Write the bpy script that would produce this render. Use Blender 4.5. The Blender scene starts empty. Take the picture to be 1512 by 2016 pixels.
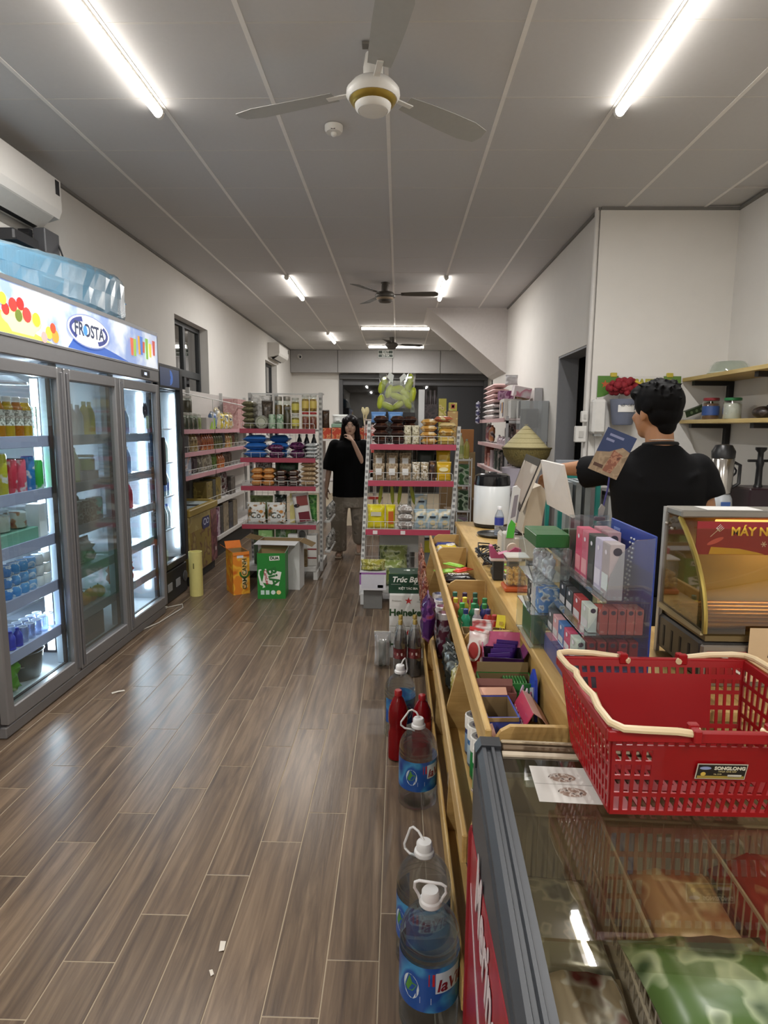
import bpy, bmesh, math, random
from math import sin, cos, pi, radians as rad
from mathutils import Vector, Matrix, Euler
random.seed(7)
S = bpy.context.scene
COL = S.collection

# ---------------------------------------------------------------- camera
cam_d = bpy.data.cameras.new('camera'); cam = bpy.data.objects.new('camera', cam_d); COL.objects.link(cam)
cam_d.sensor_fit = 'VERTICAL'; cam_d.sensor_height = 24.0; cam_d.sensor_width = 18.0
cam_d.lens = 1199.26 / 2016 * 24.0
cam_d.clip_start = 0.05; cam_d.clip_end = 100
PITCH, YAW, ROLL = 0.138725, 0.0217379, 0.0083667
fw = Vector((-sin(YAW)*cos(PITCH), cos(YAW)*cos(PITCH), -sin(PITCH)))
rt = Vector((cos(YAW), sin(YAW), 0)); up = rt.cross(fw)
rr = rt*cos(ROLL) + up*sin(ROLL); uu = up*cos(ROLL) - rt*sin(ROLL)
cam.matrix_world = Matrix(((rr.x, uu.x, -fw.x, 0), (rr.y, uu.y, -fw.y, 0), (rr.z, uu.z, -fw.z, 1.55), (0, 0, 0, 1)))
S.camera = cam

# ---------------------------------------------------------------- world, exposure
W = bpy.data.worlds.new('night'); S.world = W; W.use_nodes = True
W.node_tree.nodes['Background'].inputs[0].default_value = (0.010, 0.012, 0.018, 1)
W.node_tree.nodes['Background'].inputs[1].default_value = 0.3
S.view_settings.view_transform = 'Standard'; S.view_settings.look = 'None'
S.view_settings.gamma = 1.0; S.view_settings.use_curve_mapping = False
S.view_settings.exposure = 0.32

def area(name, loc, rot, sx, sy, power, color=(1, 1, 1)):
    l = bpy.data.lights.new(name, 'AREA'); l.shape = 'RECTANGLE'; l.size = sx; l.size_y = sy
    l.energy = power; l.color = color
    o = bpy.data.objects.new(name, l); COL.objects.link(o); o.location = loc; o.rotation_euler = rot
    return o
CEIL = 3.25
# ceiling tube lights: (x, y, along 'y' or 'x', watts)
TUBES = [(-1.315, 2.95, 'y', 34), (1.16, 2.95, 'y', 34), (-1.285, 7.78, 'y', 20), (0.526, 7.78, 'y', 20),
         (-1.298, 12.0, 'y', 16), (-0.065, 10.75, 'x', 20), (-0.06, 13.17, 'x', 16),
         (-1.315, -1.1, 'y', 44), (1.16, -1.1, 'y', 44)]
TCOL = (1.0, 0.985, 0.96)
for i, (x, y, a, p) in enumerate(TUBES):
    area('tube_lamp', (x, y, CEIL-0.075), (0, 0, 0 if a == 'x' else pi/2), 1.14, 0.04, p, TCOL)
area('cooler_lamp', (-2.03, 3.40, 1.0), (rad(-90), 0, rad(-35)), 0.02, 1.6, 9, (0.80, 0.90, 1.0))
area('cooler_lamp', (-2.10, 4.78, 1.0), (rad(-90), 0, rad(0)), 0.02, 1.5, 7, (0.80, 0.90, 1.0))
area('slim_cooler_lamp', (-2.06, 5.50, 1.1), (rad(-90), 0, rad(0)), 0.02, 1.4, 4, (0.86, 0.93, 1.0))
area('grill_lamp', (1.12, 1.66, 1.285), (0, 0, 0), 0.25, 0.04, 0.8, (1.0, 0.78, 0.48))

# ---------------------------------------------------------------- colour + materials
def C(h, a=1.0):
    h = h.lstrip('#'); o = []
    for i in (0, 2, 4):
        v = int(h[i:i+2], 16)/255
        o.append(v/12.92 if v <= 0.04045 else ((v+0.055)/1.055)**2.4)
    return (*o, a)
MATS = {}
def _new(key):
    m = bpy.data.materials.new(key); m.use_nodes = True
    nt = m.node_tree; return m, nt, nt.nodes['Principled BSDF']
def sv(b, **k):
    nm = dict(rough='Roughness', metal='Metallic', trans='Transmission Weight', ior='IOR', alpha='Alpha', coat='Coat Weight', spec='Specular IOR Level', sss='Subsurface Weight')
    for a, v in k.items():
        if nm[a] in b.inputs: b.inputs[nm[a]].default_value = v
def mat(col, rough=0.5, metal=0.0, var=0.06, scale=30, bump=0.0, coat=0.0):
    """plain coloured surface with slight procedural mottling"""
    key = f'plain_{col}_{rough}_{metal}_{var}_{scale}_{bump}_{coat}'
    if key in MATS: return MATS[key]
    m, nt, b = _new(key); c = C(col)
    tc = nt.nodes.new('ShaderNodeTexCoord'); nz = nt.nodes.new('ShaderNodeTexNoise'); nz.inputs['Scale'].default_value = scale
    nz.inputs['Detail'].default_value = 3
    mx = nt.nodes.new('ShaderNodeMix'); mx.data_type = 'RGBA'
    mx.inputs[6].default_value = tuple(max(0, x*(1-var)) for x in c[:3])+(1,)
    mx.inputs[7].default_value = tuple(min(1, x*(1+var)) for x in c[:3])+(1,)
    nt.links.new(tc.outputs['Object'], nz.inputs['Vector']); nt.links.new(nz.outputs['Fac'], mx.inputs[0])
    nt.links.new(mx.outputs[2], b.inputs['Base Color'])
    sv(b, rough=rough, metal=metal, coat=coat)
    if bump:
        bp = nt.nodes.new('ShaderNodeBump'); bp.inputs['Strength'].default_value = bump; bp.inputs['Distance'].default_value = 0.002
        nt.links.new(nz.outputs['Fac'], bp.inputs['Height']); nt.links.new(bp.outputs['Normal'], b.inputs['Normal'])
    MATS[key] = m; return m
def prn(c1, c2, c3, scale=22, rough=0.35, t=(0.54, 0.64), seed=0.0, metal=0.0):
    """printed packaging: base colour with blobs of two more inks"""
    key = f'print_{c1}_{c2}_{c3}_{scale}_{rough}_{t}_{seed}_{metal}'
    if key in MATS: return MATS[key]
    m, nt, b = _new(key)
    tc = nt.nodes.new('ShaderNodeTexCoord'); mp = nt.nodes.new('ShaderNodeMapping'); mp.inputs['Location'].default_value = (seed, seed*1.7, seed*0.6)
    nz = nt.nodes.new('ShaderNodeTexNoise'); nz.inputs['Scale'].default_value = scale; nz.inputs['Detail'].default_value = 1.5
    cr = nt.nodes.new('ShaderNodeValToRGB'); cr.color_ramp.interpolation = 'LINEAR'
    cr.color_ramp.elements[0].position = max(0, t[0]-.05); cr.color_ramp.elements[0].color = C(c1)
    cr.color_ramp.elements[1].position = t[0]; cr.color_ramp.elements[1].color = C(c2)
    e = cr.color_ramp.elements.new(t[1]+.03); e.color = C(c3)
    nt.links.new(tc.outputs['Object'], mp.inputs['Vector']); nt.links.new(mp.outputs['Vector'], nz.inputs['Vector'])
    nt.links.new(nz.outputs['Fac'], cr.inputs['Fac']); nt.links.new(cr.outputs['Color'], b.inputs['Base Color'])
    sv(b, rough=rough, metal=metal); MATS[key] = m; return m
def emi(col, strength):
    key = f'glow_{col}_{strength}'
    if key in MATS: return MATS[key]
    m, nt, b = _new(key); b.inputs['Base Color'].default_value = C(col)
    b.inputs['Emission Color'].default_value = C(col); b.inputs['Emission Strength'].default_value = strength
    MATS[key] = m; return m
def glass(tint='F4FAFA', refl=0.06, rough=0.02, haze=0.0, hazecol='FFFFFF'):
    """thin sheet of glass / clear plastic: lets light straight through, mirrors at grazing angles"""
    key = f'glass_{tint}_{refl}_{rough}_{haze}_{hazecol}'
    if key in MATS: return MATS[key]
    m = bpy.data.materials.new(key); m.use_nodes = True; nt = m.node_tree; nt.nodes.clear()
    out = nt.nodes.new('ShaderNodeOutputMaterial'); tr = nt.nodes.new('ShaderNodeBsdfTransparent'); gl = nt.nodes.new('ShaderNodeBsdfGlossy')
    tr.inputs[0].default_value = C(tint); gl.inputs['Roughness'].default_value = rough; gl.inputs[0].default_value = (1, 1, 1, 1)
    fr = nt.nodes.new('ShaderNodeFresnel'); fr.inputs['IOR'].default_value = 1.45
    ml = nt.nodes.new('ShaderNodeMath'); ml.operation = 'MULTIPLY'; ml.inputs[1].default_value = refl/0.035
    ml.use_clamp = True
    geo = nt.nodes.new('ShaderNodeNewGeometry')
    inv = nt.nodes.new('ShaderNodeMath'); inv.operation = 'SUBTRACT'; inv.inputs[0].default_value = 1.0
    ff = nt.nodes.new('ShaderNodeMath'); ff.operation = 'MULTIPLY'
    mx = nt.nodes.new('ShaderNodeMixShader')
    nt.links.new(fr.outputs[0], ml.inputs[0]); nt.links.new(geo.outputs['Backfacing'], inv.inputs[1])
    nt.links.new(ml.outputs[0], ff.inputs[0]); nt.links.new(inv.outputs[0], ff.inputs[1])
    nt.links.new(ff.outputs[0], mx.inputs[0])
    nt.links.new(tr.outputs[0], mx.inputs[1]); nt.links.new(gl.outputs[0], mx.inputs[2])
    last = mx
    if haze:
        df = nt.nodes.new('ShaderNodeBsdfDiffuse'); df.inputs[0].default_value = C(hazecol)
        m2 = nt.nodes.new('ShaderNodeMixShader'); m2.inputs[0].default_value = haze
        nt.links.new(mx.outputs[0], m2.inputs[1]); nt.links.new(df.outputs[0], m2.inputs[2]); last = m2
    nt.links.new(last.outputs[0], out.inputs[0]); MATS[key] = m; return m
def liquid(col, dens=0.5, rough=0.05, thru=0.45, ior=1.33):
    """bottle full of liquid: refracting body with part of the light passing straight"""
    key = f'liquid_{col}_{dens}_{rough}_{thru}_{ior}'
    if key in MATS: return MATS[key]
    m, nt, b = _new(key); b.inputs['Base Color'].default_value = C(col); sv(b, rough=rough, trans=dens, ior=ior)
    tr = nt.nodes.new('ShaderNodeBsdfTransparent'); tr.inputs[0].default_value = C(col)
    mx = nt.nodes.new('ShaderNodeMixShader'); mx.inputs[0].default_value = thru
    out = nt.nodes['Material Output']
    nt.links.new(b.outputs[0], mx.inputs[1]); nt.links.new(tr.outputs[0], mx.inputs[2]); nt.links.new(mx.outputs[0], out.inputs[0])
    MATS[key] = m; return m
def wood(key, c1, c2, c3, axis='y', scale=6, rough=0.45, rnd=0.0, bump=0.1, coat=0.0, streak=14):
    if key in MATS: return MATS[key]
    m, nt, b = _new(key)
    tc = nt.nodes.new('ShaderNodeTexCoord'); mp = nt.nodes.new('ShaderNodeMapping')
    sc = {'y': (streak, 1.0, streak), 'x': (1.0, streak, streak), 'z': (streak, streak, 1.0)}[axis]
    mp.inputs['Scale'].default_value = sc
    oi = nt.nodes.new('ShaderNodeObjectInfo'); cb = nt.nodes.new('ShaderNodeCombineXYZ')
    mu = nt.nodes.new('ShaderNodeMath'); mu.operation = 'MULTIPLY'; mu.inputs[1].default_value = 57.0
    nt.links.new(oi.outputs['Random'], mu.inputs[0])
    for i in range(3): nt.links.new(mu.outputs[0], cb.inputs[i])
    ad = nt.nodes.new('ShaderNodeVectorMath'); ad.operation = 'ADD'
    nt.links.new(tc.outputs['Object'], mp.inputs['Vector']); nt.links.new(mp.outputs['Vector'], ad.inputs[0]); nt.links.new(cb.outputs[0], ad.inputs[1])
    nz = nt.nodes.new('ShaderNodeTexNoise'); nz.inputs['Scale'].default_value = scale*0.35; nz.inputs['Detail'].default_value = 6; nz.inputs['Roughness'].default_value = 0.62
    nz.inputs['Distortion'].default_value = 0.6
    nt.links.new(ad.outputs[0], nz.inputs['Vector'])
    cr = nt.nodes.new('ShaderNodeValToRGB'); cr.color_ramp.elements[0].position = 0.30; cr.color_ramp.elements[0].color = C(c1)
    cr.color_ramp.elements[1].position = 0.70; cr.color_ramp.elements[1].color = C(c3)
    e = cr.color_ramp.elements.new(0.5); e.color = C(c2)
    nt.links.new(nz.outputs['Fac'], cr.inputs['Fac'])
    hs = nt.nodes.new('ShaderNodeHueSaturation')
    mr = nt.nodes.new('ShaderNodeMapRange'); mr.inputs['To Min'].default_value = 1-rnd; mr.inputs['To Max'].default_value = 1+rnd
    nt.links.new(oi.outputs['Random'], mr.inputs['Value']); nt.links.new(mr.outputs[0], hs.inputs['Value'])
    nt.links.new(cr.outputs['Color'], hs.inputs['Color']); nt.links.new(hs.outputs[0], b.inputs['Base Color'])
    n2 = nt.nodes.new('ShaderNodeTexNoise'); n2.inputs['Scale'].default_value = scale*1.6; n2.inputs['Detail'].default_value = 4
    nt.links.new(ad.outputs[0], n2.inputs['Vector'])
    bp = nt.nodes.new('ShaderNodeBump'); bp.inputs['Strength'].default_value = bump; bp.inputs['Distance'].default_value = 0.0015
    nt.links.new(n2.outputs['Fac'], bp.inputs['Height']); nt.links.new(bp.outputs['Normal'], b.inputs['Normal'])
    sv(b, rough=rough, coat=coat); MATS[key] = m; return m

# ---------------------------------------------------------------- geometry
class G:
    def __init__(s, v=None, f=None): s.v = [Vector(p) for p in (v or [])]; s.f = [tuple(q) for q in (f or [])]
    def __add__(s, o):
        n = len(s.v); return G(s.v+o.v, s.f+[tuple(i+n for i in q) for q in o.f])
    def t(s, x=0, y=0, z=0): return G([p+Vector((x, y, z)) for p in s.v], s.f)
    def r(s, rx=0, ry=0, rz=0):
        M = Euler((rx, ry, rz)).to_matrix(); return G([M@p for p in s.v], s.f)
    def s(s, x=1, y=1, z=1): return G([Vector((p.x*x, p.y*y, p.z*z)) for p in s.v], s.f)
    def fn(s, f): return G([f(p) for p in s.v], s.f)
    def mesh(s, name, m, smooth=False):
        me = bpy.data.meshes.new(name); me.from_pydata([tuple(p) for p in s.v], [], s.f); me.validate()
        bm = bmesh.new(); bm.from_mesh(me); bmesh.ops.recalc_face_normals(bm, faces=bm.faces); bm.to_mesh(me); bm.free()
        if m: me.materials.append(m)
        if smooth:
            for p in me.polygons: p.use_smooth = True
            if smooth != 'all':
                try: me.set_sharp_from_angle(angle=rad(40))
                except Exception: pass
        return me
def join(gs):
    o = G()
    v = []; f = []
    for g in gs:
        n = len(v); v += g.v; f += [tuple(i+n for i in q) for q in g.f]
    o.v = v; o.f = f; return o
def box(x0, x1, y0, y1, z0, z1, b=0.0):
    if b <= 0:
        v = [(x, y, z) for z in (z0, z1) for y in (y0, y1) for x in (x0, x1)]
        return G(v, [(0, 2, 3, 1), (4, 5, 7, 6), (0, 1, 5, 4), (2, 6, 7, 3), (0, 4, 6, 2), (1, 3, 7, 5)])
    b = min(b, (x1-x0)*.45, (y1-y0)*.45, (z1-z0)*.45)
    bm = bmesh.new()
    vs = []
    for z, zi in ((z0, 1), (z1, -1)):
        for y, yi in ((y0, 1), (y1, -1)):
            for x, xi in ((x0, 1), (x1, -1)):
                vs.append((x, y+yi*b, z+zi*b)); vs.append((x+xi*b, y, z+zi*b)); vs.append((x+xi*b, y+yi*b, z))
    for p in vs: bm.verts.new(p)
    r = bmesh.ops.convex_hull(bm, input=bm.verts)
    bmesh.ops.dissolve_limit(bm, angle_limit=0.02, verts=bm.verts, edges=bm.edges)
    bm.verts.index_update(); g = G([v.co.copy() for v in bm.verts], [tuple(v.index for v in f.verts) for f in bm.faces]); bm.free(); return g
def cbox(sx, sy, sz, b=0.0): return box(-sx/2, sx/2, -sy/2, sy/2, 0, sz, b)
def lathe(prof, n=20, capb=True, capt=True):
    v = []; f = []
    for r, z in prof:
        for i in range(n): a = 2*pi*i/n; v.append((r*cos(a), r*sin(a), z))
    for k in range(len(prof)-1):
        for i in range(n):
            j = (i+1) % n; f.append((k*n+i, k*n+j, (k+1)*n+j, (k+1)*n+i))
    if capb: f.append(tuple(range(n-1, -1, -1)))
    if capt: f.append(tuple((len(prof)-1)*n+i for i in range(n)))
    return G(v, f)
def tube(path, r, n=6, closed=False):
    P = [Vector(p) for p in path]; v = []; f = []; m = len(P)
    rad_ = r if isinstance(r, (list, tuple)) else [r]*m
    up = Vector((0, 0, 1)); prev = None
    for k, p in enumerate(P):
        if closed: d = P[(k+1) % m]-P[k-1]
        else: d = P[min(k+1, m-1)]-P[max(k-1, 0)]
        d.normalize()
        if prev is None:
            a = up.cross(d)
            if a.length < 1e-3: a = Vector((1, 0, 0)).cross(d)
        else:
            a = prev-d*prev.dot(d)
            if a.length < 1e-4: a = up.cross(d)
        a.normalize(); prev = a; b = d.cross(a)
        for i in range(n):
            t = 2*pi*i/n; v.append(p+(a*cos(t)+b*sin(t))*rad_[k])
    for k in range(m if closed else m-1):
        k2 = (k+1) % m
        for i in range(n):
            j = (i+1) % n; f.append((k*n+i, k*n+j, k2*n+j, k2*n+i))
    if not closed: f.append(tuple(range(n-1, -1, -1))); f.append(tuple((m-1)*n+i for i in range(n)))
    return G(v, f)
def prism(poly, axis, a0, a1):
    n = len(poly); v = []
    for a in (a0, a1):
        for p, q in poly: v.append({'y': (p, a, q), 'x': (a, p, q), 'z': (p, q, a)}[axis])
    f = [tuple(range(n-1, -1, -1)), tuple(range(n, 2*n))] + [(i, (i+1) % n, n+(i+1) % n, n+i) for i in range(n)]
    return G(v, f)
def quad(x0, x1, z0, z1, y=0.0): return G([(x0, y, z0), (x1, y, z0), (x1, y, z1), (x0, y, z1)], [(0, 1, 2, 3)])
def disc(rx, rz, y=0.0, n=20, cx=0, cz=0): return G([(cx+rx*cos(2*pi*i/n), y, cz+rz*sin(2*pi*i/n)) for i in range(n)], [tuple(range(n))])
def ring(rx, rz, w, y=0.0, n=24, a0=0, a1=2*pi):
    v = []; f = []
    for i in range(n+1):
        a = a0+(a1-a0)*i/n; v += [((rx)*cos(a), y, rz*sin(a)), ((rx-w)*cos(a), y, (rz-w)*sin(a))]
    for i in range(n): f.append((2*i, 2*i+2, 2*i+3, 2*i+1))
    return G(v, f)
def poly(pts, y=0.0): return G([(a, y, b) for a, b in pts], [tuple(range(len(pts)))])
def star(r, y=0.0): return poly([((r if i % 2 == 0 else r*.4)*sin(pi*i/5), (r if i % 2 == 0 else r*.4)*cos(pi*i/5)) for i in range(10)], y)
def pillow(w, h, d, nx=8, nz=8, wrk=0.0, seed=0, base=True):
    """puffed bag standing in the xz plane, front toward -y"""
    R = random.Random(seed); v = []; f = []
    def off(u, t):
        e = (1-abs(2*u-1)**4.5)*(1-abs(2*t-1)**4.5)
        return d/2*max(0.0, e)**0.5
    def xw(u, t): return (u-.5)*w*(1-0.06*sin(pi*t))
    N = []
    for side in (-1, 1):
        for k in range(nz+1):
            for i in range(nx+1):
                u = i/nx; t = k/nz; e = off(u, t)
                j = wrk*(R.random()-.5)*d if e > 0 else 0
                z = t*h + (wrk*0.05*h*(R.random()-.5) if 0 < k < nz else 0)
                v.append((xw(u, t), side*(e+0.0012)+j, z))
    n1 = (nx+1)*(nz+1)
    for s in (0, 1):
        for k in range(nz):
            for i in range(nx):
                a = s*n1+k*(nx+1)+i; q = (a, a+1, a+nx+2, a+nx+1); f.append(q if s == 0 else q[::-1])
    for i in range(nx):
        f.append((i, n1+i, n1+i+1, i+1)); a = nz*(nx+1)+i; f.append((a, a+1, n1+a+1, n1+a))
    for k in range(nz):
        a = k*(nx+1); f.append((a, a+nx+1, n1+a+nx+1, n1+a)); a += nx; f.append((a, n1+a, n1+a+nx+1, a+nx+1))
    return G(v, f)
def ball(r, n=12, m=8):
    return lathe([(max(1e-4, r*sin(pi*k/m)), -r*cos(pi*k/m)) for k in range(m+1)], n)
def sheet(pts, nu, nv, th):
    """thin solid from a grid of points pts[v][u] thickened along averaged normal"""
    v = [Vector(p) for row in pts for p in row]; n = len(v); f = []
    def P(i, j): return v[j*nu+i]
    nor = []
    for j in range(nv):
        for i in range(nu):
            a = P(min(i+1, nu-1), j)-P(max(i-1, 0), j); b = P(i, min(j+1, nv-1))-P(i, max(j-1, 0)); c = a.cross(b)
            nor.append(c.normalized() if c.length > 1e-9 else Vector((0, 0, 1)))
    w = [p+q*th for p, q in zip(v, nor)]
    for j in range(nv-1):
        for i in range(nu-1):
            a = j*nu+i; f.append((a, a+1, a+nu+1, a+nu)); f.append((n+a, n+a+nu, n+a+nu+1, n+a+1))
    for i in range(nu-1):
        f.append((i, n+i, n+i+1, i+1)); a = (nv-1)*nu+i; f.append((a, a+1, n+a+1, n+a))
    for j in range(nv-1):
        a = j*nu; f.append((a, a+nu, n+a+nu, n+a)); a += nu-1; f.append((a, n+a, n+a+nu, a+nu))
    return G(v+w, f)

# ---------------------------------------------------------------- objects
USED = {}
def T(name, label, cat, loc=(0, 0, 0), rot=(0, 0, 0), group=None):
    o = bpy.data.objects.new(name, None); COL.objects.link(o); o.empty_display_size = 0.05
    o.location = loc; o.rotation_euler = rot; tag(o, label, cat, group); return o
def tag(o, label, cat, group=None):
    o['label'] = label; o['category'] = cat
    if group: o['group'] = group
    USED.setdefault(label, []).append(group)
    return o
def P(name, g, m, parent=None, loc=(0, 0, 0), rot=(0, 0, 0), smooth=False, label=None, kind=None, scale=None):
    me = g if isinstance(g, bpy.types.Mesh) else g.mesh(name, m, smooth)
    o = bpy.data.objects.new(name, me); COL.objects.link(o)
    if parent: o.parent = parent
    o.location = loc; o.rotation_euler = rot
    if scale: o.scale = scale
    if label: o['label'] = label
    if kind: o['kind'] = kind
    return o
def STR(name, g, m, parent=None, **k):
    o = P(name, g, m, parent, **k)
    if not parent: o['kind'] = 'structure'
    return o
_deps = None
def text(s, size, m, parent, loc=(0, 0, 0), rot=(pi/2, 0, 0), align='CENTER', extr=0.0004, shear=0.0, bold=0.0, sx=1.0, name='lettering', spacing=1.0):
    """flat lettering lying in xz plane facing -y by default"""
    cu = bpy.data.curves.new('lettering', 'FONT'); cu.body = s; cu.size = size; cu.align_x = align; cu.align_y = 'CENTER'
    cu.extrude = extr; cu.shear = shear; cu.offset = bold; cu.resolution_u = 3; cu.space_character = spacing
    ob = bpy.data.objects.new('tmp_text', cu); COL.objects.link(ob)
    me = bpy.data.meshes.new_from_object(ob.evaluated_get(bpy.context.evaluated_depsgraph_get()))
    bpy.data.objects.remove(ob); bpy.data.curves.remove(cu); me.name = name; me.materials.clear(); me.materials.append(m)
    o = bpy.data.objects.new(name, me); COL.objects.link(o); o.parent = parent; o.location = loc; o.rotation_euler = rot; o.scale = (sx, 1, 1)
    return o
ORD = ['leftmost', 'second', 'third', 'fourth', 'fifth', 'sixth', 'seventh', 'eighth', 'ninth', 'tenth', 'eleventh', 'twelfth', 'thirteenth', 'fourteenth']
def nth(i): return 'leftmost' if i == 0 else ORD[i]+' from left'
# ================================================================ THE SETTING
wallm = mat('DAD7D2', 0.85, 0, 0.03, 8, 0.05)
ceilm = mat('C3C2C2', 0.9, 0, 0.03, 40, 0.05)
grout = mat('A0927C', 0.8)
plankm = wood('wood_look_tile', '4C3F35', '665545', '806D59', 'y', 6, 0.30, 0.14, 0.25, 0.0, 16)
XL, XR, XA = -2.44, 1.555, 2.62
Y0, YB = -2.6, 14.2
fl = STR('floor', box(XL-.2, XA+.2, Y0, YB+3, -0.1, -0.0012), grout)
PW, PL = 0.1535, 0.862
pk = box(0.0018, PW-0.0018, 0.0018, PL-0.0018, -0.02, 0, 0.0009).mesh('plank', plankm)
for c in range(0, 26):                        # planks run down the shop, joints step back by a fifth each column
    x = -0.038 - PW*16 + c*PW + 0.0
    k = c-15
    y = 1.585 - 0.178*(-k if k < 0 else k) if True else 0
    y = 1.585 + 0.178*k
    y = (y % PL) - PL
    if x+PW < XL: continue
    n0 = 0
    while y < (9.2 if x < 0.6 else 4.6):
        if y > -0.9 and not (x > 0.45 and y < 0.6):
            P('plank', pk, None, fl, (max(x, XL), y, 0))
        y += PL
ce = STR('ceiling', box(XL-.2, XA+.2, Y0, YB+1, CEIL+0.012, CEIL+0.12), ceilm)
TS = 0.605
tl = box(-TS/2+0.009, TS/2-0.009, -TS/2+0.004, TS/2-0.004, 0.0, 0.011, 0.002).mesh('ceiling_tile', ceilm)
gx = [-0.0761 + TS*k for k in range(-4, 5)]; gy = [2.8417 + TS*k for k in range(-4, 19)]
for x in gx:
    for y in gy:
        cx, cy = x+TS/2, y+TS/2
        if cx > XR and cy > 5.1: continue
        if cx+.1 > XA or cx-.2 < XL-0.3: continue
        P('ceiling_tile', tl, None, ce, (cx, cy, CEIL))
barm = mat('E6E3DF', 0.45); barm2 = mat('C6C3BF', 0.5)
for x in gx:
    P('ceiling_bar', box(x-.011, x+.011, Y0, 5.04 if x > XR else YB, CEIL-0.003, CEIL+0.012), barm, ce)
for y in gy:
    P('ceiling_crossbar', box(XL, (XA if y < 5.04 else XR), y-.006, y+.006, CEIL-0.001, CEIL+0.012), barm2, ce)
for x0, x1, y0, y1 in ((XL, XL+.02, Y0, YB), (XR-.02, XR, 5.04, 9.06), (XR, XA, 5.02, 5.04), (XA-.02, XA, Y0, 5.04)):
    P('edge_trim', box(x0, x1, y0, y1, CEIL-.02, CEIL), mat('7B7976', .7), ce)
# left wall with two window openings
W1 = (6.78, 7.95, 1.25, 2.75); W2 = (11.35, 12.42, 1.25, 2.75)
wl = join([box(XL-.2, XL, Y0, W1[0], 0, CEIL+.02), box(XL-.2, XL, W1[1], W2[0], 0, CEIL+.02), box(XL-.2, XL, W2[1], YB, 0, CEIL+.02)] +
          [box(XL-.2, XL, w[0], w[1], 0, w[2]) for w in (W1, W2)] + [box(XL-.2, XL, w[0], w[1], w[3], CEIL+.02) for w in (W1, W2)])
STR('wall_left', wl, wallm)
D1 = (5.23, 6.12, 2.24)
STR('wall_right', join([box(XR, XR+.2, 5.04, D1[0], 0, CEIL+.02), box(XR, XR+.2, D1[0], D1[1], D1[2], CEIL+.02), box(XR, XR+.2, D1[1], 10.4, 0, CEIL+.02)]), wallm)
STR('wall_counter_back', box(XR+.2, XA+.2, 5.04, 5.24, 0, CEIL+.02), wallm)
STR('wall_counter_right', box(XA, XA+.2, Y0, 5.04, 0, CEIL+.02), wallm)
STR('wall_front', box(XL-.2, XA+.2, Y0-.2, Y0, 0, CEIL+.02), wallm)
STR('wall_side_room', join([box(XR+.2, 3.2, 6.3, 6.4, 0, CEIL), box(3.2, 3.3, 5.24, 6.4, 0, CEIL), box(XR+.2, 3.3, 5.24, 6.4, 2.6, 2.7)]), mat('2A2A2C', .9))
STR('wall_back', join([box(XL-.2, -1.36, YB, YB+.2, 0, CEIL+.02), box(2.03, XA+.2, YB, YB+.2, 0, CEIL+.02), box(-1.36, 2.03, YB, YB+.2, 2.74, CEIL+.02)]), wallm)
STR('wall_stair_side', box(XA, XA+.2, 10.4, YB, 0, CEIL+.02), wallm)
STR('wall_yard', join([box(-3, 4, 17.0, 17.1, 0, 4), box(-3, -2.9, YB+.2, 17, 0, 4)]), mat('14161C', .9))
# stair underside block in the right corner
STR('trim_stair', prism([(0.40, CEIL), (XR, CEIL), (XR, 2.335), (1.478, 2.384), (0.43, 3.235)], 'y', 9.06, 10.4), mat('C8C3C0', .85))
STR('trim_stair_back', box(XR, XA, 10.3, 10.4, 0, CEIL), wallm)
# beam over the back door, clad in grey panels
tb = STR('trim_beam', box(XL, XA, 13.98, YB, 2.76, CEIL), mat('9A9897', .7))
bx = [XL, -1.37, -0.14, 0.93, XR+.9]
for a, b in zip(bx[:-1], bx[1:]): P('panel', box(a+.008, b-.008, 13.955, 13.98, 2.75, CEIL-.01, .004), mat('A19F9E', .6), tb)
# back door: dark opening under a roller shutter box
dr = T('door_1', 'x', 'x'); del dr['label'], dr['category']; USED.pop('x'); dr['kind'] = 'structure'
P('shutter_box', box(-1.36, 2.03, YB-.06, YB+.16, 2.62, 2.74, .01), mat('4A4A4A', .5), dr)
for k in range(7): P('shutter_slat', box(-1.33, 2.0, YB+.05, YB+.07, 2.50+k*.018, 2.516+k*.018), mat('58585A', .5), dr)
for k, (a, b) in enumerate(((-1.36, -1.28), (1.95, 2.03))): P('door_jamb', box(a, b, YB-.02, YB+.16, 0, 2.62), mat('4C4C4E', .5), dr)
P('door_leaf', box(0.9, 1.95, YB+.10, YB+.14, 0, 2.6), mat('3B3C40', .5), dr)
P('pane', box(-1.28, 0.9, YB+.11, YB+.116, 0, 2.5), glass('8890A0', .06), dr)
# side door opening in the right wall
d2 = T('door_2', 'x', 'x'); del d2['label'], d2['category']; USED.pop('x'); d2['kind'] = 'structure'
gm = mat('85868A', .7)
P('door_jamb', box(XR+.004, XR+.19, D1[1]-.02, D1[1], 0, D1[2]), gm, d2)
P('door_jamb', box(XR+.004, XR+.19, D1[0], D1[0]+.02, 0, D1[2]), gm, d2)
P('door_lintel', box(XR+.004, XR+.19, D1[0]+.02, D1[1]-.02, D1[2]-.02, D1[2]), gm, d2)
# vertical conduit trim at the wall corner
STR('trim_pipe', join([lathe([(.019, 0), (.019, CEIL)], 10).t(XR-.022, 5.06, 0), box(XR-.012, XR, 5.09, 5.10, 0, CEIL)]), mat('D2CFCB', .5), smooth=True)
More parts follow.
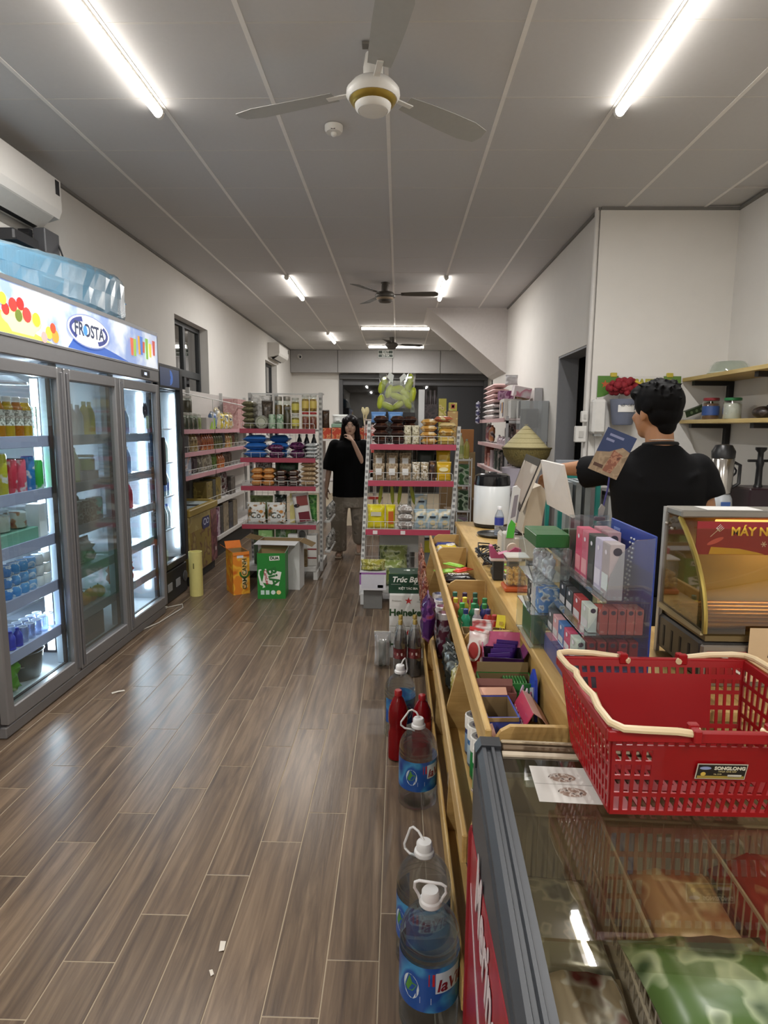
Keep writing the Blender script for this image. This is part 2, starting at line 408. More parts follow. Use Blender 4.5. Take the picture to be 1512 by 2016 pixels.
# windows
frm = mat('2E3133', .45); blk = mat('1B1D20', .9)
for n, w, hasc in ((1, W1, True), (2, W2, False)):
    wn = T(f'window_{n}', 'x', 'x'); del wn['label'], wn['category']; USED.pop('x'); wn['kind'] = 'structure'
    x0, x1 = XL-.155, XL-.105; y0, y1, z0, z1 = w; f = .055
    for nm, g in (('window_head', box(x0, x1, y0, y1, z1-f, z1)), ('window_sill', box(x0, x1, y0, y1, z0, z0+f)),
                  ('window_jamb', box(x0, x1, y0, y0+f, z0+f, z1-f)), ('window_jamb', box(x0, x1, y1-f, y1, z0+f, z1-f)),
                  ('window_transom', box(x0-.005, x1+.005, y0+f, y1-f, 2.12, 2.20)), ('window_mullion', box(x0, x1, (y0+y1)/2-.035, (y0+y1)/2+.035, z0+f, z1-f))):
        P(nm, g, frm, wn)
    for a, b in ((y0+f, (y0+y1)/2-.035), ((y0+y1)/2+.035, y1-f)):
        for c, d in ((z0+f, 2.12), (2.20, z1-f)): P('pane', box(x0+.02, x0+.026, a, b, c, d), glass('C8CDD0', .09), wn)
    P('night_screen', box(XL-.9, XL-.88, y0-1.4, y1+1.4, 0.3, 3.4), blk, wn)
    if hasc: P('tan_curtain', sheet([[(XL-.30+.012*sin(i*1.3), y1-.36+i*.025, z) for i in range(11)] for z in (1.2, 2.0, 2.78)], 11, 3, .004), mat('8B7457', .8), wn)

# ---------------------------------------------------------------- ceiling things
whitem = mat('DCDAD5', .4, 0, .02); lampm = emi('FFF8EE', 16)
TL = ['left', 'right']
tlab = {0: 'long bright tube light on ceiling at upper left, nearest', 1: 'long bright tube light on ceiling at upper right, nearest',
        2: 'ceiling tube light left of the middle fan', 3: 'ceiling tube light right of the middle fan',
        4: 'short-looking far ceiling tube light above the left wall unit', 5: 'crosswise ceiling tube light before the far fan',
        6: 'crosswise ceiling tube light behind the far fan, lowest', 7: 'left ceiling tube light behind the viewer', 8: 'right ceiling tube light behind the viewer'}
hb = box(-.60, .60, -.024, .024, -.018, 0, .004).mesh('housing', whitem)
db = join([prism([(.026*cos(a), -.018-.034*sin(a)) for a in [pi*i/8 for i in range(9)]], 'x', -.575, .575)]).mesh('diffuser', lampm, 'all')
ec = prism([(.027*cos(a), -.018-.035*sin(a)) for a in [pi*i/8 for i in range(9)]], 'x', -.6, -.575).mesh('end_cap', whitem)
for i, (x, y, a, p) in enumerate(TUBES):
    t = T('tube_light', tlab[i], 'ceiling light', (x, y, CEIL-.003), (0, 0, 0 if a == 'x' else pi/2))
    P('housing', hb, None, t); P('diffuser', db, None, t); P('end_cap', ec, None, t); P('end_cap', ec, None, t, rot=(0, 0, pi))
def fan(label, x, y, rods, drop, bodym, bandm, bladem, a0, R=.66, sc=1.0):
    t = T('ceiling_fan', label, 'ceiling fan', (x, y, CEIL-.003))
    P('hanger', join([box(-.05, .05, -.02, .02, -.012, 0), lathe([(.028, -.05), (.022, -.012)], 12)]), mat('77736C', .5), t)
    P('rod', lathe([(.011, -drop+.10), (.011, -.02)], 10), bodym, t, smooth=True)
    P('canopy', lathe([(.045, -drop-.005), (.045, -drop+.06), (.036, -drop+.11), (.012, -drop+.125)], 20), bodym, t, smooth=True)
    zb = -drop
    P('motor', lathe([(.05, zb), (.095, zb-.012), (.12, zb-.04), (.122, zb-.06), (.110, zb-.078), (.06, zb-.08)], 28), bodym, t, smooth=True)
    P('band', lathe([(.106, zb-.078), (.098, zb-.092), (.086, zb-.100)], 28), bandm, t, smooth=True)
    P('bottom_cap', lathe([(.084, zb-.094), (.080, zb-.115), (.068, zb-.125), (.066, zb-.122), (.064, zb-.126), (.02, zb-.132)], 28), bodym, t, smooth=True)
    for k in range(3):
        a = a0+k*2*pi/3
        bl = sheet([[(.19, -.05, .006), (.30, -.058, .010), (.45, -.066, .012), (.60, -.07, .012), (R, -.05, .010)],
                    [(.19, 0, 0), (.30, 0, 0), (.45, 0, 0), (.60, 0, 0), (R+.015, 0, 0)],
                    [(.19, .05, -.006), (.30, .058, -.010), (.45, .066, -.012), (.60, .07, -.012), (R, .05, -.010)]], 5, 3, .002)
        b = P('blade', bl, bladem, t, (0, 0, zb-.035), (0, 0, a), smooth=True)
        P('blade_arm', box(.09, .23, -.014, .014, -.004, .0015, .001), bodym, b, (0, 0, -.002))
fan('nearest white ceiling fan with a gold band round its motor', -.13, 2.985, 1, .155, whitem, mat('9A8238', .35, .6), mat('A6A6A2', .5), rad(40), .70)
dk = mat('4B4742', .4, .3)
fan('dark ceiling fan in the middle of the shop between two tube lights', -.172, 7.54, 1, .10, dk, mat('A89A86', .3, .5), mat('3D3934', .5), rad(-3), .62)
fan('farthest small dark ceiling fan between the crosswise tube lights', -.14, 12.0, 1, .09, dk, dk, mat('3D3934', .5), rad(20), .62)
t = T('smoke_detector', 'round white smoke detector on the ceiling left of the nearest fan', 'smoke detector', (-.386, 3.737, CEIL-.003))
P('body', lathe([(.052, 0), (.052, -.022), (.044, -.036)][::-1], 24), whitem, t, smooth=True)
P('sensor_window', box(-.012, .012, -.046, -.04, -.034, -.014), mat('3A2A28', .5), t); P('dome', ball(.018).t(0, 0, -.04), whitem, t, smooth=True)
t = T('exit_sign', 'dark green exit sign on the grey beam at the back', 'exit sign', (-.295, 13.93, 2.965+.11))
P('housing', box(-.17, .17, -.012, .02, 0, .17, .004), mat('C5C8C4', .5), t); P('face', box(-.155, .155, -.016, -.012, .095, .155), mat('26352D', .5), t); P('face', box(-.155, .155, -.016, -.012, .015, .075), mat('26352D', .5), t)
text('EXIT', .075, mat('E8EDE8', .5), t, (0, -.017, .125), bold=.001); text('LỐI RA', .055, mat('E8EDE8', .5), t, (0, -.017, .045), bold=.001)
t = T('security_camera', 'small white dome camera on the left end of the beam', 'camera', (-2.22, 13.94, 3.10))
P('base', lathe([(.05, -.0), (.05, .02)], 16).r(pi/2, 0, 0), whitem, t); P('body', lathe([(.035, 0), (.04, .03), (.036, .10)], 16).r(rad(105), 0, rad(20)), whitem, t, (0, -.01, 0), smooth=True)
P('lens', ball(.026).t(.03, -.105, -.025), mat('20222A', .2), t, smooth=True)
def aircon(label, y0, y1, z0, z1, dep):
    t = T('air_conditioner', label, 'air conditioner', (XL, (y0+y1)/2, z0)); L = (y1-y0)/2; h = z1-z0
    pr = [(0.002, 0.02), (0.002, h), (dep*.8, h), (dep, h-.03), (dep, h*.36), (dep*.9, h*.22)]
    P('casing', prism([(a, b) for a, b in pr], 'y', -L, L), mat('D6D3CE', .45, 0, .02), t)
    P('louvre', prism([(dep*.87, h*.20), (dep*.90, h*.225), (dep*.52, h*.04), (dep*.5, .0)], 'y', -L+.06, L-.06), mat('BDBAB4', .5), t)
    P('air_slot', prism([(dep*.5, .012), (dep*.52, .02), (dep*.30, -.002), (.28*dep, .0)], 'y', -L+.08, L-.08), mat('1C1C1C', .6), t)
    P('underside', prism([(dep*.28, .001), (dep*.3, .012), (.01, .03), (.004, .018)], 'y', -L, L), mat('C6C3BD', .5), t)
    P('display', box(dep-.01, dep+.002, L-.065, L-.02, h*.62, h*.88), mat('2C2C2E', .25), t)
aircon('large white air conditioner on the left wall above the drinks cooler', 3.22, 4.19, 2.81, 3.15, .215)
aircon('far white air conditioner at the end of the left wall', 11.6, 12.55, 2.80, 3.09, .215)
# ================================================================ GOODS BUILDERS (every product is its own thing)
MC = {}
def cm(key, fn):
    if key not in MC: MC[key] = fn()
    return MC[key]
ZR = 0.0
def pouch(label, x, y, z, w, h, d, m, rz=0, tilt=0, roll=0, name='snack_bag', cat='bag', patch=None, grp=None, pm=None, wrk=.12, seed=None, txt=None):
    """upright puffed bag; patch = list of (kind, cx, cz, rx, rz, material)"""
    t = T(name, label, cat, (x, y, z), (tilt, roll, rz), grp); sd = seed if seed is not None else random.randrange(6)
    P('pouch', cm(('pouch', w, h, d, m.name, wrk, sd), lambda: pillow(w, h, d, 8, 8, wrk, sd).mesh('pouch', m, 'all')), None, t)
    P('seal_strip', cm(('seal', w, h, m.name), lambda: prism([(-.004, h), (-.002, h+.010), (.002, h+.010), (.004, h)], 'x', -w*.495, w*.495).mesh('seal_strip', m)), None, t)
    for (k, cx, cz, rx, rzz, pmat) in patch or []:
        dd = d/2*1.0+.0015
        g = (quad(cx-rx, cx+rx, cz-rzz, cz+rzz) if k == 'q' else disc(rx, rzz, 0, 16, cx, cz)).fn(lambda p: Vector((p.x, -.006-d/2*max(.0, (1-abs(2*(p.x/w))**4.5)*(1-abs(2*p.z/h-1)**4.5))**.5-(0.003+d*wrk*.5), p.z)))
        P('label_print', g, pmat, t)
    if txt:
        s, sz, cz, tm = txt; text(s, sz, tm, t, (0, -d/2-.006-d*wrk*.5, cz))
    return t
def slab(label, x, y, z, w, l, h, m, rz=0, name='snack_pack', cat='bag', grp=None, wrk=.10, front=None, seed=0):
    """bag lying flat: w across, l deep, h thick, front edge toward -y"""
    t = T(name, label, cat, (x, y, z+h*.5+.003), (0, 0, rz), grp)
    P('pouch', cm(('slab', w, l, h, m.name, wrk, seed), lambda: pillow(w, l, h, 7, 7, wrk, seed).r(-pi/2, 0, 0).t(0, -l/2, 0).s(1, -1, 1).mesh('pouch', m, 'all')), None, t)
    P('seal_strip', cm(('slabseal', w, l, m.name), lambda: box(-w*.49, w*.49, -l/2-.010, -l/2+.004, -.002, .002).mesh('seal_strip', m)), None, t)
    if front: P('label_print', box(-w*.28, w*.28, -l*.5*.86-.004, -l*.5*.80, -h*.28, h*.30), front, t)
    return t
def carton(label, x, y, z, w, d, h, m, rz=0, tilt=0, name='carton', cat='box', patch=None, grp=None, roll=0, b=.002):
    t = T(name, label, cat, (x, y, z), (tilt, roll, rz), grp)
    P('box_body', cm(('cart', w, d, h, m.name, b), lambda: cbox(w, d, h, b).mesh('box_body', m)), None, t)
    P('top_flap', cm(('cflap', w, d, m.name), lambda: join([box(-w*.49, w*.49, -d*.49, -.0006, 0, .0012), box(-w*.49, w*.49, .0006, d*.49, 0, .0012)]).mesh('top_flap', m)), None, t, (0, 0, h))
    for (k, cx, cz, rx, rzz, pm) in patch or []:
        g = quad(cx-rx, cx+rx, cz-rzz, cz+rzz) if k == 'q' else disc(rx, rzz, 0, 18, cx, cz)
        P('label_print', g, pm, t, (0, -d/2-.0008, 0))
    return t
def jar(label, x, y, z, r, h, cm_, lidm, grp=None, lab=None, name='jar', glassm=None, rz=0):
    t = T(name, label, 'jar', (x, y, z), (0, 0, rz), grp); gm = glassm or glass('EEF2EE', .08)
    P('glass_body', cm(('jb', r, h, gm.name), lambda: lathe([(r*.93, 0), (r, .006), (r, h*.76), (r*.86, h*.85), (r*.86, h*.88)], 16).mesh('glass_body', gm, True)), None, t)
    P('contents', cm(('jc', r, h, cm_.name), lambda: lathe([(r*.90, .004), (r*.95, .008), (r*.95, h*.70), (r*.8, h*.74)], 14).mesh('contents', cm_, True)), None, t)
    P('lid', cm(('jl', r, h, lidm.name), lambda: lathe([(r*.93, h*.87), (r*.95, h*.885), (r*.95, h*.985), (r*.88, h)], 16).mesh('lid', lidm, True)), None, t)
    if lab: P('label_band', cm(('jlab', r, h, lab.name), lambda: lathe([(r*1.012, h*.20), (r*1.012, h*.62)], 16, False, False).mesh('label_band', lab, True)), None, t)
    return t
BP = [(.80, 0), (1, .03), (1, .10), (.94, .14), (1, .18), (1, .55), (.94, .66), (.62, .80), (.36, .88), (.34, .91)]
def bottle(label, x, y, z, r, h, bm, capm, lab=None, grp=None, name='bottle', prof=BP, band=(.20, .52), tilt=0, rz=0):
    t = T(name, label, 'bottle', (x, y, z), (tilt, 0, rz), grp)
    P('bottle_body', cm(('bb', r, h, bm.name, id(prof)), lambda: lathe([(a*r, b*h) for a, b in prof], 14).mesh('bottle_body', bm, True)), None, t)
    e = prof[-1]; cr = max(e[0]*r*1.15, .008)
    P('cap', cm(('bc', r, h, capm.name, id(prof)), lambda: lathe([(cr, e[1]*h-.002), (cr, h*.985), (cr*.85, h)], 12).mesh('cap', capm, True)), None, t)
    if lab: P('label_band', cm(('bl', r, h, lab.name, band), lambda: lathe([(r*1.015, band[0]*h), (r*1.015, band[1]*h)], 14, False, False).mesh('label_band', lab, True)), None, t)
    return t
def can(label, x, y, z, r, h, m, grp=None, topm=None, name='can', cat='can'):
    t = T(name, label, cat, (x, y, z), group=grp)
    P('can_body', cm(('can', r, h, m.name), lambda: lathe([(r*.85, 0), (r, .008), (r, h-.012), (r*.88, h-.003)], 14).mesh('can_body', m, True)), None, t)
    tm = topm or mat('B9BCC0', .3, .8)
    P('can_top', cm(('cant', r, h, tm.name), lambda: lathe([(r*.89, h-.004), (r*.89, h), (r*.78, h), (r*.76, h-.004)], 14).mesh('can_top', tm, True)), None, t)
    return t
WH = mat('E6E4DF', .4); BK = mat('17171A', .4); CLEAR = glass('F2F6F8', .10, .04, .10)
TXK = mat('1E1E20', .5); TXW = mat('F1F0EC', .5)

# ================================================================ THREE-DOOR DRINKS COOLER
silver = mat('8C8C8E', .38, .55, .04); silver2 = mat('77777A', .4, .5, .04); inner = mat('DDE4EA', .5); gask = mat('2A2B2E', .6)
FX = -1.90; FY0, FY1 = 2.78, 4.885
t = T('drinks_cooler', 'grey three-door glass drinks cooler with a lit sign along the left wall', 'fridge', (0, 0, 0))
P('cabinet', join([box(XL+.01, FX-.05, FY0, FY0+.04, .05, 2.26), box(XL+.01, FX-.05, FY1-.04, FY1, .05, 2.26), box(XL+.01, XL+.04, FY0+.04, FY1-.04, .05, 2.26),
                   box(XL+.04, FX-.05, FY0+.04, FY1-.04, 1.90, 2.26), box(XL+.04, FX-.05, FY0+.04, FY1-.04, .05, .13)]), silver2, t)
P('liner', join([box(XL+.041, FX-.09, FY0+.041, FY0+.046, .131, 1.899), box(XL+.041, FX-.09, FY1-.046, FY1-.041, .131, 1.899), box(XL+.041, XL+.047, FY0+.05, FY1-.05, .131, 1.899),
                 box(XL+.05, FX-.06, FY0+.05, FY1-.05, .131, .136), box(XL+.05, FX-.09, FY0+.05, FY1-.05, 1.892, 1.899)]), inner, t)
P('plinth', box(FX-.40, FX-.02, FY0+.01, FY1-.01, 0, .06, .006), silver, t)
P('header', box(FX-.05, FX, FY0, FY1, 1.885, 1.975, .006), silver, t)
P('sign_frame', join([box(FX-.05, FX+.004, FY0, FY1, 2.238, 2.262), box(FX-.05, FX+.004, FY0, FY1, 1.972, 1.985), box(FX-.05, FX+.004, FY1-.012, FY1, 1.985, 2.238)]), silver, t)
SR = (pi/2, 0, pi/2)   # lettering that faces +x: reads along +y
sg = P('sign_panel', box(FX-.03, FX, FY0, FY1-.012, 1.985, 2.238), None, t)
m = bpy.data.materials.new('lit_sign'); m.use_nodes = True; nt = m.node_tree; b = nt.nodes['Principled BSDF']
tc = nt.nodes.new('ShaderNodeTexCoord'); nz = nt.nodes.new('ShaderNodeTexNoise'); nz.inputs['Scale'].default_value = 4; nz.inputs['Detail'].default_value = 4
cr = nt.nodes.new('ShaderNodeValToRGB'); cr.color_ramp.elements[0].position = .38; cr.color_ramp.elements[0].color = C('8FA5D4'); cr.color_ramp.elements[1].position = .62; cr.color_ramp.elements[1].color = C('E9EFF4')
nt.links.new(tc.outputs['Object'], nz.inputs['Vector']); nt.links.new(nz.outputs['Fac'], cr.inputs['Fac']); nt.links.new(cr.outputs[0], b.inputs['Base Color']); nt.links.new(cr.outputs[0], b.inputs['Emission Color']); b.inputs['Emission Strength'].default_value = .50
sg.data.materials.append(m)
def sx(g, dx=.0015): return G([Vector((FX+dx-p.y, p.x, p.z)) for p in g.v], g.f)   # xz-plane drawing -> sign face
def E(c, s=.5): return emi(c, s)
dec = [('swoosh', poly([(3.55, 1.988), (4.35, 1.988), (4.15, 2.02), (3.85, 2.06), (3.62, 2.05)]), '3F66B8'), ('lime_patch', poly([(2.8, 1.987), (3.40, 1.987), (3.22, 2.02), (3.08, 2.03), (2.9, 2.12), (2.8, 2.16)]), 'E8E45A'),
       ('fruit_bowl', disc(.17, .055, 0, 20, 3.13, 2.07), 'EDE9A0'), ('glass_bowl', poly([(2.97, 2.07), (3.29, 2.07), (3.22, 2.00), (3.04, 2.00)]), 'D8D9A8')]
for k, (a, bb, r_, c) in enumerate(((3.00, 2.10, .03, 'C8352F'), (3.06, 2.13, .034, 'D93A33'), (3.12, 2.145, .032, 'B92D2A'), (3.17, 2.10, .038, 'D4413C'), (3.10, 2.085, .03, '6A7A2E'), (3.25, 2.09, .036, 'EACB35'), (2.98, 2.145, .03, 'EBD53E'), (3.36, 2.04, .034, 'F0D24A'), (3.42, 2.03, .036, 'EE9C3C'), (3.40, 2.07, .028, 'D9502F'), (3.31, 2.01, .03, 'E6A6A0'))):
    dec.append(('fruit', disc(r_, r_, 0, 12, a, bb), c))
for k, (a, c) in enumerate(((4.45, '9DC04A'), (4.53, 'E0A63A'), (4.60, 'C75A3A'), (4.66, '86B848'), (4.72, 'E5CF4A'), (4.79, 'C8574A'), (4.40, 'D96B4E'), (4.56, '4F79C9'))):
    dec.append(('drink_glass', poly([(a-.018, 2.04+(k % 3)*.02), (a+.018, 2.04+(k % 3)*.02), (a+.026, 2.16+(k % 2)*.03), (a-.026, 2.16+(k % 2)*.03)]), c))
for i, (nm, g, c) in enumerate(dec): P(nm, sx(g, .0012+.0003*i), E(c), t)
P('logo_ring', sx(disc(.262, .098, 0, 32, 3.80, 2.11), .007), E('8C97BE'), t); P('logo_oval', sx(disc(.252, .090, 0, 32, 3.80, 2.11), .0075), E('FFFFFF', .75), t)
P('logo_sweep', sx(ring(.235, .083, .03, 0, 24, pi*.62, pi*1.25).t(3.80, 0, 2.11), .008), E('3D4785'), t); P('logo_sweep', sx(ring(.235, .083, .03, 0, 24, -pi*.35, pi*.22).t(3.80, 0, 2.11), .008), E('3D4785'), t)
text('FROSTA', .105, E('39435F', .3), t, (FX+.009, 3.80, 2.11), SR, bold=.003, sx=.95)
P('logo_dot', sx(disc(.026, .03, 0, 16, 3.742, 2.11), .0105), E('4C90E0'), t)
P('thermostat', box(FX, FX+.004, 4.56, 4.70, 1.905, 1.955, .001), mat('26282C', .3), t); P('digit', box(FX+.004, FX+.005, 4.60, 4.645, 1.92, 1.94), emi('C8D4F0', .8), t)
doors = [(2.785, 3.475), (3.495, 4.178), (4.192, 4.88)]
for i, (a, c) in enumerate(doors):
    d = P('door', join([box(FX-.045, FX, a, a+.055, .075, 1.865, .006), box(FX-.045, FX, c-.055, c, .075, 1.865, .006), box(FX-.045, FX, a+.055, c-.055, 1.80, 1.865, .006), box(FX-.045, FX, a+.055, c-.055, .075, .155, .006)]), silver, t)
    P('gasket', join([box(FX-.06, FX-.045, a+.04, a+.062, .14, 1.82), box(FX-.06, FX-.045, c-.075, c-.055, .14, 1.82), box(FX-.06, FX-.045, a+.06, c-.07, .14, .158), box(FX-.06, FX-.045, a+.06, c-.07, 1.80, 1.82)]), gask, d)
    P('pane', box(FX-.03, FX-.025, a+.055, c-.055, .155, 1.80), glass('EDF4F6', .045, .01) if i != 1 else glass('D2DCDC', .085, .06, .05, 'C8D4D4'), d)
    P('grip_rail', box(FX-.004, FX+.012, a+.006 if i else c-.03, a+.03 if i else c-.006, .10, 1.84, .004), silver2, d)
for y in (3.484, 4.185): P('mullion', box(FX-.12, FX-.062, y-.045, y+.045, .137, 1.89, .004), mat('C9D6E2', .45), t)
for y, st in ((3.432, 5.0), (4.832, 9.0)):
    P('light_strip', box(FX-.165, FX-.125, y-.004, y+.004, .22, 1.80), emi('EAF4FF', st), t)
strip = mat('AEB2CE', .4)
tiers_c = [1.475, 1.185, .918, .645, .375]
comps = [(2.83, 3.435), (3.535, 4.135), (4.235, 4.835)]
for ci, (a, c) in enumerate(comps):
    for z in tiers_c:
        s = P('shelf', join([box(XL+.06, FX-.075, a, c, z-.012, z)] if ci else [box(XL+.06, FX-.075, a, c, z-.012, z)]), mat('C9CFD8', .4), t)
        P('price_rail', box(FX-.075, FX-.066, a, c, z-.05, z+.012, .002), strip if ci == 0 else mat('9B9DA8', .4), s)
        P('rail_clip', box(FX-.085, FX-.062, c-.006, c+.004, z-.065, z+.012), mat('F0F0F0', .4), s)
# what stands in the cooler. tiers are counted from the top
W_ = 'of the big cooler, behind its left door'
XF = FX-.125
def rowx(n, y0, y1): return [y0+(y1-y0)*(i+.5)/n for i in range(n)]
TN = ['top', 'second', 'third', 'fourth', 'fifth', 'lowest']
oj = liquid('E08A1E', .35, .1, .25); olab = prn('E9E6DC', '6B6A5C', 'D9D5C6', 60)
for i, y in enumerate(rowx(6, 2.88, 3.34)):
    bottle(f'orange juice bottle with white label, {nth(i)} on top cooler shelf', XF, y, tiers_c[0]+.001, .032, .215, liquid(['E08A1E', 'DB7F18', 'E09A24', 'E6BE2A', 'DB8A20', 'EBC42E'][i], .35, .1, .25), WH, olab, 'orange juice bottles in the cooler', 'juice_bottle', [(.85, 0), (1, .03), (1, .62), (.9, .75), (.62, .84), (.6, .88)], (.30, .68))
for i, y in enumerate((3.385,)): carton('white and green milk carton at the right end of top cooler shelf', XF-.03, y, tiers_c[0]+.001, .06, .06, .17, prn('EDEFEC', '58A46A', 'FFFFFF', 40), name='milk_carton')
for i, (y, c, cap) in enumerate(zip(rowx(7, 2.86, 3.41), ['B5355C', 'B23A5F', 'C8C12E', 'D23C50', 'E3566E', '2C7FC0', '3CB84E'], [BK, BK, WH, BK, BK, mat('243A8C', .4), mat('3CB84E', .4)])):
    can(['dark red tall drink can at left of second cooler shelf', 'crimson drink can second on second cooler shelf', 'yellow-green drink can third on second cooler shelf', 'red drink can fourth on second cooler shelf', 'pinkish red can fifth on second cooler shelf', 'blue can with dark blue top on second cooler shelf', 'bright green can at right end of second cooler shelf'][i], XF, y, tiers_c[1]+.001, .033, [.20, .20, .215, .185, .18, .19, .165][i], prn(c, 'E8E8E8', c, 14, .25, (.66, .72), i), 'drink cans in the cooler', cap)
for i, y in enumerate(rowx(3, 2.86, 3.30)):
    jar(f'white yogurt tub with peach print, {nth(i)} on third cooler shelf', XF-.05, y, tiers_c[2]+.072, .058, .12, prn('EEECE8', 'D99A6A', 'B5483E', 18, .4, (.6, .7), i), glass('F5F8FA', .1, .05, .3), 'yogurt tubs in the cooler', None, 'yogurt_tub')
carton('mint green tray box under the yogurt tubs in the cooler', XF-.06, 3.08, tiers_c[2]+.001, .18, .44, .068, mat('7FB39C', .5), name='tray_box')
carton('tall white carton right of the yogurt tubs in the cooler', XF-.02, 3.375, tiers_c[2]+.001, .075, .075, .185, mat('F2F2EE', .45), name='milk_carton')
for lv in range(3):
    for i, y in enumerate(rowx(8, 2.85, 3.42)):
        c = ['8FB4D8', 'A9BCD6', '4C8FD8', '5AA0E0', '62A4DC', '7DB2E4', 'EDEFF0', 'F2F2F0'][i]
        can(f'{"blue" if 2<=i<=5 else ("white" if i>5 else "pale blue")} yogurt cup, {nth(i)}, {["bottom","middle","top"][lv]} layer on fourth cooler shelf', XF, y, tiers_c[3]+.001+lv*.061, .032, .058, prn(c, 'F4F6F8', c, 30, .35, (.6, .72), i), 'stacked yogurt cups in the cooler', mat('DDE6EE', .35), 'yogurt_cup', 'cup')
pouch('crumpled blue plastic bag at left on fifth cooler shelf', XF-.09, 2.98, tiers_c[4]+.002, .22, .17, .12, mat('4B86D8', .25), rz=pi/2, name='plastic_bag', wrk=.3)
for i in range(5):
    for j in range(2):
        can(f'clear plastic cup with lid, {nth(i)}, {["front","back"][j]} row on fifth cooler shelf', XF-j*.07, 3.14+i*.062, tiers_c[4]+.001, .029, .088, glass('DDE6F4', .1, .05, .22, 'C8D2E8'), 'clear cups on the fifth cooler shelf', mat('E6ECF4', .3), 'plastic_cup', 'cup')
for i, (y, c) in enumerate(((2.86, '2F9A3A'), (2.90, '3AA848'), (2.94, '2F3FB4'), (3.02, '3A49C4'), (3.08, '3443B8'))):
    bottle(f'{"green" if i<2 else "blue"} capped yogurt drink bottle, {nth(i)} at front of fifth cooler shelf', XF+.01, y, tiers_c[4]+.001, .024, .10, mat(c, .35), mat(c, .4), None, 'small drink bottles on fifth cooler shelf', 'yogurt_drink')
gp = T('steel_pot', 'dented grey metal pot on the cooler floor behind the left door', 'pot', (XF-.08, 3.23, .138))
P('pot_body', lathe([(.085, 0), (.095, .01), (.115, .15), (.122, .155), (.118, .157), (.11, .15), (.09, .015)], 24, True, True), mat('6E6F68', .4, .7), gp, smooth=True); P('handle', tube([(0, -.12, .15), (.06, -.10, .09), (.09, 0, .07), (.06, .10, .09), (0, .12, .15)], .004), mat('A7A7A2', .4, .6), gp)
carton('brown clay pot box at the back of the cooler floor', XF-.16, 3.39, .138, .08, .07, .13, mat('55403A', .7), name='brown_box')
pouch('bright green plastic bag of vegetables on the cooler floor', XF-.06, 2.965, .138, .24, .205, .17, mat('5AA32A', .3), rz=pi/2, name='vegetable_bag', wrk=.35)
for j, y in enumerate((2.95, 3.25)):
    st = T('drain_lid', ['near', 'far'][j]+' curved clear plastic lid hung under the cooler roof, left bay', 'lid', (XF-.05, y, 1.76)); P('lid_shell', lathe([(.12, 0), (.118, .012), (.06, .04), (.01, .045)], 20).s(.7, 1, 1), CLEAR, st, smooth=True); P('rim', tube([(.084*cos(a), .12*sin(a), 0) for a in [2*pi*i/20 for i in range(20)]], .003, 6, True), WH, st)
# middle door (dim)
def mid(i): return f'behind the middle cooler door'
for i, (y, c, cap, h) in enumerate(((3.60, '5E2430', BK, .20), (3.68, '6A2C38', BK, .19), (3.77, 'D8D0D4', WH, .20), (3.85, 'E2D8DC', WH, .195), (3.93, 'E6C81E', mat('E8E0A0', .4), .22), (4.0, 'E2D020', mat('E8E0A0', .4), .22))):
    bottle(['dark red drink bottle, leftmost on top shelf behind middle cooler door', 'second dark red drink bottle on top shelf behind middle cooler door', 'milky white bottle beside the dark red ones behind middle cooler door', 'second milky white bottle, left of yellow ones behind middle cooler door', 'yellow drink bottle, left one on top shelf behind middle cooler door', 'yellow drink bottle, right one on top shelf behind middle cooler door'][i], XF, y, tiers_c[0]+.001, .033, h, mat(c, .3), cap, None, 'bottles behind the middle cooler door', 'drink_bottle')
for i, (y, c) in enumerate(((3.60, '7E9A3C'), (3.69, '86A23E'), (3.77, '5E8A3A'))):
    bottle(f'green tea bottle, {nth(i)} on second shelf behind middle cooler door', XF, y, tiers_c[1]+.001, .033, .22, mat(c, .25), mat('C8CFC0', .4), None, 'green tea bottles in the cooler', 'tea_bottle')
jar('wide lime green tub behind the middle cooler door', XF-.01, 3.91, tiers_c[1]+.07, .066, .10, mat('A8C03C', .4), mat('B8B8A8', .5), name='food_tub'); carton('grey box under the lime green tub in the cooler', XF-.01, 3.91, tiers_c[1]+.001, .12, .14, .066, mat('8A8790', .5), name='grey_box')
for i, y in enumerate(rowx(6, 3.56, 4.08)):
    can(f'{"turquoise" if i==5 else "grey-brown"} can, {nth(i)} on third shelf behind middle cooler door', XF, y, tiers_c[2]+.001, .033, .15, prn('6FC9BE' if i == 5 else '6F6A66', 'B8B4AE', '4A4644', 30, .4, (.55, .62), i), 'cans behind the middle cooler door', WH)
pouch('dark green vegetable bag lying at back behind middle cooler door', XF-.12, 3.84, tiers_c[2]+.002, .22, .22, .12, mat('2F5A34', .5), rz=pi/2, name='vegetable_bag', wrk=.3)
pouch('clear bag of leafy herbs on fourth shelf behind middle door', XF-.05, 3.80, tiers_c[3]+.002, .36, .16, .14, prn('8E9A8C', '4A5A48', 'A8B0A8', 14), rz=pi/2, name='herb_bag', wrk=.35)
for i, y in enumerate((3.62, 3.72, 3.82, 3.92, 4.02)):
    tt = T('mango', f'{"red" if i==0 else "orange"} ripe fruit, {nth(i)} on fifth shelf behind middle cooler door', 'fruit', (XF-.02, y, tiers_c[4]+.045), (0, 0, i), 'loose fruit in the cooler')
    P('fruit_body', ball(.045, 14, 10).s(1, 1.1, 1), mat('D2472E' if i == 0 else ['', 'E08A22', 'E59A1E', 'DE8424', 'E09428'][i], .45), tt, smooth=True); P('stem', lathe([(.004, .04), (.003, .054)], 6), mat('4A3A20', .8), tt)
carton('dark crate on the cooler floor behind the middle door', XF-.08, 3.80, .138, .20, .40, .16, mat('3A3F48', .6), name='dark_crate')
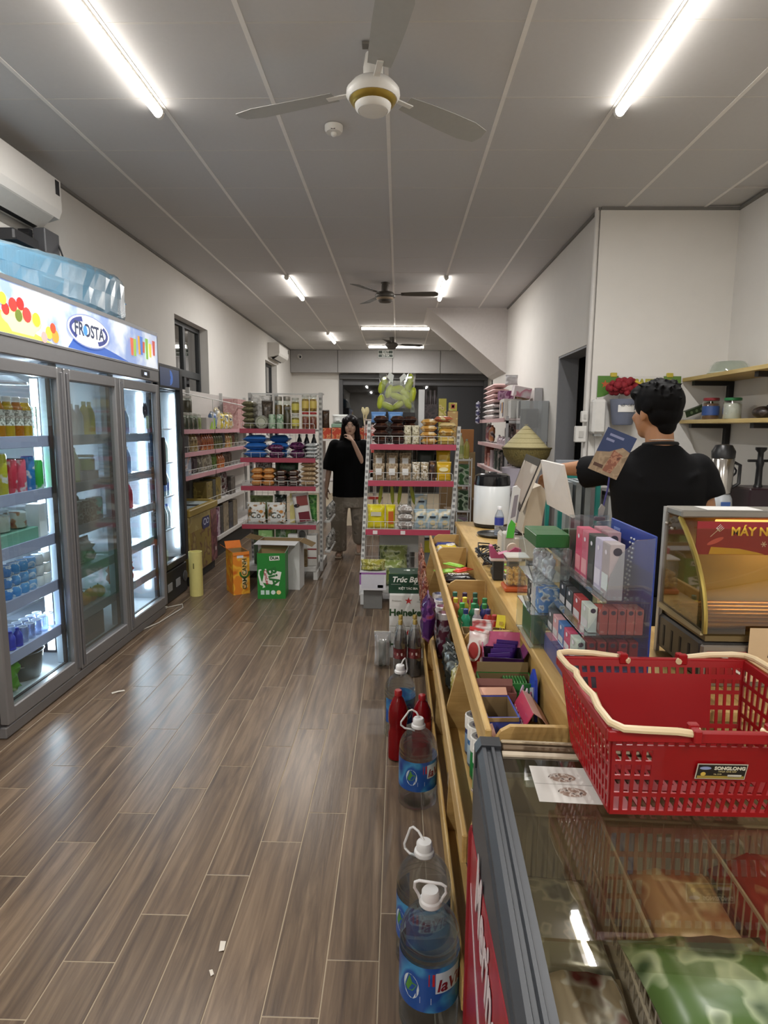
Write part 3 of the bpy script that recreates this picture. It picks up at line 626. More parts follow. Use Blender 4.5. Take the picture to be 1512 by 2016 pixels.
for s in range(3):
    for i, y in enumerate(rowx(5, 4.27, 4.62)):
        c = ['7F9CC8', '8FA6CC', 'C8506A', 'BC3F50', '98A8C8'][(i+s*2) % 5]
        bottle(f'{["upper","middle","lower"][s]}-shelf drink bottle, {nth(i)}, behind right cooler door', XF-.03, y, tiers_c[s]+.001, .032, .20, mat(c, .3), WH, None, 'bottles behind the right cooler door', 'drink_bottle')
pouch('red plastic bag on fifth shelf behind the right cooler door', XF-.02, 4.36, tiers_c[3]-.27+.002, .20, .18, .14, mat('C8323C', .3), rz=pi/2, name='red_bag', wrk=.3)
for i, y in enumerate(rowx(4, 4.27, 4.56)): can(f'white can, {nth(i)} on fourth shelf behind right cooler door', XF-.03, y, tiers_c[3]+.001, .033, .13, mat('C2CCD8', .4), 'white cans behind the right cooler door')
ad = T('air_freshener', 'small fan-shaped grey trinket hung inside the right cooler door', 'ornament', (FX-.062, 4.74, 1.66))
P('rosette', join([disc(.018, .035, 0, 10, .03*cos(a), .03*sin(a)) for a in [k*pi/3 for k in range(6)]]).r(0, 0, pi/2), mat('3E4660', .5), ad); P('tag', box(-.001, .001, .015, .06, -.14, -.04), mat('D2E0C8', .5), ad)
# ---------------------------------------------------------------- slim black cooler
X2 = -1.97; SY0, SY1 = 5.03, 5.62; blackm = mat('1E1F22', .35, .2)
t = T('slim_cooler', 'slim black glass-door cooler with a bright light strip behind the big cooler', 'fridge', (0, 0, 0))
P('cabinet', join([box(XL+.01, X2-.05, SY0, SY0+.04, .28, 2.07), box(XL+.01, X2-.05, SY1-.04, SY1, .28, 2.07), box(XL+.01, XL+.05, SY0+.04, SY1-.04, .28, 2.07), box(XL+.05, X2-.05, SY0+.04, SY1-.04, 1.85, 2.07), box(XL+.05, X2-.05, SY0+.04, SY1-.04, .28, .32)]), blackm, t)
P('liner', join([box(XL+.051, XL+.056, SY0+.045, SY1-.045, .325, 1.845), box(XL+.06, X2-.06, SY1-.046, SY1-.041, .325, 1.845), box(XL+.06, X2-.06, SY0+.041, SY0+.046, .325, 1.845)]), inner, t)
P('base', box(XL+.01, X2-.02, SY0+.01, SY1-.01, .0, .28, .01), mat('141416', .5), t)
for k in range(2): P('base_plate', box(X2-.02, X2-.015, SY0+.09+k*.2, SY0+.19+k*.2, .10, .17), mat('8F9194', .4), t)
P('base_dial', lathe([(.05, 0), (.05, .008), (.03, .012)], 18).r(0, pi/2, 0), mat('55575A', .4), t, (X2-.02, SY0+.52, .15))
d = P('door', join([box(X2-.05, X2, SY0, SY0+.05, .30, 2.05, .006), box(X2-.05, X2, SY1-.07, SY1, .30, 2.05, .006), box(X2-.05, X2, SY0+.05, SY1-.07, 1.86, 2.05, .006), box(X2-.05, X2, SY0+.05, SY1-.07, .30, .36, .006)]), blackm, t)
P('pane', box(X2-.03, X2-.026, SY0+.05, SY1-.07, .36, 1.86), glass('EDF4F6', .06, .01), d); P('handle', box(X2, X2+.035, SY0+.01, SY0+.035, 1.05, 1.45, .008), mat('2B2B2E', .4), d)
P('brand_panel', box(X2, X2+.002, SY0+.06, SY1-.09, 1.88, 2.03), mat('5C6C94', .3), d)
for k in range(4): P('swirl', ring(.06-.012*k, .06-.012*k, .005, 0, 24, -1.6, 1.6).fn(lambda p: Vector((X2+.003+.0002*k, SY0+.28+p.x, 1.955+p.z))), emi('4F86E0', .5), d)
P('light_strip', box(X2-.10, X2-.07, SY1-.075, SY1-.065, .42, 1.82), emi('F2F7FF', 9.0), t)
for k, z in enumerate((.62, .92, 1.22, 1.52)): P('shelf', box(XL+.06, X2-.08, SY0+.05, SY1-.08, z-.012, z), mat('B7BCC2', .4), t)
for k, z in enumerate((.62, .92, 1.22)):
    for i, y in enumerate(rowx(5, SY0+.08, SY1-.12)): bottle(f'water bottle, {nth(i)} on {["lowest","middle","upper"][k]} shelf of slim cooler', X2-.13, y, z+.001, .033, .22, mat(['C9D6DA', 'B7CCD6', 'C6D2CC'][k], .2), mat('3A62B8', .4), mat('5C80C4', .4) if k == 1 else None, 'bottles in the slim cooler', 'water_bottle')
dd = T('dark_diamond', 'dark green diamond shape on the slim cooler door', 'ornament', (X2+.004, SY1-.12, 1.395)); P('diamond', poly([(0, -.14), (.05, -.03), (.06, 0), (.05, .03), (0, .10), (-.05, .03), (-.06, 0), (-.04, -.03)]).r(0, 0, pi/2), mat('1F2B26', .6), dd); P('backing', poly([(0, -.15), (.066, 0), (0, .11), (-.066, 0)]).r(0, 0, pi/2).t(-.001), mat('3C4A44', .6), dd)  # flat dark green diamond over a paler backing, just before the door glass
# foam roll, bag, router
t = T('foam_tube', 'upright pale yellow foam tube standing beside the slim cooler', 'tube', (-1.84, 5.42, 0)); P('tube_wall', lathe([(.060, .0), (.060, .41), (.052, .41), (.052, .0)], 20, True, True), mat('C9C078', .7), t, smooth=True); P('dent', box(-.004, .006, -.0615, -.055, .26, .31), mat('6B6638', .8), t)
t = T('wrapped_bundle', 'large light blue plastic-wrapped bundle lying on the drinks cooler', 'bag', (0, 0, 0))
secs = [(2.55, 2.27, 2.42, .17), (3.1, 2.268, 2.47, .18), (3.8, 2.268, 2.56, .19), (4.2, 2.27, 2.60, .19), (4.50, 2.272, 2.612, .19), (4.515, 2.275, 2.61, .187), (4.62, 2.285, 2.61, .165), (4.68, 2.30, 2.60, .13), (4.73, 2.36, 2.555, .07), (4.75, 2.42, 2.52, .03), (4.78, 2.38, 2.55, .06), (4.82, 2.36, 2.57, .075)]
fine = []
for s0, s1 in zip(secs[:-1], secs[1:]):
    n_ = max(1, int((s1[0]-s0[0])/.07))
    for q in range(n_): fine.append(tuple(a+(b-a)*q/n_ for a, b in zip(s0, s1)))
secs = fine+[secs[-1]]
rows = []
for (y, z0, z1, hw) in secs:
    r_ = []
    for k in range(25):
        a = 2*pi*k/24; cx_, cz_ = cos(a), sin(a); e = .32
        sx_ = math.copysign(abs(cx_)**e, cx_); sz_ = math.copysign(abs(cz_)**e, cz_); R = random.random()
        r_.append((-2.19+hw*sx_*(1+.07*(R-.5)), y+.03*(random.random()-.5), (z0+z1)/2+(z1-z0)/2*sz_*(1+.09*(random.random()-.5))))
    rows.append(r_)
P('plastic_wrap', sheet(rows, 25, len(rows), .001), glass('C8E2EE', .08, .25, .20, 'A2C8DA'), t, smooth=False)
P('foam_block', box(-2.365, -2.015, 2.6, 4.48, 2.275, 2.40, .01).fn(lambda p: Vector((p.x, p.y, p.z+max(0, p.z-2.3)*1.95*(p.y-2.6)/1.9))), wood('foam_streaks', 'A8C2C8', 'BCD2D8', 'CFE0E4', 'z', 8, .8, 0, .1, 0, 26), t)
P('knot', join([tube([(-2.19, 4.765, 2.46), (-2.18+.05*cos(a), 4.80, 2.47+.06*sin(a)), (-2.18+.07*cos(a), 4.83, 2.47+.08*sin(a))], [.02, .012, .004]) for a in [k*1.05 for k in range(6)]]), mat('5C9AD0', .3), t)
t = T('router_box', 'grey network box with black cables on the wall under the air conditioner', 'router', (-2.33, 4.08, 2.625))
P('shelf_bracket', box(-.105, .10, -.40, .16, -.01, .0), BK, t); P('router_body', box(-.02, .06, -.03, .14, .002, .17, .006), mat('4B4B4E', .45), t); P('adapter', box(-.09, -.02, -.07, -.03, .002, .15), BK, t); P('adapter', box(-.08, .06, -.36, -.10, .002, .07, .01), mat('202023', .5), t)
P('cable', tube([(.02, .0, .15), (.02, .01, .165), (.02, .06, .17), (.03, .11, .16), (.06, .13, .10), (.09, .12, .02), (.10, .22, .012), (.08, .26, .012)], .006), BK, t, smooth=True); P('cable', tube([(0, -.06, .12), (-.02, -.14, .10), (.02, -.2, .05), (.05, -.25, .07)], .003), BK, t)
t = T('white_cable', 'white cable loop on the floor by the cooler foot', 'cable', (0, 0, 0)); P('cable', tube([(-2.0, 4.2, .006), (-1.87, 4.6, .006), (-1.84, 4.85, .006), (-1.82, 5.0, .006), (-1.86, 5.1, .008), (-1.96, 5.0, .006)], .005), mat('B9B4AA', .5), t, smooth=True); P('plug', box(-1.99, -1.95, 4.97, 5.0, .001, .02, .004), mat('C9C4BA', .5), t)
for i, (x, y, l) in enumerate(((-1.62, 3.35, .07), (-.51, 1.62, .035), (-.515, 1.53, .02))):
    t = T('litter_scrap', ['pale scrap of paper on the floor before the drinks cooler', 'larger white crumb on the floor planks in the foreground', 'smaller white crumb on the floor planks in the foreground'][i], 'litter', (x, y, 0), (0, 0, [0.6, .1, .5][i])); P('scrap', sheet([[(-l/2, -l*.15, .001), (0, -l*.17, .005), (l/2, -l*.12, .001)], [(-l/2, l*.15, .001), (0, l*.12, .004), (l/2, l*.16, .001)]] if i == 0 else [[(-l*.2, -l/2, .001), (l*.25, -l/2, .004)], [(-l*.25, l/2, .003), (l*.22, l/2, .001)]], 3 if i == 0 else 2, 2, .001), mat('CFC8BC', .7), t)
# ================================================================ GONDOLA SHELVES
railm = mat('9C3A4C', .4); railp = mat('C08E96', .45); gw = mat('C9C9C6', .45); gpost = mat('B6B6B4', .5); hole = mat('2A2A2A', .7)
def post(parent, x, y, z0, z1, lean=0.0, m=gpost, face=-1, axis='y'):
    """perforated upright; slots are recessed dark pieces"""
    n = 26; h = z1-z0
    g = box(-.016, .016, -.03, .03, z0, z1, .002).fn(lambda p: Vector((p.x+lean*(p.z-z0), p.y, p.z)))
    p_ = P('upright', g, m, parent, (x, y, 0))
    sl = []
    k = z0+.1
    while k < z1-.04:
        o = lean*(k-z0)
        for dx in (-.0085, .0025): sl.append(box(dx+o, dx+.006+o, -.031, -.029, k, k+.026))
        k += .05
    P('slots', join(sl), hole, p_, kind='stuff')
def guard(parent, x0, x1, y, z, h=.06, n=8):
    g = [tube([(x0, y, z), (x0, y, z+h-.01), (x0+.01, y, z+h), (x1-.01, y, z+h), (x1, y, z+h-.01), (x1, y, z)], .0028, 5)]
    g += [tube([(x0+(x1-x0)*i/n, y, z), (x0+(x1-x0)*i/n, y, z+h)], .002, 4) for i in range(1, n)]
    P('guard_rail', join(g), gw, parent)
def mesh_back(parent, x0, x1, y, z0, z1, lean=0):
    g = []
    for i in range(int((x1-x0)/.06)+1): g.append(box(x0+i*.06, x0+i*.06+.003, y, y+.003, z0, z1))
    for i in range(int((z1-z0)/.10)+1): g.append(box(x0, x1, y-.002, y, z0+i*.1, z0+i*.1+.003))
    P('wire_back', join(g).fn(lambda p: Vector((p.x+lean*(p.z-z0), p.y, p.z))), gw, parent)
LT = [1.52, 1.235, .955, .568]; LX0, LX1, LY = -1.545, -.815, 6.0
t = T('gondola_shelf', 'left gondola shelf with red price rails, end facing the aisle', 'shelf unit', (0, 0, 0))
post(t, LX1+.035, LY+.20, 0.06, 1.885); post(t, LX0+.02, LY+.34, 0.06, 1.885); post(t, -1.26, LY+.36, .06, 1.87, 0, mat('B9BCBC', .5))
P('foot', box(LX1-.03, LX1+.015, LY+.02, LY+.85, 0, .09, .004), gw, t); P('foot', box(LX0-.01, LX0+.03, LY+.02, LY+.85, 0, .09, .004), gw, t)
P('top_rail', box(LX0, LX1+.05, LY+.34, LY+.36, 1.868, 1.885), gw, t); P('top_rail', box(LX1+.03, LX1+.045, LY+.20, LY+.36, 1.868, 1.883), gw, t)
mesh_back(t, LX0, LX1, LY+.36, .15, 1.86)
for z in LT:
    s = P('shelf', box(LX0, LX1, LY+.006, LY+.34, z-.02, z, .002), mat('B9B7B4', .5), t)
    P('price_rail', box(LX0-.01, LX1+.005, LY-.006, LY+.006, z-.042, z+.004, .002), railm, s); guard(s, LX0+.005, LX1-.005, LY+.012, z, .055)
P('bottom_deck', box(LX0, LX1, LY+.01, LY+.60, .09, .14, .003), gw, t)
for zi, z in enumerate([.568, .25]):        # side shelves facing the walkway
    s = P('side_shelf', box(LX1+.054, LX1+.115, LY+.30, LY+.85, z-.02, z, .002), gw, t)
def onL(z): return f'on left gondola'
def stackslab(desc, where, n, x, y, z, w, l, h, m, name, grp, front=None, cat='bag', wrk=.08, jit=.012, rz=0):
    for i in range(n):
        p = ['lowest', 'second', 'third', 'fourth', 'fifth', 'sixth'][i] if n > 1 else ''
        if n > 1 and i == n-1: p = 'topmost'
        slab(f'{desc}, {p} of {where}' if n > 1 else f'{desc}, {where}', x+jit*(random.random()-.5), y+jit*(random.random()-.5), z+.001+i*(h+.002), w, l, h, m, rz+.06*(random.random()-.5), name, cat, grp, wrk, front, i)
def ox(o): return LX0+o
# tier 1
z = LT[0]
stackslab('flat olive-brown pack of dried mushrooms', 'stack at left end, top tier, left gondola', 5, ox(.06), LY+.15, z, .12, .20, .052, prn('6E6A50', '8F8A68', '3F3B2A', 24, .3), 'mushroom_pack', 'dried mushroom packs')
t2 = T('round_tub', 'round clear tub standing on edge with round label, left gondola top tier', 'tub', (ox(.195), LY+.08, z+.067)); P('tub_body', lathe([(.062, 0), (.066, .006), (.066, .06), (.060, .066)], 24).r(-pi/2, 0, 0).t(0, -.033, 0), mat('8A8B7C', .35), t2, smooth=True); P('round_label', disc(.05, .05, -.036, 24), mat('B5B8A4', .4), t2); P('label_ring', ring(.046, .046, .008, -.0372, 24), mat('6C705C', .4), t2)
pouch('dark lumpy bag of dried fungus behind the round tub', ox(.225), LY+.20, z+.003, .115, .27, .08, prn('453C33', '6A5E50', '2A241E', 30, .35), wrk=.35, name='dried_fungus_bag')
for i in range(2):
    can(f'pale green tin, {["left","right"][i]} of pair on left gondola top tier', ox(.295+i*.078), LY+.09, z+.001, .036, .145, prn('A9BFA4', '4E7F56', 'D5DED0', 20, .35, (.55, .66), i), 'pale green tins', name='tea_tin', cat='tin')
    jar(f'tall brown jar, {["left","right"][i]} one behind the pale green tins', ox(.335+i*.085), LY+.22, z+.001, .038, .325, prn('6A5128', '8A6E38', '463418', 16), mat('8E8A80', .4, .4))
for i in range(2):
    jar(f'yellow-labelled tall jar, {["lower","upper"][i]} of two on left gondola top tier', ox(.525), LY+.10, z+.001+i*.155, .038, .152, mat('8A7A2C', .4), mat('B9B9B0', .4), 'yellow labelled jars', mat('C8BE58', .4))
jar('dark jar left of the yellow-labelled jars, left gondola', ox(.44), LY+.14, z+.001, .034, .22, mat('4A4030', .4), mat('6A6A66', .4))
for i in range(2):
    for k in range(2):
        jar(f'{["lower","upper"][k]} {["left","right"][i]} amber jar at right end of left gondola top tier', ox(.625+i*.078), LY+.10, z+.001+k*.172, .036, .168, [prn('7A2F1E', 'A5623A', '542014', 18), prn('9A7426', 'B58E38', '6E501A', 18)][k], [mat('A83230', .4), mat('C8C8C0', .4)][k], 'amber jars', mat('C9B25A', .4) if k else None)
pouch('dark brown dried bag clipped on the right post of the left gondola', LX1+.085, LY+.22, 1.535, .07, .17, .05, prn('3A281C', '5A4430', '241810', 40), name='dried_bag', wrk=.4)
carton('white printed box at the back of left gondola top tier', ox(.15), LY+.285, z+.001, .18, .05, .335, prn('D9D8D4', 'B4B2AC', 'E8E6E2', 18), name='white_box')
# tier 2
z = LT[1]; bl = mat('2D66AE', .28, 0, .15, 12); pu = prn('43173E', '8A4A78', '2A0E2C', 34, .3)
stackslab('royal blue pillow bag', 'left stack, second tier, left gondola', 3, ox(.125), LY+.16, z, .235, .24, .072, bl, 'blue_bag', 'blue pillow bags')
stackslab('royal blue pillow bag', 'right stack behind purple bags, left gondola', 3, ox(.345), LY+.235, z, .20, .18, .072, bl, 'blue_bag', 'blue pillow bags')
stackslab('shiny purple bag', 'left pair in front of blue stack, left gondola', 2, ox(.335), LY+.075, z, .165, .10, .062, pu, 'purple_bag', 'purple bags')
stackslab('shiny purple bag', 'right stack beside silver packs, left gondola', 2, ox(.54), LY+.15, z, .155, .22, .075, pu, 'purple_bag', 'purple bags')
stackslab('silver-white flat pack', 'stack at right end, second tier, left gondola', 4, ox(.685), LY+.15, z, .122, .20, .034, prn('C9CCCB', '8E9494', 'E8EAE8', 26, .25), 'silver_pack', 'silver packs')
for i in range(3): bottle(f'dark bottle, {nth(i)} at back of left gondola second tier', ox(.53+i*.075), LY+.30, z+.001, .03, .235, mat('23262A', .3), mat('4A4A4A', .4), mat('6D7478', .4), 'dark bottles at back of left gondola')
# tier 3
z = LT[2]; org = prn('C07E3A', 'D9A05C', 'A8662A', 20, .35); brn = prn('3B211C', '7E5A40', '4A2C24', 18, .35, (.6, .72))
stackslab('orange-tan snack pack', 'left stack, third tier, left gondola', 3, ox(.135), LY+.11, z, .118, .16, .056, org, 'orange_pack', 'orange packs', mat('D9B27A', .4))
stackslab('orange-tan snack pack', 'second stack, third tier, left gondola', 3, ox(.258), LY+.11, z, .118, .16, .056, org, 'orange_pack', 'orange packs', mat('D9B27A', .4))
stackslab('dark chocolate-brown pack', 'stack right of orange packs, left gondola', 3, ox(.388), LY+.11, z, .112, .16, .050, brn, 'brown_pack', 'dark brown packs', mat('C9C2B8', .4))
stackslab('dark chocolate-brown pack', 'second brown stack, third tier, left gondola', 3, ox(.508), LY+.11, z, .112, .16, .050, brn, 'brown_pack', 'dark brown packs', mat('C9C2B8', .4))
stackslab('beige clear pack of noodles', 'stack at right end, third tier, left gondola', 5, ox(.655), LY+.15, z, .16, .20, .046, prn('A98E6C', 'D2BE9C', '7C5F40', 20, .3), 'noodle_pack', 'beige packs')
pouch('silver patterned bag at back, third tier, left gondola', ox(.17), LY+.24, z+.003, .18, .24, .06, prn('B8B8B8', '5A4A48', 'E2E2E0', 30, .25), name='silver_bag')
pouch('dark green bag at back of third tier, left gondola', ox(.41), LY+.24, z+.003, .24, .24, .05, prn('1E3A2A', '2F5C3E', '14241C', 20, .35), name='green_bag')
# tier 4
z = LT[3]; wpm = prn('DADBD6', 'B98A5A', '4A5A48', 26, .35, (.60, .66))
for i in range(2): pouch(f'white snack pouch with dark round lettering, {["left","right"][i]} of pair on left gondola fourth tier', ox(.115+i*.205), LY+.10, z+.001, .19, .205, .05, wpm, name='white_pouch', grp='white snack pouches', seed=i, txt=('Co', .085, .085, mat('2E3A34', .5)), patch=[('d', -.06, .13, .016, .014, mat('A06A3A', .5)), ('d', .055, .125, .02, .016, mat('C08238', .5))])
pouch('olive green bag standing behind the left white pouch', ox(.14), LY+.24, z+.001, .24, .26, .07, prn('6E7E4E', '8C9A64', '4E5C36', 18), name='green_bag')
pouch('white and black leaf-print pouch behind the right white pouch', ox(.338), LY+.24, z+.003, .13, .27, .06, prn('C4C8C6', '1F3A28', '2A2E2A', 22, .35, (.52, .6)), name='leaf_pouch')
carton('narrow tall cream-yellow box on left gondola fourth tier', ox(.475), LY+.18, z+.001, .052, .06, .30, prn('C9BE7A', 'DAD8C8', 'B5A548', 10), name='tall_box')
pouch('tilted maroon and white pouch on left gondola fourth tier', ox(.60), LY+.11, z+.014, .17, .29, .04, mat('D2CEC8', .4), roll=rad(-8), name='maroon_pouch', patch=[('q', .015, .225, .055, .05, mat('7A2A24', .4)), ('q', .015, .06, .055, .05, mat('6A1E2C', .4)), ('d', -.045, .18, .03, .018, mat('1E1A18', .4))], wrk=.04)
pouch('bright green pack at the right end of left gondola fourth tier', ox(.665), LY+.24, z+.003, .10, .27, .05, prn('3E7E3A', '76A85C', '2C5A2C', 24), name='green_pack')
stackslab('dark red flat pack', 'stack at back of left gondola fourth tier', 3, ox(.52), LY+.26, z, .14, .12, .07, mat('4A2024', .4), 'red_pack', 'dark red packs')
# bottom deck
z = .141; gbm = prn('7FA866', 'A5C48A', '4E7A48', 12, .4)
for i, (o, h, m_) in enumerate(((.13, .40, mat('4A5A44', .5)), (.22, .37, gbm), (.355, .36, prn('5E8A5A', 'C2CEC0', '3E6240', 14)), (.46, .36, prn('7A9A52', '4C7040', 'A0B878', 14)))):
    carton(['dark green carton at left of left gondola deck', 'light green carton, tallest front one on left gondola deck', 'mid green carton right of light green one on deck', 'olive green carton right of mid green one on deck'][i], ox(o), LY+(.20 if i != 1 else .07), z, .105 if i != 1 else .14, .16 if i != 1 else .10, h, m_, name='green_carton')
for i, (o, h, y) in enumerate(((.50, .33, .05), (.575, .40, .17), (.68, .31, .14))):
    carton(['white box with green oval, left of three on gondola deck', 'white box with grey arch, taller one on gondola deck', 'white box with red stripe at right of gondola deck'][i], ox(o), LY+y, z, .10, .09 if i < 2 else .14, h, mat('D4D3CE', .5), name='white_box', patch=[[('d', 0, h-.07, .034, .04, mat('4E5E48', .5))], [('d', 0, h-.09, .038, .045, mat('5A5A58', .5))], [('q', 0, .08, .05, .008, mat('8A3A3A', .5)), ('q', 0, .17, .05, .008, mat('8A3A3A', .5))]][i])
carton('brown tea carton on the white deck right of the open carton', ox(.60), LY+.03, z, .085, .04, .18, prn('7A6646', '5E4C32', '94805A', 18), name='brown_carton')
for i, z in enumerate((.569, .251)):
    for k in range(3): pouch(f'grey and white bag, {["nearest","middle","farthest"][k]} on {["upper","lower"][i]} walkway side shelf', LX1+.088, LY+.42+k*.17, z+.003, .14, .15, .05, prn('8A8A86', 'D2D2CE', '3A3A38', 20, .35, (.5, .6), k+i), rz=pi/2, name='side_bag', wrk=.3)
# cartons on the floor before the left gondola
def open_carton(label, x, y, w, d, h, m, mi, rz, flaps, name='open_carton', deco=None, th=.004):
    t = T(name, label, 'box', (x, y, 0), (0, 0, rz))
    P('box_body', join([box(-w/2, w/2, -d/2, -d/2+th, 0, h), box(-w/2, w/2, d/2-th, d/2, 0, h), box(-w/2, -w/2+th, -d/2+th, d/2-th, 0, h), box(w/2-th, w/2, -d/2+th, d/2-th, 0, h), box(-w/2+th, w/2-th, -d/2+th, d/2-th, 0.001, th)]), m, t)
    P('inner_lining', join([box(-w/2+th, w/2-th, d/2-th-.001, d/2-th, th, h-.002), box(-w/2+th, -w/2+th+.001, -d/2+th, d/2-th-.001, th, h-.002), box(w/2-th-.001, w/2-th, -d/2+th, d/2-th-.001, th, h-.002)]), mi, t)
    for (side, ang, ln, fm) in flaps:
        L_ = w if side in 'fb' else d
        g = box(-L_/2+.003, L_/2-.003, 0, ln, 0, th*.7)
        zr = {'f': pi, 'b': 0, 'l': pi/2, 'r': -pi/2}[side]; pos = {'f': (0, -d/2, h), 'b': (0, d/2, h), 'l': (-w/2, 0, h), 'r': (w/2, 0, h)}[side]
        M = Euler((ang, 0, 0)).to_matrix(); g = G([M@p for p in g.v], g.f)
        P('flap', g.r(0, 0, zr), fm, t, pos)
    return t
kr = mat('8E7650', .8); krl = mat('7A6440', .8)
oc = open_carton('orange drink carton with vertical lettering on the floor', -1.49, 5.56, .155, .22, .40, prn('D9822A', 'E8B23A', 'C8641E', 9, .4), kr, rad(32), [('f', rad(-80), .03, mat('D0741E', .5)), ('l', rad(40), .07, mat('D9762A', .5)), ('b', rad(50), .08, mat('D9762A', .5))], 'drink_carton')
text('CAM CANH', .055, mat('2E3A22', .5), oc, (.03, -.1118, .19), (pi/2, -pi/2, 0), bold=.001); P('emblem', ring(.05, .05, .018, -.1112, 24, pi*.9, pi*2.1).t(.03, 0, .20), mat('3E6A2A', .5), oc); P('price_tag', box(-.04, .02, -.113, -.1112, .345, .395), mat('D9D6E0', .5), oc); P('lettering_band', quad(.005, .055, .06, .35, -.1108), prn('E0B060', 'E8D8B0', 'C89040', 10), oc)
gc = open_carton('bright green drink carton with tilted white label on the floor', -1.135, 5.45, .25, .24, .42, mat('1E7A2C', .45), kr, rad(4), [('b', rad(85), .03, krl), ('r', rad(60), .04, mat('B9BDB4', .6))], 'drink_carton')
P('white_label', quad(-.075, .075, -.065, .065, 0).r(0, rad(12), 0), mat('E2E2D8', .5), gc, (.005, -.1212, .20))
text('BiA', .12, mat('1E6A2A', .5), gc, (.015, -.1218, .205), (pi/2, rad(75), 0), bold=.004); text('CamLee', .04, mat('A82838', .5), gc, (-.045, -.1222, .20), (pi/2, rad(80), 0), bold=.001)
P('white_label', quad(-.045, .045, -.02, .02, 0), mat('E2E2D8', .5), gc, (.03, -.1212, .375), (0, rad(-3), 0)); text('DUA', .035, mat('1E3A20', .5), gc, (.03, -.1218, .375), bold=.002)
for i in range(2): P('icon', quad(-.016, .016, -.02, .02, -.1212), mat('BFD6CC', .5), gc, (-.08+i*.045, 0, .06))
P('icon', disc(.02, .02, -.1212), mat('CFE0DC', .5), gc, (.015, 0, .06)); P('icon', disc(.02, .02, -.1212), mat('E8C98A', .5), gc, (.065, 0, .06)); P('arrow', poly([(-.10, .13), (-.075, .12), (-.08, .10), (-.055, .11), (-.07, .14), (-.09, .17), (-.105, .23), (-.10, .26), (-.085, .265), (-.09, .275), (-.112, .27), (-.118, .22)], -.1212), mat('D9E2D6', .5), gc)
open_carton('large white open carton behind the orange and green cartons', -1.115, 5.76, .40, .20, .47, mat('CBCBC9', .6), kr, rad(-4), [('f', rad(-4), .15, mat('DADADA', .6)), ('l', rad(12), .13, krl), ('r', rad(-22), .13, krl)], 'white_carton')

# ---------------------------------------------------------------- right gondola (leans a little to the right)
RT = [1.402, 1.092, .668]; RY = 5.2; LEAN = .045
def rx0(z): return -.300+LEAN*z*1.05
RWD = .725
t = T('gondola_shelf', 'right gondola shelf with red price rails facing the viewer', 'shelf unit', (0, 0, 0))
post(t, rx0(0)-.018, RY+.14, .05, 1.60, LEAN, mat('D2D2D0', .5)); post(t, rx0(0)+RWD+.035, RY+.16, .05, 1.56, LEAN, mat('D2D2D0', .5)); post(t, .10, RY+.40, .05, 1.86, LEAN*.4, mat('B9BCBC', .5))
mesh_back(t, rx0(0), rx0(0)+RWD, RY+.38, .15, 1.55, LEAN)
for z in RT:
    x0 = rx0(z); s = P('shelf', box(x0, x0+RWD, RY+.006, RY+.36, z-.02, z, .002), mat('C2C0BC', .5), t)
    P('price_rail', box(x0-.004, x0+RWD+.004, RY-.006, RY+.006, z-.045, z+.004, .002), mat('A83E54', .4), s); guard(s, x0+.01, x0+RWD-.008, RY+.012, z, .07, 12)
for k in range(2): P('price_tag', box(rx0(.668)+.06+k*.24, rx0(.668)+.10+k*.24, RY-.008, RY-.006, .63, .662), mat('D8D0D0', .5), t)
P('bottom_deck', box(-.27, .43, RY+.02, RY+.42, .10, .145, .003), mat('D8D8D6', .5), t); P('foot', box(-.315, -.275, RY-.02, RY+.55, 0, .10, .004), mat('D8D8D6', .5), t); P('foot', box(.43, .47, RY-.02, RY+.55, 0, .10, .004), mat('D8D8D6', .5), t)
P('back_sheet', box(-.16, .20, RY+.362, RY+.366, .40, .62), mat('BDBDBB', .6), t); P('white_panel', box(.178, .232, RY+.27, RY+.33, 1.41, 1.88, .003), mat('C9CBCC', .5), t, label='upright white panel with a small dark arrow'); 
def rxx(z, o): return rx0(z)+o
z = RT[0]; brb = prn('2E1A16', '5A3A2A', '1E100E', 20, .28, (.58, .7))
def rs(o): return rxx(RT[0], o)
def stackup(desc, where, n, *a, **k): stackslab(desc, where, n, *a, **k)
stackup('dark brown glossy snack bag', 'leftmost tall stack, top tier, right gondola', 4, rs(.085), RY+.13, z, .13, .17, .058, brb, 'brown_bag', 'dark brown bags')
stackup('dark brown glossy snack bag', 'second tall stack, top tier, right gondola', 4, rs(.225), RY+.13, z, .125, .17, .058, brb, 'brown_bag', 'dark brown bags')
stackup('dark brown glossy snack bag', 'stack behind clear marshmallow packs, right gondola', 4, rs(.335), RY+.285, z, .125, .11, .058, brb, 'brown_bag', 'dark brown bags')
for i in range(2):
    for k in range(2): pouch(f'small clear pack of white sweets, {["lower","upper"][k]} {["left","right"][i]}, right gondola top tier', rs(.315+i*.070), RY+.07, z+.001+k*.078, .066, .074, .035, prn('BDB79A', 'E6E2CE', '8E8668', 60, .25, (.5, .58), k), name='clear_sweet_pack', grp='clear packs of white sweets')
stackup('clear pack of yellow biscuits', 'stack, top tier, right gondola', 4, rs(.498), RY+.12, z, .145, .16, .052, prn('B98A46', 'D8C08A', 'E8E4DC', 14, .2), 'biscuit_pack', 'clear biscuit packs')
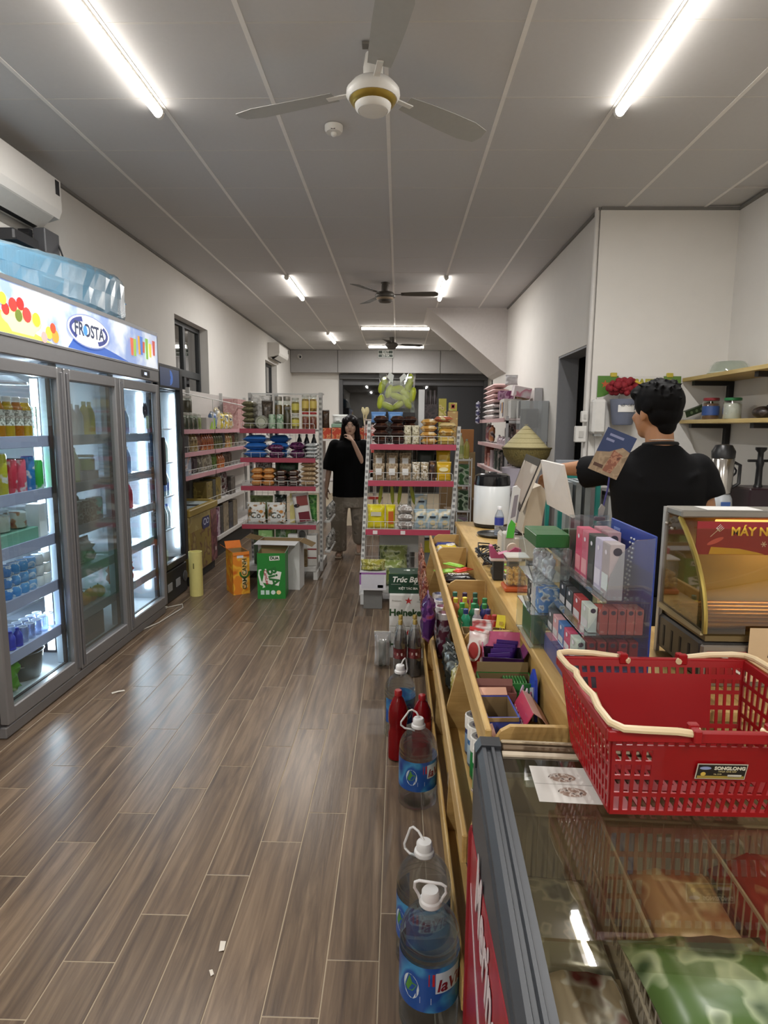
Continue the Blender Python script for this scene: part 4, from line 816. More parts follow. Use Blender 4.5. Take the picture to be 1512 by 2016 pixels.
for i, (o, dz, w, h, c) in enumerate(((.648, 0, .14, .07, 'C9AE5E'), (.645, .07, .14, .07, 'B98E3E'), (.66, .0, .10, .06, '8A5A34'), (.66, .135, .15, .055, 'C8B27E'), (.62, .19, .16, .05, 'A85A3E'), (.67, .065, .10, .06, '5A3424'))):
    slab(['yellow pack at the bottom of heap, right gondola', 'mustard pack second in heap, right gondola', 'brown pack at right bottom of heap, right gondola', 'cream pack with red edge high in heap, right gondola', 'reddish-brown pack on top of heap, right gondola', 'dark red-brown pack at right of heap, right gondola'][i], rs(o), RY+.10+(.12 if i in (2, 5) else 0), z+.002+dz, w, .16 if i not in (2, 5) else .08, h-.004, prn(c, 'DCCB9A', '6A3A22', 16, .3, (.6, .7), i), .1*(i % 3-1), 'heap_pack', 'bag', 'heap of snack packs')
for i in range(2): pouch(f'light blue crinkled bag, {["left","right"][i]} one behind brown bags, right gondola', rs([.06, .21][i]), RY+.245, z+.185, .13, .085, .04, mat('6C98D0', .25, 0, .2, 14), name='blue_bag', wrk=.3)
yb = T('sausage_net', 'clear bag of lime-yellow sausages standing on top of the right gondola', 'bag', (-.012, RY+.315, 1.702))
ys = mat('A9B42A', .35, 0, .12, 8)
for (sx_, sz_, an, L_) in ((-.135, .20, 75, .10), (-.145, .07, 80, .11), (-.07, .16, 70, .10), (-.085, .03, -25, .11), (-.01, .18, 10, .12), (.015, .045, 35, .11), (.065, .15, -40, .12), (.105, .22, 70, .12), (.085, .07, -60, .12), (.135, .13, 80, .12), (.0, .115, -20, .11), (.115, .26, 85, .09), (-.115, .245, 60, .08)):
    P('sausage', lathe([(.004, -L_/2-.012), (.02, -L_/2), (.030, -L_/4), (.031, L_/4), (.02, L_/2), (.004, L_/2+.012)], 12).r(0, pi/2-rad(an), 0), ys, yb, (sx_, -.03+.02*random.random(), sz_), smooth=True)
P('net_bag', pillow(.325, .34, .12, 10, 10, .1, 3).fn(lambda p: Vector((p.x, p.y, p.z-.02-(.07 if p.z > .28 and abs(p.x) < .08 else 0)))), glass('EEF2EE', .12, .08, .06), yb, (0, -.01, 0), smooth=True); [P('tied_end', prism(q, 'y', -.03, -.026), mat('CFD3CF', .3), yb) for q in ([(-.10, .27), (-.04, .235), (-.03, .30), (-.07, .33)], [(.03, .235), (.09, .29), (.06, .32), (.02, .28)])]
carton('black base block under the sausage bag on the right gondola', .0, RY+.315, 1.60, .30, .07, .078, BK, name='base_block')
bxr = T('dark_bottle_rack', 'dark bottles boxed together behind the right gondola top tier', 'box', (.275, RY+.55, 1.40)); P('case', box(-.09, .09, -.05, .05, 0, .36), prn('2A2228', '4A3C40', '16121A', 20), bxr)
for i in range(4): P('bottle_neck', lathe([(.018, .33), (.018, .42), (.009, .45), (.009, .49)], 10).t(-.06+i*.04, 0, 0), mat('3A3034', .3), bxr, smooth=True)
for i, (x, y, z0, w, h, c) in enumerate(((.405, RY+.50, 1.40, .07, .41, 'A59B3A'), (.50, RY+.50, 1.70, .075, .075, 'A8A03C'), (.50, RY+.50, 1.40, .10, .15, 'A9854E'), (.50, RY+.50, 1.552, .095, .145, 'B08C56'))):
    carton(['tall olive-yellow box behind the right gondola heap', 'small olive-yellow box highest at right of right gondola', 'tan box behind the heap, lower one, right gondola', 'tan box behind the heap, upper one, right gondola'][i], x, y, z0, w, .07, h, prn(c, 'C8B878', '6A4A28', 20, .4, (.6, .7), i), name='back_box', patch=[('q', 0, h*.55, .018, .02, mat('A04038', .5)), ('q', 0, h*.55, .010, .011, mat('E0D8C0', .5))] if i < 2 else None)
# second tier
z = RT[1]; clr = prn('8E7A62', 'B8A88C', '6A5640', 26, .3)
for i in range(3):
    for k in range(2):
        pouch(f'clear snack bag with white square label, {nth(i)}, {["front lower","rear upper"][k]} row, right gondola', rxx(z, .085+i*.115), RY+.07+k*.10, z+.001+k*.085, .105, .135, .045, clr, name='labelled_bag', grp='clear bags with white labels', seed=i, patch=[('q', 0, .075, .026, .028, mat('D4D4D2', .5))])
for i in range(2): pouch(f'clear rustling bag with white twist, {nth(i)} right of labelled bags, right gondola', rxx(z, .408+i*.074), RY+.07, z+.001, .070, .15, .05, prn('A8987C', 'E6E2D8', '7C6C50', 34, .2, (.52, .6), i), name='clear_bag', wrk=.3)
pouch('dark brown biscuit bag left of the yellow pouches, right gondola', rxx(z, .549), RY+.08, z+.001, .058, .16, .05, prn('2E1C18', '5A3A2A', '8A6A4A', 24, .3), name='brown_bag')
for i in range(2): pouch(f'yellow snack pouch with pale lettering, {["front","rear upper"][i]} one, right gondola second tier', rxx(z, .648), RY+.07+i*.11, z+.001+i*.06, .125, .155+i*.04, .05, prn('C9A222', 'E0C860', '3A2A50', 12, .3, (.62, .74), i), name='yellow_pouch', patch=[('d', -.005, .10, .04, .018, mat('D9D2A8', .4))])
pouch('dark green bag hanging at the back of right gondola second tier', rxx(z, .50), RY+.28, z+.06, .16, .19, .05, mat('2A3430', .4), name='green_bag')
for i in range(3): pouch(f'pale clear bag, {nth(i)} at back of right gondola second tier', rxx(z, .09+i*.115), RY+.27, z+.001, .11, .25, .05, prn('7C7868', '9C9684', '5A5040', 22, .3, (.54, .64), i), name='back_bag')
# third tier
z = RT[2]; yel = prn('CFC21C', 'E2DA4A', 'B86A22', 11, .3, (.60, .68))
for i in range(2): pouch(f'bright yellow snack bag, {["left wide","right narrow"][i]} one on right gondola third tier', rxx(z, .085+i*.125), RY+.09, z+.001, [.155, .085][i], .20, .07, yel, name='yellow_bag', seed=i, patch=[('q', 0, .13, .045, .018, mat('B9B6A2', .4))] if i == 0 else [('q', .005, .10, .022, .055, mat('B5581E', .4))])
stackup('clear bag of white sweets', 'stack in middle of right gondola third tier', 3, rxx(z, .34), RY+.10, z, .145, .16, .065, prn('9C948E', 'DEDCDA', '76706A', 26, .18), 'clear_bag', 'clear sweet bags', wrk=.12)
bw = prn('9FB2BC', 'D2C8A8', 'DDE6EA', 16, .22, (.56, .66))
for i in range(4): pouch(f'blue-white foil bag, {["leftmost front","middle front","right front","upper rear"][i]}, right gondola third tier', rxx(z, [.47, .575, .68, .48][i]), RY+[.08, .08, .08, .20][i], z+.001+[0, 0, 0, .12][i], .115, .165, .055, bw, name='foil_bag', grp='blue-white foil bags', wrk=.22, seed=i, patch=[('d', .005, .06, .024, .022, mat('C2B48C', .4)), ('q', .003, .11, .026, .007, mat('1E2830', .4))])
for i in range(4):
    tt = T('yellow_stick_pack', f'lime-yellow hanging stick pack, {nth(i)} under right gondola second tier', 'bag', (rxx(z, .13+i*.085), RY+.33, 1.045)); P('pack', lathe([(.002, -.20), (.014, -.17), (.017, -.10), (.013, -.03), (.004, 0)], 10).s(1, .6, 1), mat('A0A632', .35), tt, (0, 0, 0), (0, rad([8, -4, 6, -12][i]), 0), smooth=True); P('hook', tube([(0, 0, 0), (0, .0, .012), (0, .03, .018), (0, .05, .018)], .002), gw, tt)
for i in range(3): carton(f'red box with white print, {nth(i)} at the back under third tier', -.12+i*.115, RY+.50, .47, .10, .08, .165, prn('7E2420', 'C8B8A8', '5A1814', 18, .4, (.6, .68), i), name='red_box')
carton('tall stand of dark boxes holding up the red boxes', 0, RY+.50, .146, .34, .08, .322, prn('5E5A54', '8A8680', '3A3834', 8), name='back_stock')
carton('yellow box with dark edge under the right gondola third tier', .315, RY+.25, .146, .13, .10, .42, prn('6A6E6E', '8E9292', '565A5A', 5), name='yellow_box', patch=[('q', 0, .34, .065, .055, mat('A8A01E', .5)), ('q', 0, .412, .065, .006, mat('2A2622', .5))])
for i, (x, y, zz, c) in enumerate(((-.10, RY+.14, .146, '7C8A48'), (-.05, RY+.18, .25, '8A9456'))): pouch(['lower clear bag of green vegetables on the right gondola deck', 'upper clear bag of green vegetables on the right gondola deck'][i], x+.02, RY+(.28 if i else .12), zz, .26, .22, .10, prn(c, 'B2B88A', '4A5A2A', 20, .3), name='greens_bag', wrk=.35)
wp = carton('white and purple carton on the end of the right gondola deck', -.20, 5.10, .175, .225, .15, .155, mat('C9C8CC', .5), name='fruit_carton', patch=[('q', 0, .075, .095, .06, mat('BDBCC4', .5)), ('q', .065, .035, .024, .013, mat('77757C', .5)), ('q', 0, .147, .112, .008, mat('8A5A96', .5)), ('q', -.105, .10, .007, .05, mat('8A5A96', .5))])
carton('low white stand under the white and purple carton', -.20, 5.12, .001, .16, .10, .172, mat('6E6E6C', .6), name='white_stand')
pouch('clear bag of yellow-green produce lying on the white and purple carton', -.20, 5.11, .332, .21, .085, .10, prn('9A9640', 'C8C088', '6A7A2A', 22, .25), name='produce_bag', wrk=.35)
# beer cartons
dg = mat('123826', .45); hk = mat('CFCECA', .5)
for k in range(2):
    y = 3.92
    b = carton(['lower', 'upper'][k]+' white beer carton with red star and green lettering by the counter', .078, 4.032, .0+k*.222, .245, .16, .22, hk, name='beer_carton', b=.003)
    P('star', star(.026, -.0812), mat('B02A2A', .5), b, (.005, 0, .178)); text('Heineken', .064, mat('23421E', .5), b, (0, -.081, .095), bold=.0026)
    P('crease', quad(-.12, .12, .136, .1365, -.0808), mat('8E8C88', .6), b); text('Premium', .017, mat('8E8E86', .5), b, (-.075, -.081, .178)); text('Original', .012, mat('8E8E86', .5), b, (.08, -.081, .172)); P('mark', disc(.005, .007, -.081, 10, .08, .187), mat('77776E', .5), b)
b = carton('dark green beer carton on top of the white beer cartons', .08, 4.06, .4435, .262, .17, .135, dg, name='beer_carton', b=.003)
text('Trúc Bạch', .052, mat('E2E4DE', .5), b, (0, -.086, .095), shear=.25, bold=.0012); text('KIỆT TÁC BIA', .021, mat('D9DCD4', .5), b, (0, -.086, .035), bold=.0004)
for s in (-1, 1): P('rule', quad(.035, .10, .0625, .064, -.0858) if s > 0 else quad(-.115, -.05, .0625, .064, -.0858), mat('C8CCC4', .5), b)
P('lime_corner', G([(-.131, -.085, .1352), (-.06, -.085, .1352), (-.131, -.02, .1352)], [(0, 1, 2)]), mat('A8C23C', .5), b); P('crane_mark', join([quad(-.01, .012, -.02, .02), quad(-.03, -.005, -.005, .006), quad(.03, .045, -.003, .006)]).r(-pi/2, 0, 0), mat('DCE2DC', .5), b, (0, .02, .1365))
# ================================================================ LEFT WALL SHELVES, CHEST FREEZER, PINK UNIT, FAR THINGS
t = T('wall_shelf', 'long white wall shelf with pink price rails along the left wall', 'shelf unit', (0, 0, 0))
SX = -2.10; LW0, LW1 = 5.72, 9.6
WT = [1.505, 1.275, 1.04, .68, .25]
P('back_panel', box(XL+.005, XL+.02, LW0, LW1, .8, 1.95), mat('B9B4B0', .6), t)
for y in (LW0+.01, 7.0, 8.3, LW1-.03): P('upright', box(XL+.02, XL+.06, y, y+.03, 0 if y > 6.7 else .80, 1.98), gpost, t)
P('top_rail', join([tube([(XL+.05, LW0, 1.87), (XL+.325, LW0, 1.87), (XL+.325, LW1, 1.80), (XL+.05, LW1, 1.80)], .006, 6), tube([(XL+.325, 7.0, 1.845), (XL+.325, 7.0, 1.52)], .005, 5)]), gw, t)
for z in WT:
    for a, b in ((LW0 if z > .9 else 6.68, 6.98), (7.0, 8.28), (8.3, LW1)):
        s = P('shelf', box(XL+.06, SX-.006, a, b, z-.022, z, .002), mat('C2BEBB', .5), t); P('price_rail', box(SX-.006, SX+.004, a+.01, b-.01, z-.04, z+.004), railp if z > .9 else mat('C9C6C2', .45), s)
    if .9 < z < 1.4 or z == .68: P('guard_rail', join([tube([(SX+.0, (LW0 if z > .9 else 6.68)+.02, z+.06), (SX+.0, LW1-.02, z+.06)], .003, 5)] + [tube([(SX, LW0+.03+k*.16, z), (SX, LW0+.03+k*.16, z+.06)], .0025, 4) for k in range(24) if z > .9 or k > 6]), gw, t)
P('kick', box(XL+.06, SX-.04, 6.68, LW1, 0, .21), mat('2A2826', .7), t)
CNT = {}
def num(key):
    CNT[key] = CNT.get(key, 0)+1; return CNT[key]-1
def near(i): return 'nearest' if i == 0 else ORD[i] if i < 14 else str(i)
def wlab(desc, tier): 
    i = num((desc, tier)); return (f'{desc}, nearest one on {tier} tier of left wall shelf' if i == 0 else f'{desc}, {ORD[i]} from viewer on {tier} tier of left wall shelf')
RZ = pi/2      # fronts toward the aisle (+x)
gk = mat('38402C', .4)
for i, (y, c) in enumerate(((6.05, '5A3426'), (6.30, '4A4436'), (6.62, '77704E'), (6.78, '7E8A4A'))): jar(wlab(['reddish-brown topped jar standing on another jar', 'clear half-full jar at back', 'clear jar with brown lid', 'green-labelled clear jar'][i], 'top'), SX-(.13 if i != 1 else .07), y, 1.506+(.172 if i in (0, 1) else 0), .05, .17, mat(c, .4), mat('C5C3BC', .4))
for i, y in enumerate((6.05, 6.19, 6.33, 6.47)):
    jar(wlab('tall dark green pickle jar', 'top'), SX-.07 if i else SX-.13, y, 1.506, .052, .168, gk, mat('B9B8B0', .4), 'dark green jars', rz=0)
carton(wlab('grey box with lime green corner', 'top'), SX-.12, 7.0, 1.506, .34, .16, .13, prn('A8A29E', '7FA03A', '8FB040', 7, .4, (.56, .6)), RZ, name='snack_box')
for i, (y, c) in enumerate(((7.25, '5570A0'), (7.42, 'C9B88E'), (7.60, 'B9A83C'), (7.80, 'BFA848'), (7.98, 'A89060'))): pouch(wlab(['blue and white crinkled bag', 'cream tall bag', 'yellow and cream bag', 'yellow bag', 'tan bag'][i], 'top'), SX-.10, y, 1.506, .15, [.20, .25, .20, .2, .2][i], .07, prn(c, 'D8D8D4', '2A2E38', 18, .3, (.56, .66), i), RZ, wrk=.2)
for k in range(2):
    for i in range(2): carton(wlab('pale pink box stacked high', 'top'), SX-.14, 8.30+i*.22, 1.506+k*.20+ .0, .20, .20, .197, prn('B98E8C', 'C9A8A4', 'A87674', 14), RZ, name='pink_box', grp=None)
# second tier: bottles and packets; third: packets; fourth: boxes; fifth: boxes
def wrow(tier, z, y0, items):
    y = y0
    for (k, w, c1, c2, c3, h, d) in items:
        if k == 'b': bottle(wlab(d, tier), SX-.08, y+w/2, z+.001, w*.42, h, prn(c1, c2, c3, 26, .3, (.56, .66), w*10), mat(c3, .4), None, name='sauce_bottle')
        elif k == 'p': pouch(wlab(d, tier), SX-.09, y+w/2, z+.001, w*.94, h, .06, prn(c1, c2, c3, 18, .3, (.55, .66), w*10+y), RZ, wrk=.15)
        elif k == 'c': carton(wlab(d, tier), SX-.10, y+w/2, z+.001, w*.94, .15, h, prn(c1, c2, c3, 14, .4, (.56, .66), w*10+y), RZ, name='food_box')
        y += w
wrow('second', 1.275, 5.98, [('c', .20, '2A2C2E', '4A4C50', '1A1A1C', .17, 'dark box'), ('p', .16, '7E766A', 'B0A898', '4E4438', .19, 'grey-beige pouch'), ('b', .10, '8A7448', 'A89870', '5A4426', .20, 'tan bottle'), ('b', .10, '8A7448', 'A89870', '5A4426', .20, 'tan bottle'), ('p', .16, '6A3E30', 'A86A4A', '3A1E18', .18, 'brown-red pouch')] +
     [('b', .085, '8E4A2E', 'C8824A', '5A2418', .19, 'orange-red sauce bottle')]*5 + [('b', .09, '4A4C2E', '7E7C4A', '2A2C1E', .20, 'olive sauce bottle')]*4 + [('p', .16, '2E3238', '5A626C', '1A1C20', .19, 'black-blue pouch'), ('b', .09, 'A87A4A', 'D2B07A', '6E4A2A', .18, 'amber sauce bottle'), ('b', .09, 'A87A4A', 'D2B07A', '6E4A2A', .18, 'amber sauce bottle'), ('b', .09, '7C7A3A', 'A8A860', '4A4A26', .18, 'yellow-green bottle'), ('p', .2, '5E3A2E', '8E6A4E', '2E1C16', .18, 'brown pouch'), ('p', .2, '5A5A4E', '8E8A74', '2E2E28', .18, 'grey pouch')])
wrow('third', 1.04, 5.98, [('c', .26, '8890A0', 'C2C6CC', '9A5A3E', .19, 'blue-white box with biscuit print'), ('p', .16, '3A2E34', '5E4A50', '241C20', .19, 'dark plum pouch'), ('p', .16, '3A2E34', '5E4A50', '241C20', .19, 'dark plum pouch'), ('p', .18, '5E5A4E', 'B5B0A0', '33302A', .19, 'grey-white pouch'), ('p', .18, 'B0A892', '5A5040', 'D0CAB8', .20, 'pale leaning pouch'), ('p', .16, '8E8878', 'C4BEAE', '5A5448', .19, 'beige pouch'), ('p', .20, '4E6A2A', '7E9A40', '2E401C', .17, 'green pouch'), ('b', .09, 'B0663A', 'D29058', '7A3E22', .17, 'orange bottle'), ('b', .09, 'B0663A', 'D29058', '7A3E22', .17, 'orange bottle'), ('b', .09, 'B0663A', 'D29058', '7A3E22', .17, 'orange bottle'), ('p', .2, '4A3A30', '7A6450', '2A201A', .18, 'dark brown pouch'), ('p', .2, '4A3A30', '7A6450', '2A201A', .18, 'dark brown pouch')])
wrow('fourth', .68, 6.70, [('c', .24, '6A5A2A', '8E7E40', '46391A', .24, 'olive tall box'), ('c', .12, '3A3A34', '55554A', '222220', .25, 'charcoal narrow box'), ('c', .20, '7A6628', '94803A', '4E401A', .26, 'mustard box'), ('p', .22, '7A7266', 'C4C0B6', '453E36', .28, 'grey-white crinkled bag'), ('p', .22, '46262A', 'B8B4B0', '2C181A', .30, 'dark red bag with silver edge'), ('c', .22, '4A4440', '6A625A', '2C2826', .22, 'brown box')])
wrow('lowest', .25, 6.75, [('c', .20, 'A8929A', 'C8BCC4', '8A3A6A', .23, 'pale pink box'), ('c', .14, '6E2A56', 'B090A8', '8A4A74', .32, 'purple box'), ('c', .10, 'A898A0', 'C8BCC4', '6E2A56', .34, 'lilac-edged box'), ('c', .14, '232326', '3A3A3E', '17171A', .34, 'black box'), ('c', .24, '7E7260', '9A8C74', '5E5444', .36, 'beige box'), ('c', .20, '1E222C', '30384A', '14161C', .33, 'navy box'), ('c', .22, '6E6454', '8A7E6A', '4E4638', .34, 'tan box')])
# yellow ice-cream chest freezer
t = T('ice_cream_freezer', 'yellow chest freezer with ice cream pictures against the left wall', 'freezer', (0, 0, 0))
fy0, fy1, fx0, fx1, fz = 5.70, 6.60, -2.06, -1.985, .745
fx0 = -2.415
ym = mat('8E7838', .5)
P('cabinet', box(fx0, fx1+.0, fy0, fy1, .09, fz-.07, .01), prn('8C7A44', 'A0905E', '6E5A2C', 6, .4), t); P('base', box(fx0+.01, fx1-.03, fy0+.03, fy1-.03, 0, .09), mat('1B1A18', .6), t)
P('lid_frame', join([box(fx1-.05, fx1+.012, fy0, fy1, fz-.07, fz, .008), box(fx0, fx0+.02, fy0, fy1, fz-.07, fz+.02, .004), box(fx0+.02, fx1-.05, fy1-.05, fy1, fz-.07, fz+.01, .004), box(fx0+.02, fx1-.05, fy0, fy0+.05, fz-.07, fz+.01, .004)]), ym, t)
P('lid_pane', box(fx0+.02, fx1-.05, fy0+.05, fy1-.05, fz-.02, fz-.012), mat('B4C4CA', .15), t); P('lid_rail', box(fx0+.02, fx1-.05, (fy0+fy1)/2-.012, (fy0+fy1)/2+.012, fz-.0119, fz+.002), mat('3A3A3A', .5), t)
P('maroon_panel', box(fx1, fx1+.003, fy1-.23, fy1-.02, .10, fz-.08), prn('4A1826', '6E3A40', '7A4A4C', 16, .35), t); P('picture', box(fx1, fx1+.0025, fy0+.02, fy1-.25, .10, .52), prn('84702E', '5A2E22', '9A8A4E', 9, .35, (.56, .66)), t)
P('logo_plate', prism([(6.10, .50), (6.30, .50), (6.33, .56), (6.30, .62), (6.10, .62), (6.07, .56)], 'x', fx1+.003, fx1+.006), mat('23285A', .4), t); P('logo_mark', join([ring(.05, .035, .012, 0, 16).t(6.16, 0, .57), ring(.04, .03, .01, 0, 16).t(6.25, 0, .57)]).fn(lambda p: Vector((fx1+.0065, p.x, p.z))), mat('B8BCD0', .4), t)
P('sticker', box(fx1+.003, fx1+.004, fy1-.10, fy1-.06, .20, .24), mat('B8A8A4', .5), t)
# ---------------------------------------------------------------- pink shelf unit on the right wall
t = T('pink_shelf', 'pale pink shelf unit against the right wall behind the woven hat', 'shelf unit', (0, 0, 0))
PX, PY0, PY1 = 1.15, 6.72, 8.8
PT = [1.655, 1.355, 1.045, .70, .30]; pkm = mat('C4A2A2', .5)
P('back_panel', box(XR-.02, XR-.004, PY0, PY1, .1, 1.98), mat('C4BEBC', .6), t); P('end_frame', join([box(PX+.02, PX+.05, PY0-.012, PY0, 0, 1.68), box(XR-.09, XR-.005, PY0-.012, PY0, 0, 1.98), box(PX+.02, XR-.05, PY0-.012, PY0, 1.60, 1.63)]), mat('B4B2B4', .5), t)
for z in PT:
    s = P('shelf', box(PX+.004, XR-.02, PY0, PY1, z-.02, z, .002), mat('C9BCBB', .5), t); P('price_rail', box(PX-.006, PX+.004, PY0, PY1, z-.04, z+.004), pkm, s)
def pl(d): 
    i = num(d); return d if i == 0 else f'{d}, {ORD[i]} one'
for k in range(4): slab(f'pale pink diaper pack, {["lowest","second","third","topmost"][k]} of stack at far end of pink shelf', PX+.13, 8.2, 1.66+.20+k*.062, .20, .9, .058, mat('D2B0AE', .4), 0, 'diaper_pack', 'bag', 'pink diaper packs', .04)
for k in range(3): slab(f'white printed diaper pack, {["lowest","middle","topmost"][k]} under the pink packs', PX+.12, 8.2, 1.66+k*.066, .19, .9, .062, prn('C9C2C0', '8E8488', 'E0DCDA', 20, .35), 0, 'diaper_pack', 'bag', 'white diaper packs', .05)
for k in range(3): pouch(f'dark blue and white packet hanging out at far end, {["lowest","middle","highest"][k]}', PX-.055, 8.5, 1.60+k*.10, .09, .10, .05, prn('3A3A5A', 'C8C8D0', '6A6A84', 30), rz=-pi/2, name='blue_packet', wrk=.4)
carton('white box with blue and orange diamond on top of pink shelf', PX+.13, 7.08, 1.657, .30, .20, .215, mat('CFCAC4', .5), -pi/2, name='tissue_box', patch=[('d', -.06, .13, .035, .05, mat('3A3A6A', .5)), ('q', .03, .12, .03, .06, mat('C08A3A', .5)), ('q', .09, .10, .03, .08, mat('2E2C4E', .5))])
carton('pale grey-white box at the near end of pink shelf top', PX+.17, 6.83, 1.657, .20, .22, .19, mat('BDBDBA', .5), 0, name='tissue_box')
carton('magenta-purple packet box on the diamond box, pink shelf', PX+.10, 7.25, 1.874, .16, .16, .10, prn('7A3A66', 'B890AC', '5A2A4C', 12), -pi/2, name='purple_box')
carton('brown carton beside the magenta box, pink shelf', PX+.28, 7.2, 1.874, .16, .14, .06, mat('7E6444', .7), -pi/2, name='brown_box')
carton('tilted white and pink box on top of near pink shelf end', PX+.20, 6.90, 1.89, .19, .16, .11, prn('D2C6C8', 'B86A7E', 'C8BCC0', 7, .4), 0, rad(3), 'pink_box', roll=rad(10))
pouch('white plastic bag behind the tilted pink box', PX+.12, 7.02, 2.03, .14, .10, .08, mat('D2CED0', .4), name='white_bag', wrk=.4)
for i, (y, c, h) in enumerate(((8.5, '8E5A5E', .24), (8.2, 'B87A50', .22), (7.9, '3A3C40', .22), (7.6, '2E2C30', .23), (7.3, '4E262E', .22), (7.0, '8A7E80', .20))): pouch(f'{["mauve","orange-tan","charcoal","black","maroon","grey-pink"][i]} pouch on the second tier of pink shelf', PX+(.10 if i < 2 else .26), y, 1.356, .18, h, .07, prn(c, 'B8A8A8', '3A2A30', 16, .3, (.58, .68), i), -pi/2, name='care_pouch')
for i in range(6): bottle(f'small pink-white bottle, {["nearest","second","third","fourth","fifth","farthest"][i]} on pink shelf second tier', PX+.08, 6.82+i*.13, 1.356, .03, [.09, .11, .08, .10, .09, .11][i], prn('B9A8B0', 'D8CCD0', '7A5A66', 40), mat(['C9C4C4', 'C29CA8', '9A8A96'][i % 3], .4), None, 'small pink-white bottles', 'lotion_bottle')
for i, (y, c) in enumerate(((8.4, '9A5A4E'), (8.15, 'C08478'), (7.9, 'B4A4A8'), (7.6, '3C4A44'), (7.35, '3A4640'), (7.1, '2A2A2C'))): carton(f'{["rust","salmon","grey-lilac","dark green","deep green","black"][i]} packet on the third tier of pink shelf', PX+.12, y, 1.046, .16, .14, [.26, .17, .22, .25, .25, .22][i], prn(c, 'C4B4B2', c, 16, .4, (.64, .72), i), -pi/2, name='care_box')
for i in range(5): carton(f'{["nearest","second","third","fourth","farthest"][i]} pink-grey box on the low pink shelf tier', PX+.12, 6.9+i*.4, .701, .24, .16, .22, prn('A88C8E', 'C8B8B8', '6E5A5E', 14, .4, (.56, .66), i), -pi/2, name='care_box')
# grey clear cabinet by the side door
t = T('clear_case', 'grey clear case with a dark box inside, end of the pink shelf', 'case', (1.40, 6.50, 1.05))
P('case_shell', join([box(-.14, .15, -.10, -.097, .36, .78), box(-.14, -.137, -.097, .10, .36, .78), box(.147, .15, -.097, .10, .36, .78)]), glass('DDE2E4', .1, .05, .18), t); P('dark_box', box(-.12, .06, -.06, .06, .50, .70, .01), mat('4B4A4A', .4), t); P('stand', join([box(.08, .145, -.09, .09, -1.05, .78), box(-.14, .08, -.05, .05, .34, .36)]), mat('A2A2A4', .5), t)
# conical hat on a woven bowl on a stack
t = T('stock_stand', 'small grey stand with a white tub under the big woven bowl', 'stand', (1.13, 5.40, 0)); P('stand_body', box(-.22, .22, -.18, .18, 0, 1.03, .01), mat('8E8A8C', .6), t); P('tub', lathe([(.14, 1.031), (.16, 1.19), (.165, 1.205)], 24).t(-.05, 0, 0), mat('B5AEBA', .4), t, smooth=True)
t = T('woven_bowl', 'large olive woven bowl under the conical hat', 'bowl', (1.13, 5.40, 1.213)); bm_ = prn('6E6236', '857848', '57502C', 60, .7)
P('bowl_body', lathe([(.10, 0), (.15, .03), (.195, .10), (.212, .165), (.205, .165), (.188, .10), (.14, .035)], 32), bm_, t, smooth=True); P('rim', tube([(.212*cos(a), .212*sin(a), .165) for a in [2*pi*i/32 for i in range(32)]], .007, 6, True), mat('5E5430', .7), t, smooth=True)
t = T('conical_hat', 'pale straw conical hat lying on the woven bowl', 'hat', (1.12, 5.40, 1.381)); P('hat_cone', lathe([(.195, 0), (.192, .004), (.10, .105), (.02, .185), (.003, .192)], 40), mat('C4B98C', .7, 0, .1, 60), t, smooth=True)
for k in range(1, 6): P('hat_hoop', tube([((.195-.036*k)*cos(a), (.195-.036*k)*sin(a), .004+.039*k) for a in [2*pi*i/32 for i in range(32)]], .0016, 4, True), mat('A89C6E', .7), t)
P('rim', tube([(.194*cos(a), .194*sin(a), .002) for a in [2*pi*i/32 for i in range(32)]], .004, 5, True), mat('8A7E52', .7), t)
for i, (x, y, z, w, h, c, r_) in enumerate(((.95, 8.0, 0, .26, .62, '6A5438', 0), (.90, 8.2, .622, .24, .40, '8A7048', .1), (.93, 8.25, 1.024, .22, .20, '7E6A48', -.1), (.91, 8.25, 1.226, .18, .30, '96663A', .05), (.70, 8.5, 0, .22, .75, '7A6242', 0), (.69, 7.6, 0, .2, .55, '5E4C34', 0))):
    carton(['tall brown carton at the bottom of far stack', 'second brown carton of the far stack', 'third brown carton of the far stack', 'orange-brown carton on top of the far stack', 'narrow brown carton left of the far stack', 'low brown carton in front of the far stack'][i], x, y, z+.0, w, .2, h, mat(c, .8, 0, .1, 10), r_, name='cardboard_box')
carton('white carton with red oval standing by the far brown cartons', .86, 7.55, .70, .10, .14, .25, mat('B8ACA8', .5), name='white_carton', patch=[('d', 0, .13, .02, .06, mat('6E3A34', .5))]); carton('brown box stand under the white carton with red oval', .86, 7.55, .0, .12, .2, .698, mat('5A4630', .8), name='cardboard_box')
# side rack behind the right gondola with green packs in white frames
t = T('wire_rack', 'white rack with green packs at the right end of the right gondola', 'rack', (.68, 6.2, 0))
for z in (.45, .72, .98, 1.235): P('rack_shelf', box(-.09, .06, -.12, .12, z-.015, z, .003), mat('C6C6C4', .5), t)
for a, b in ((-.09, -.12), (.05, -.12), (-.09, .11), (.05, .11)): P('rack_post', box(a, a+.012, b, b+.012, 0, 1.25), mat('C6C6C4', .5), t)
for i, z in enumerate((.451, .721, .981)): carton(f'{["purple-grey","dark green","bright green"][i]} pack in the {["low","middle","upper"][i]} shelf of white rack', .665, 6.2, z+.001, .10, .16, .20, prn(['7A6A78', '1E3A20', '2E5A2C'][i], 'A8B8A0', '1A2A1A', 14), name='rack_pack')
bottle('clear bottle with pale cap on top of the white rack', .63, 6.2, 1.236, .035, .26, mat('B9B98A', .3), mat('C9CCC4', .4), mat('9AA86A', .4)); bottle('second bottle with yellow body on top of the white rack', .70, 6.25, 1.236, .03, .20, mat('A8A050', .3), mat('8E8C7A', .4))
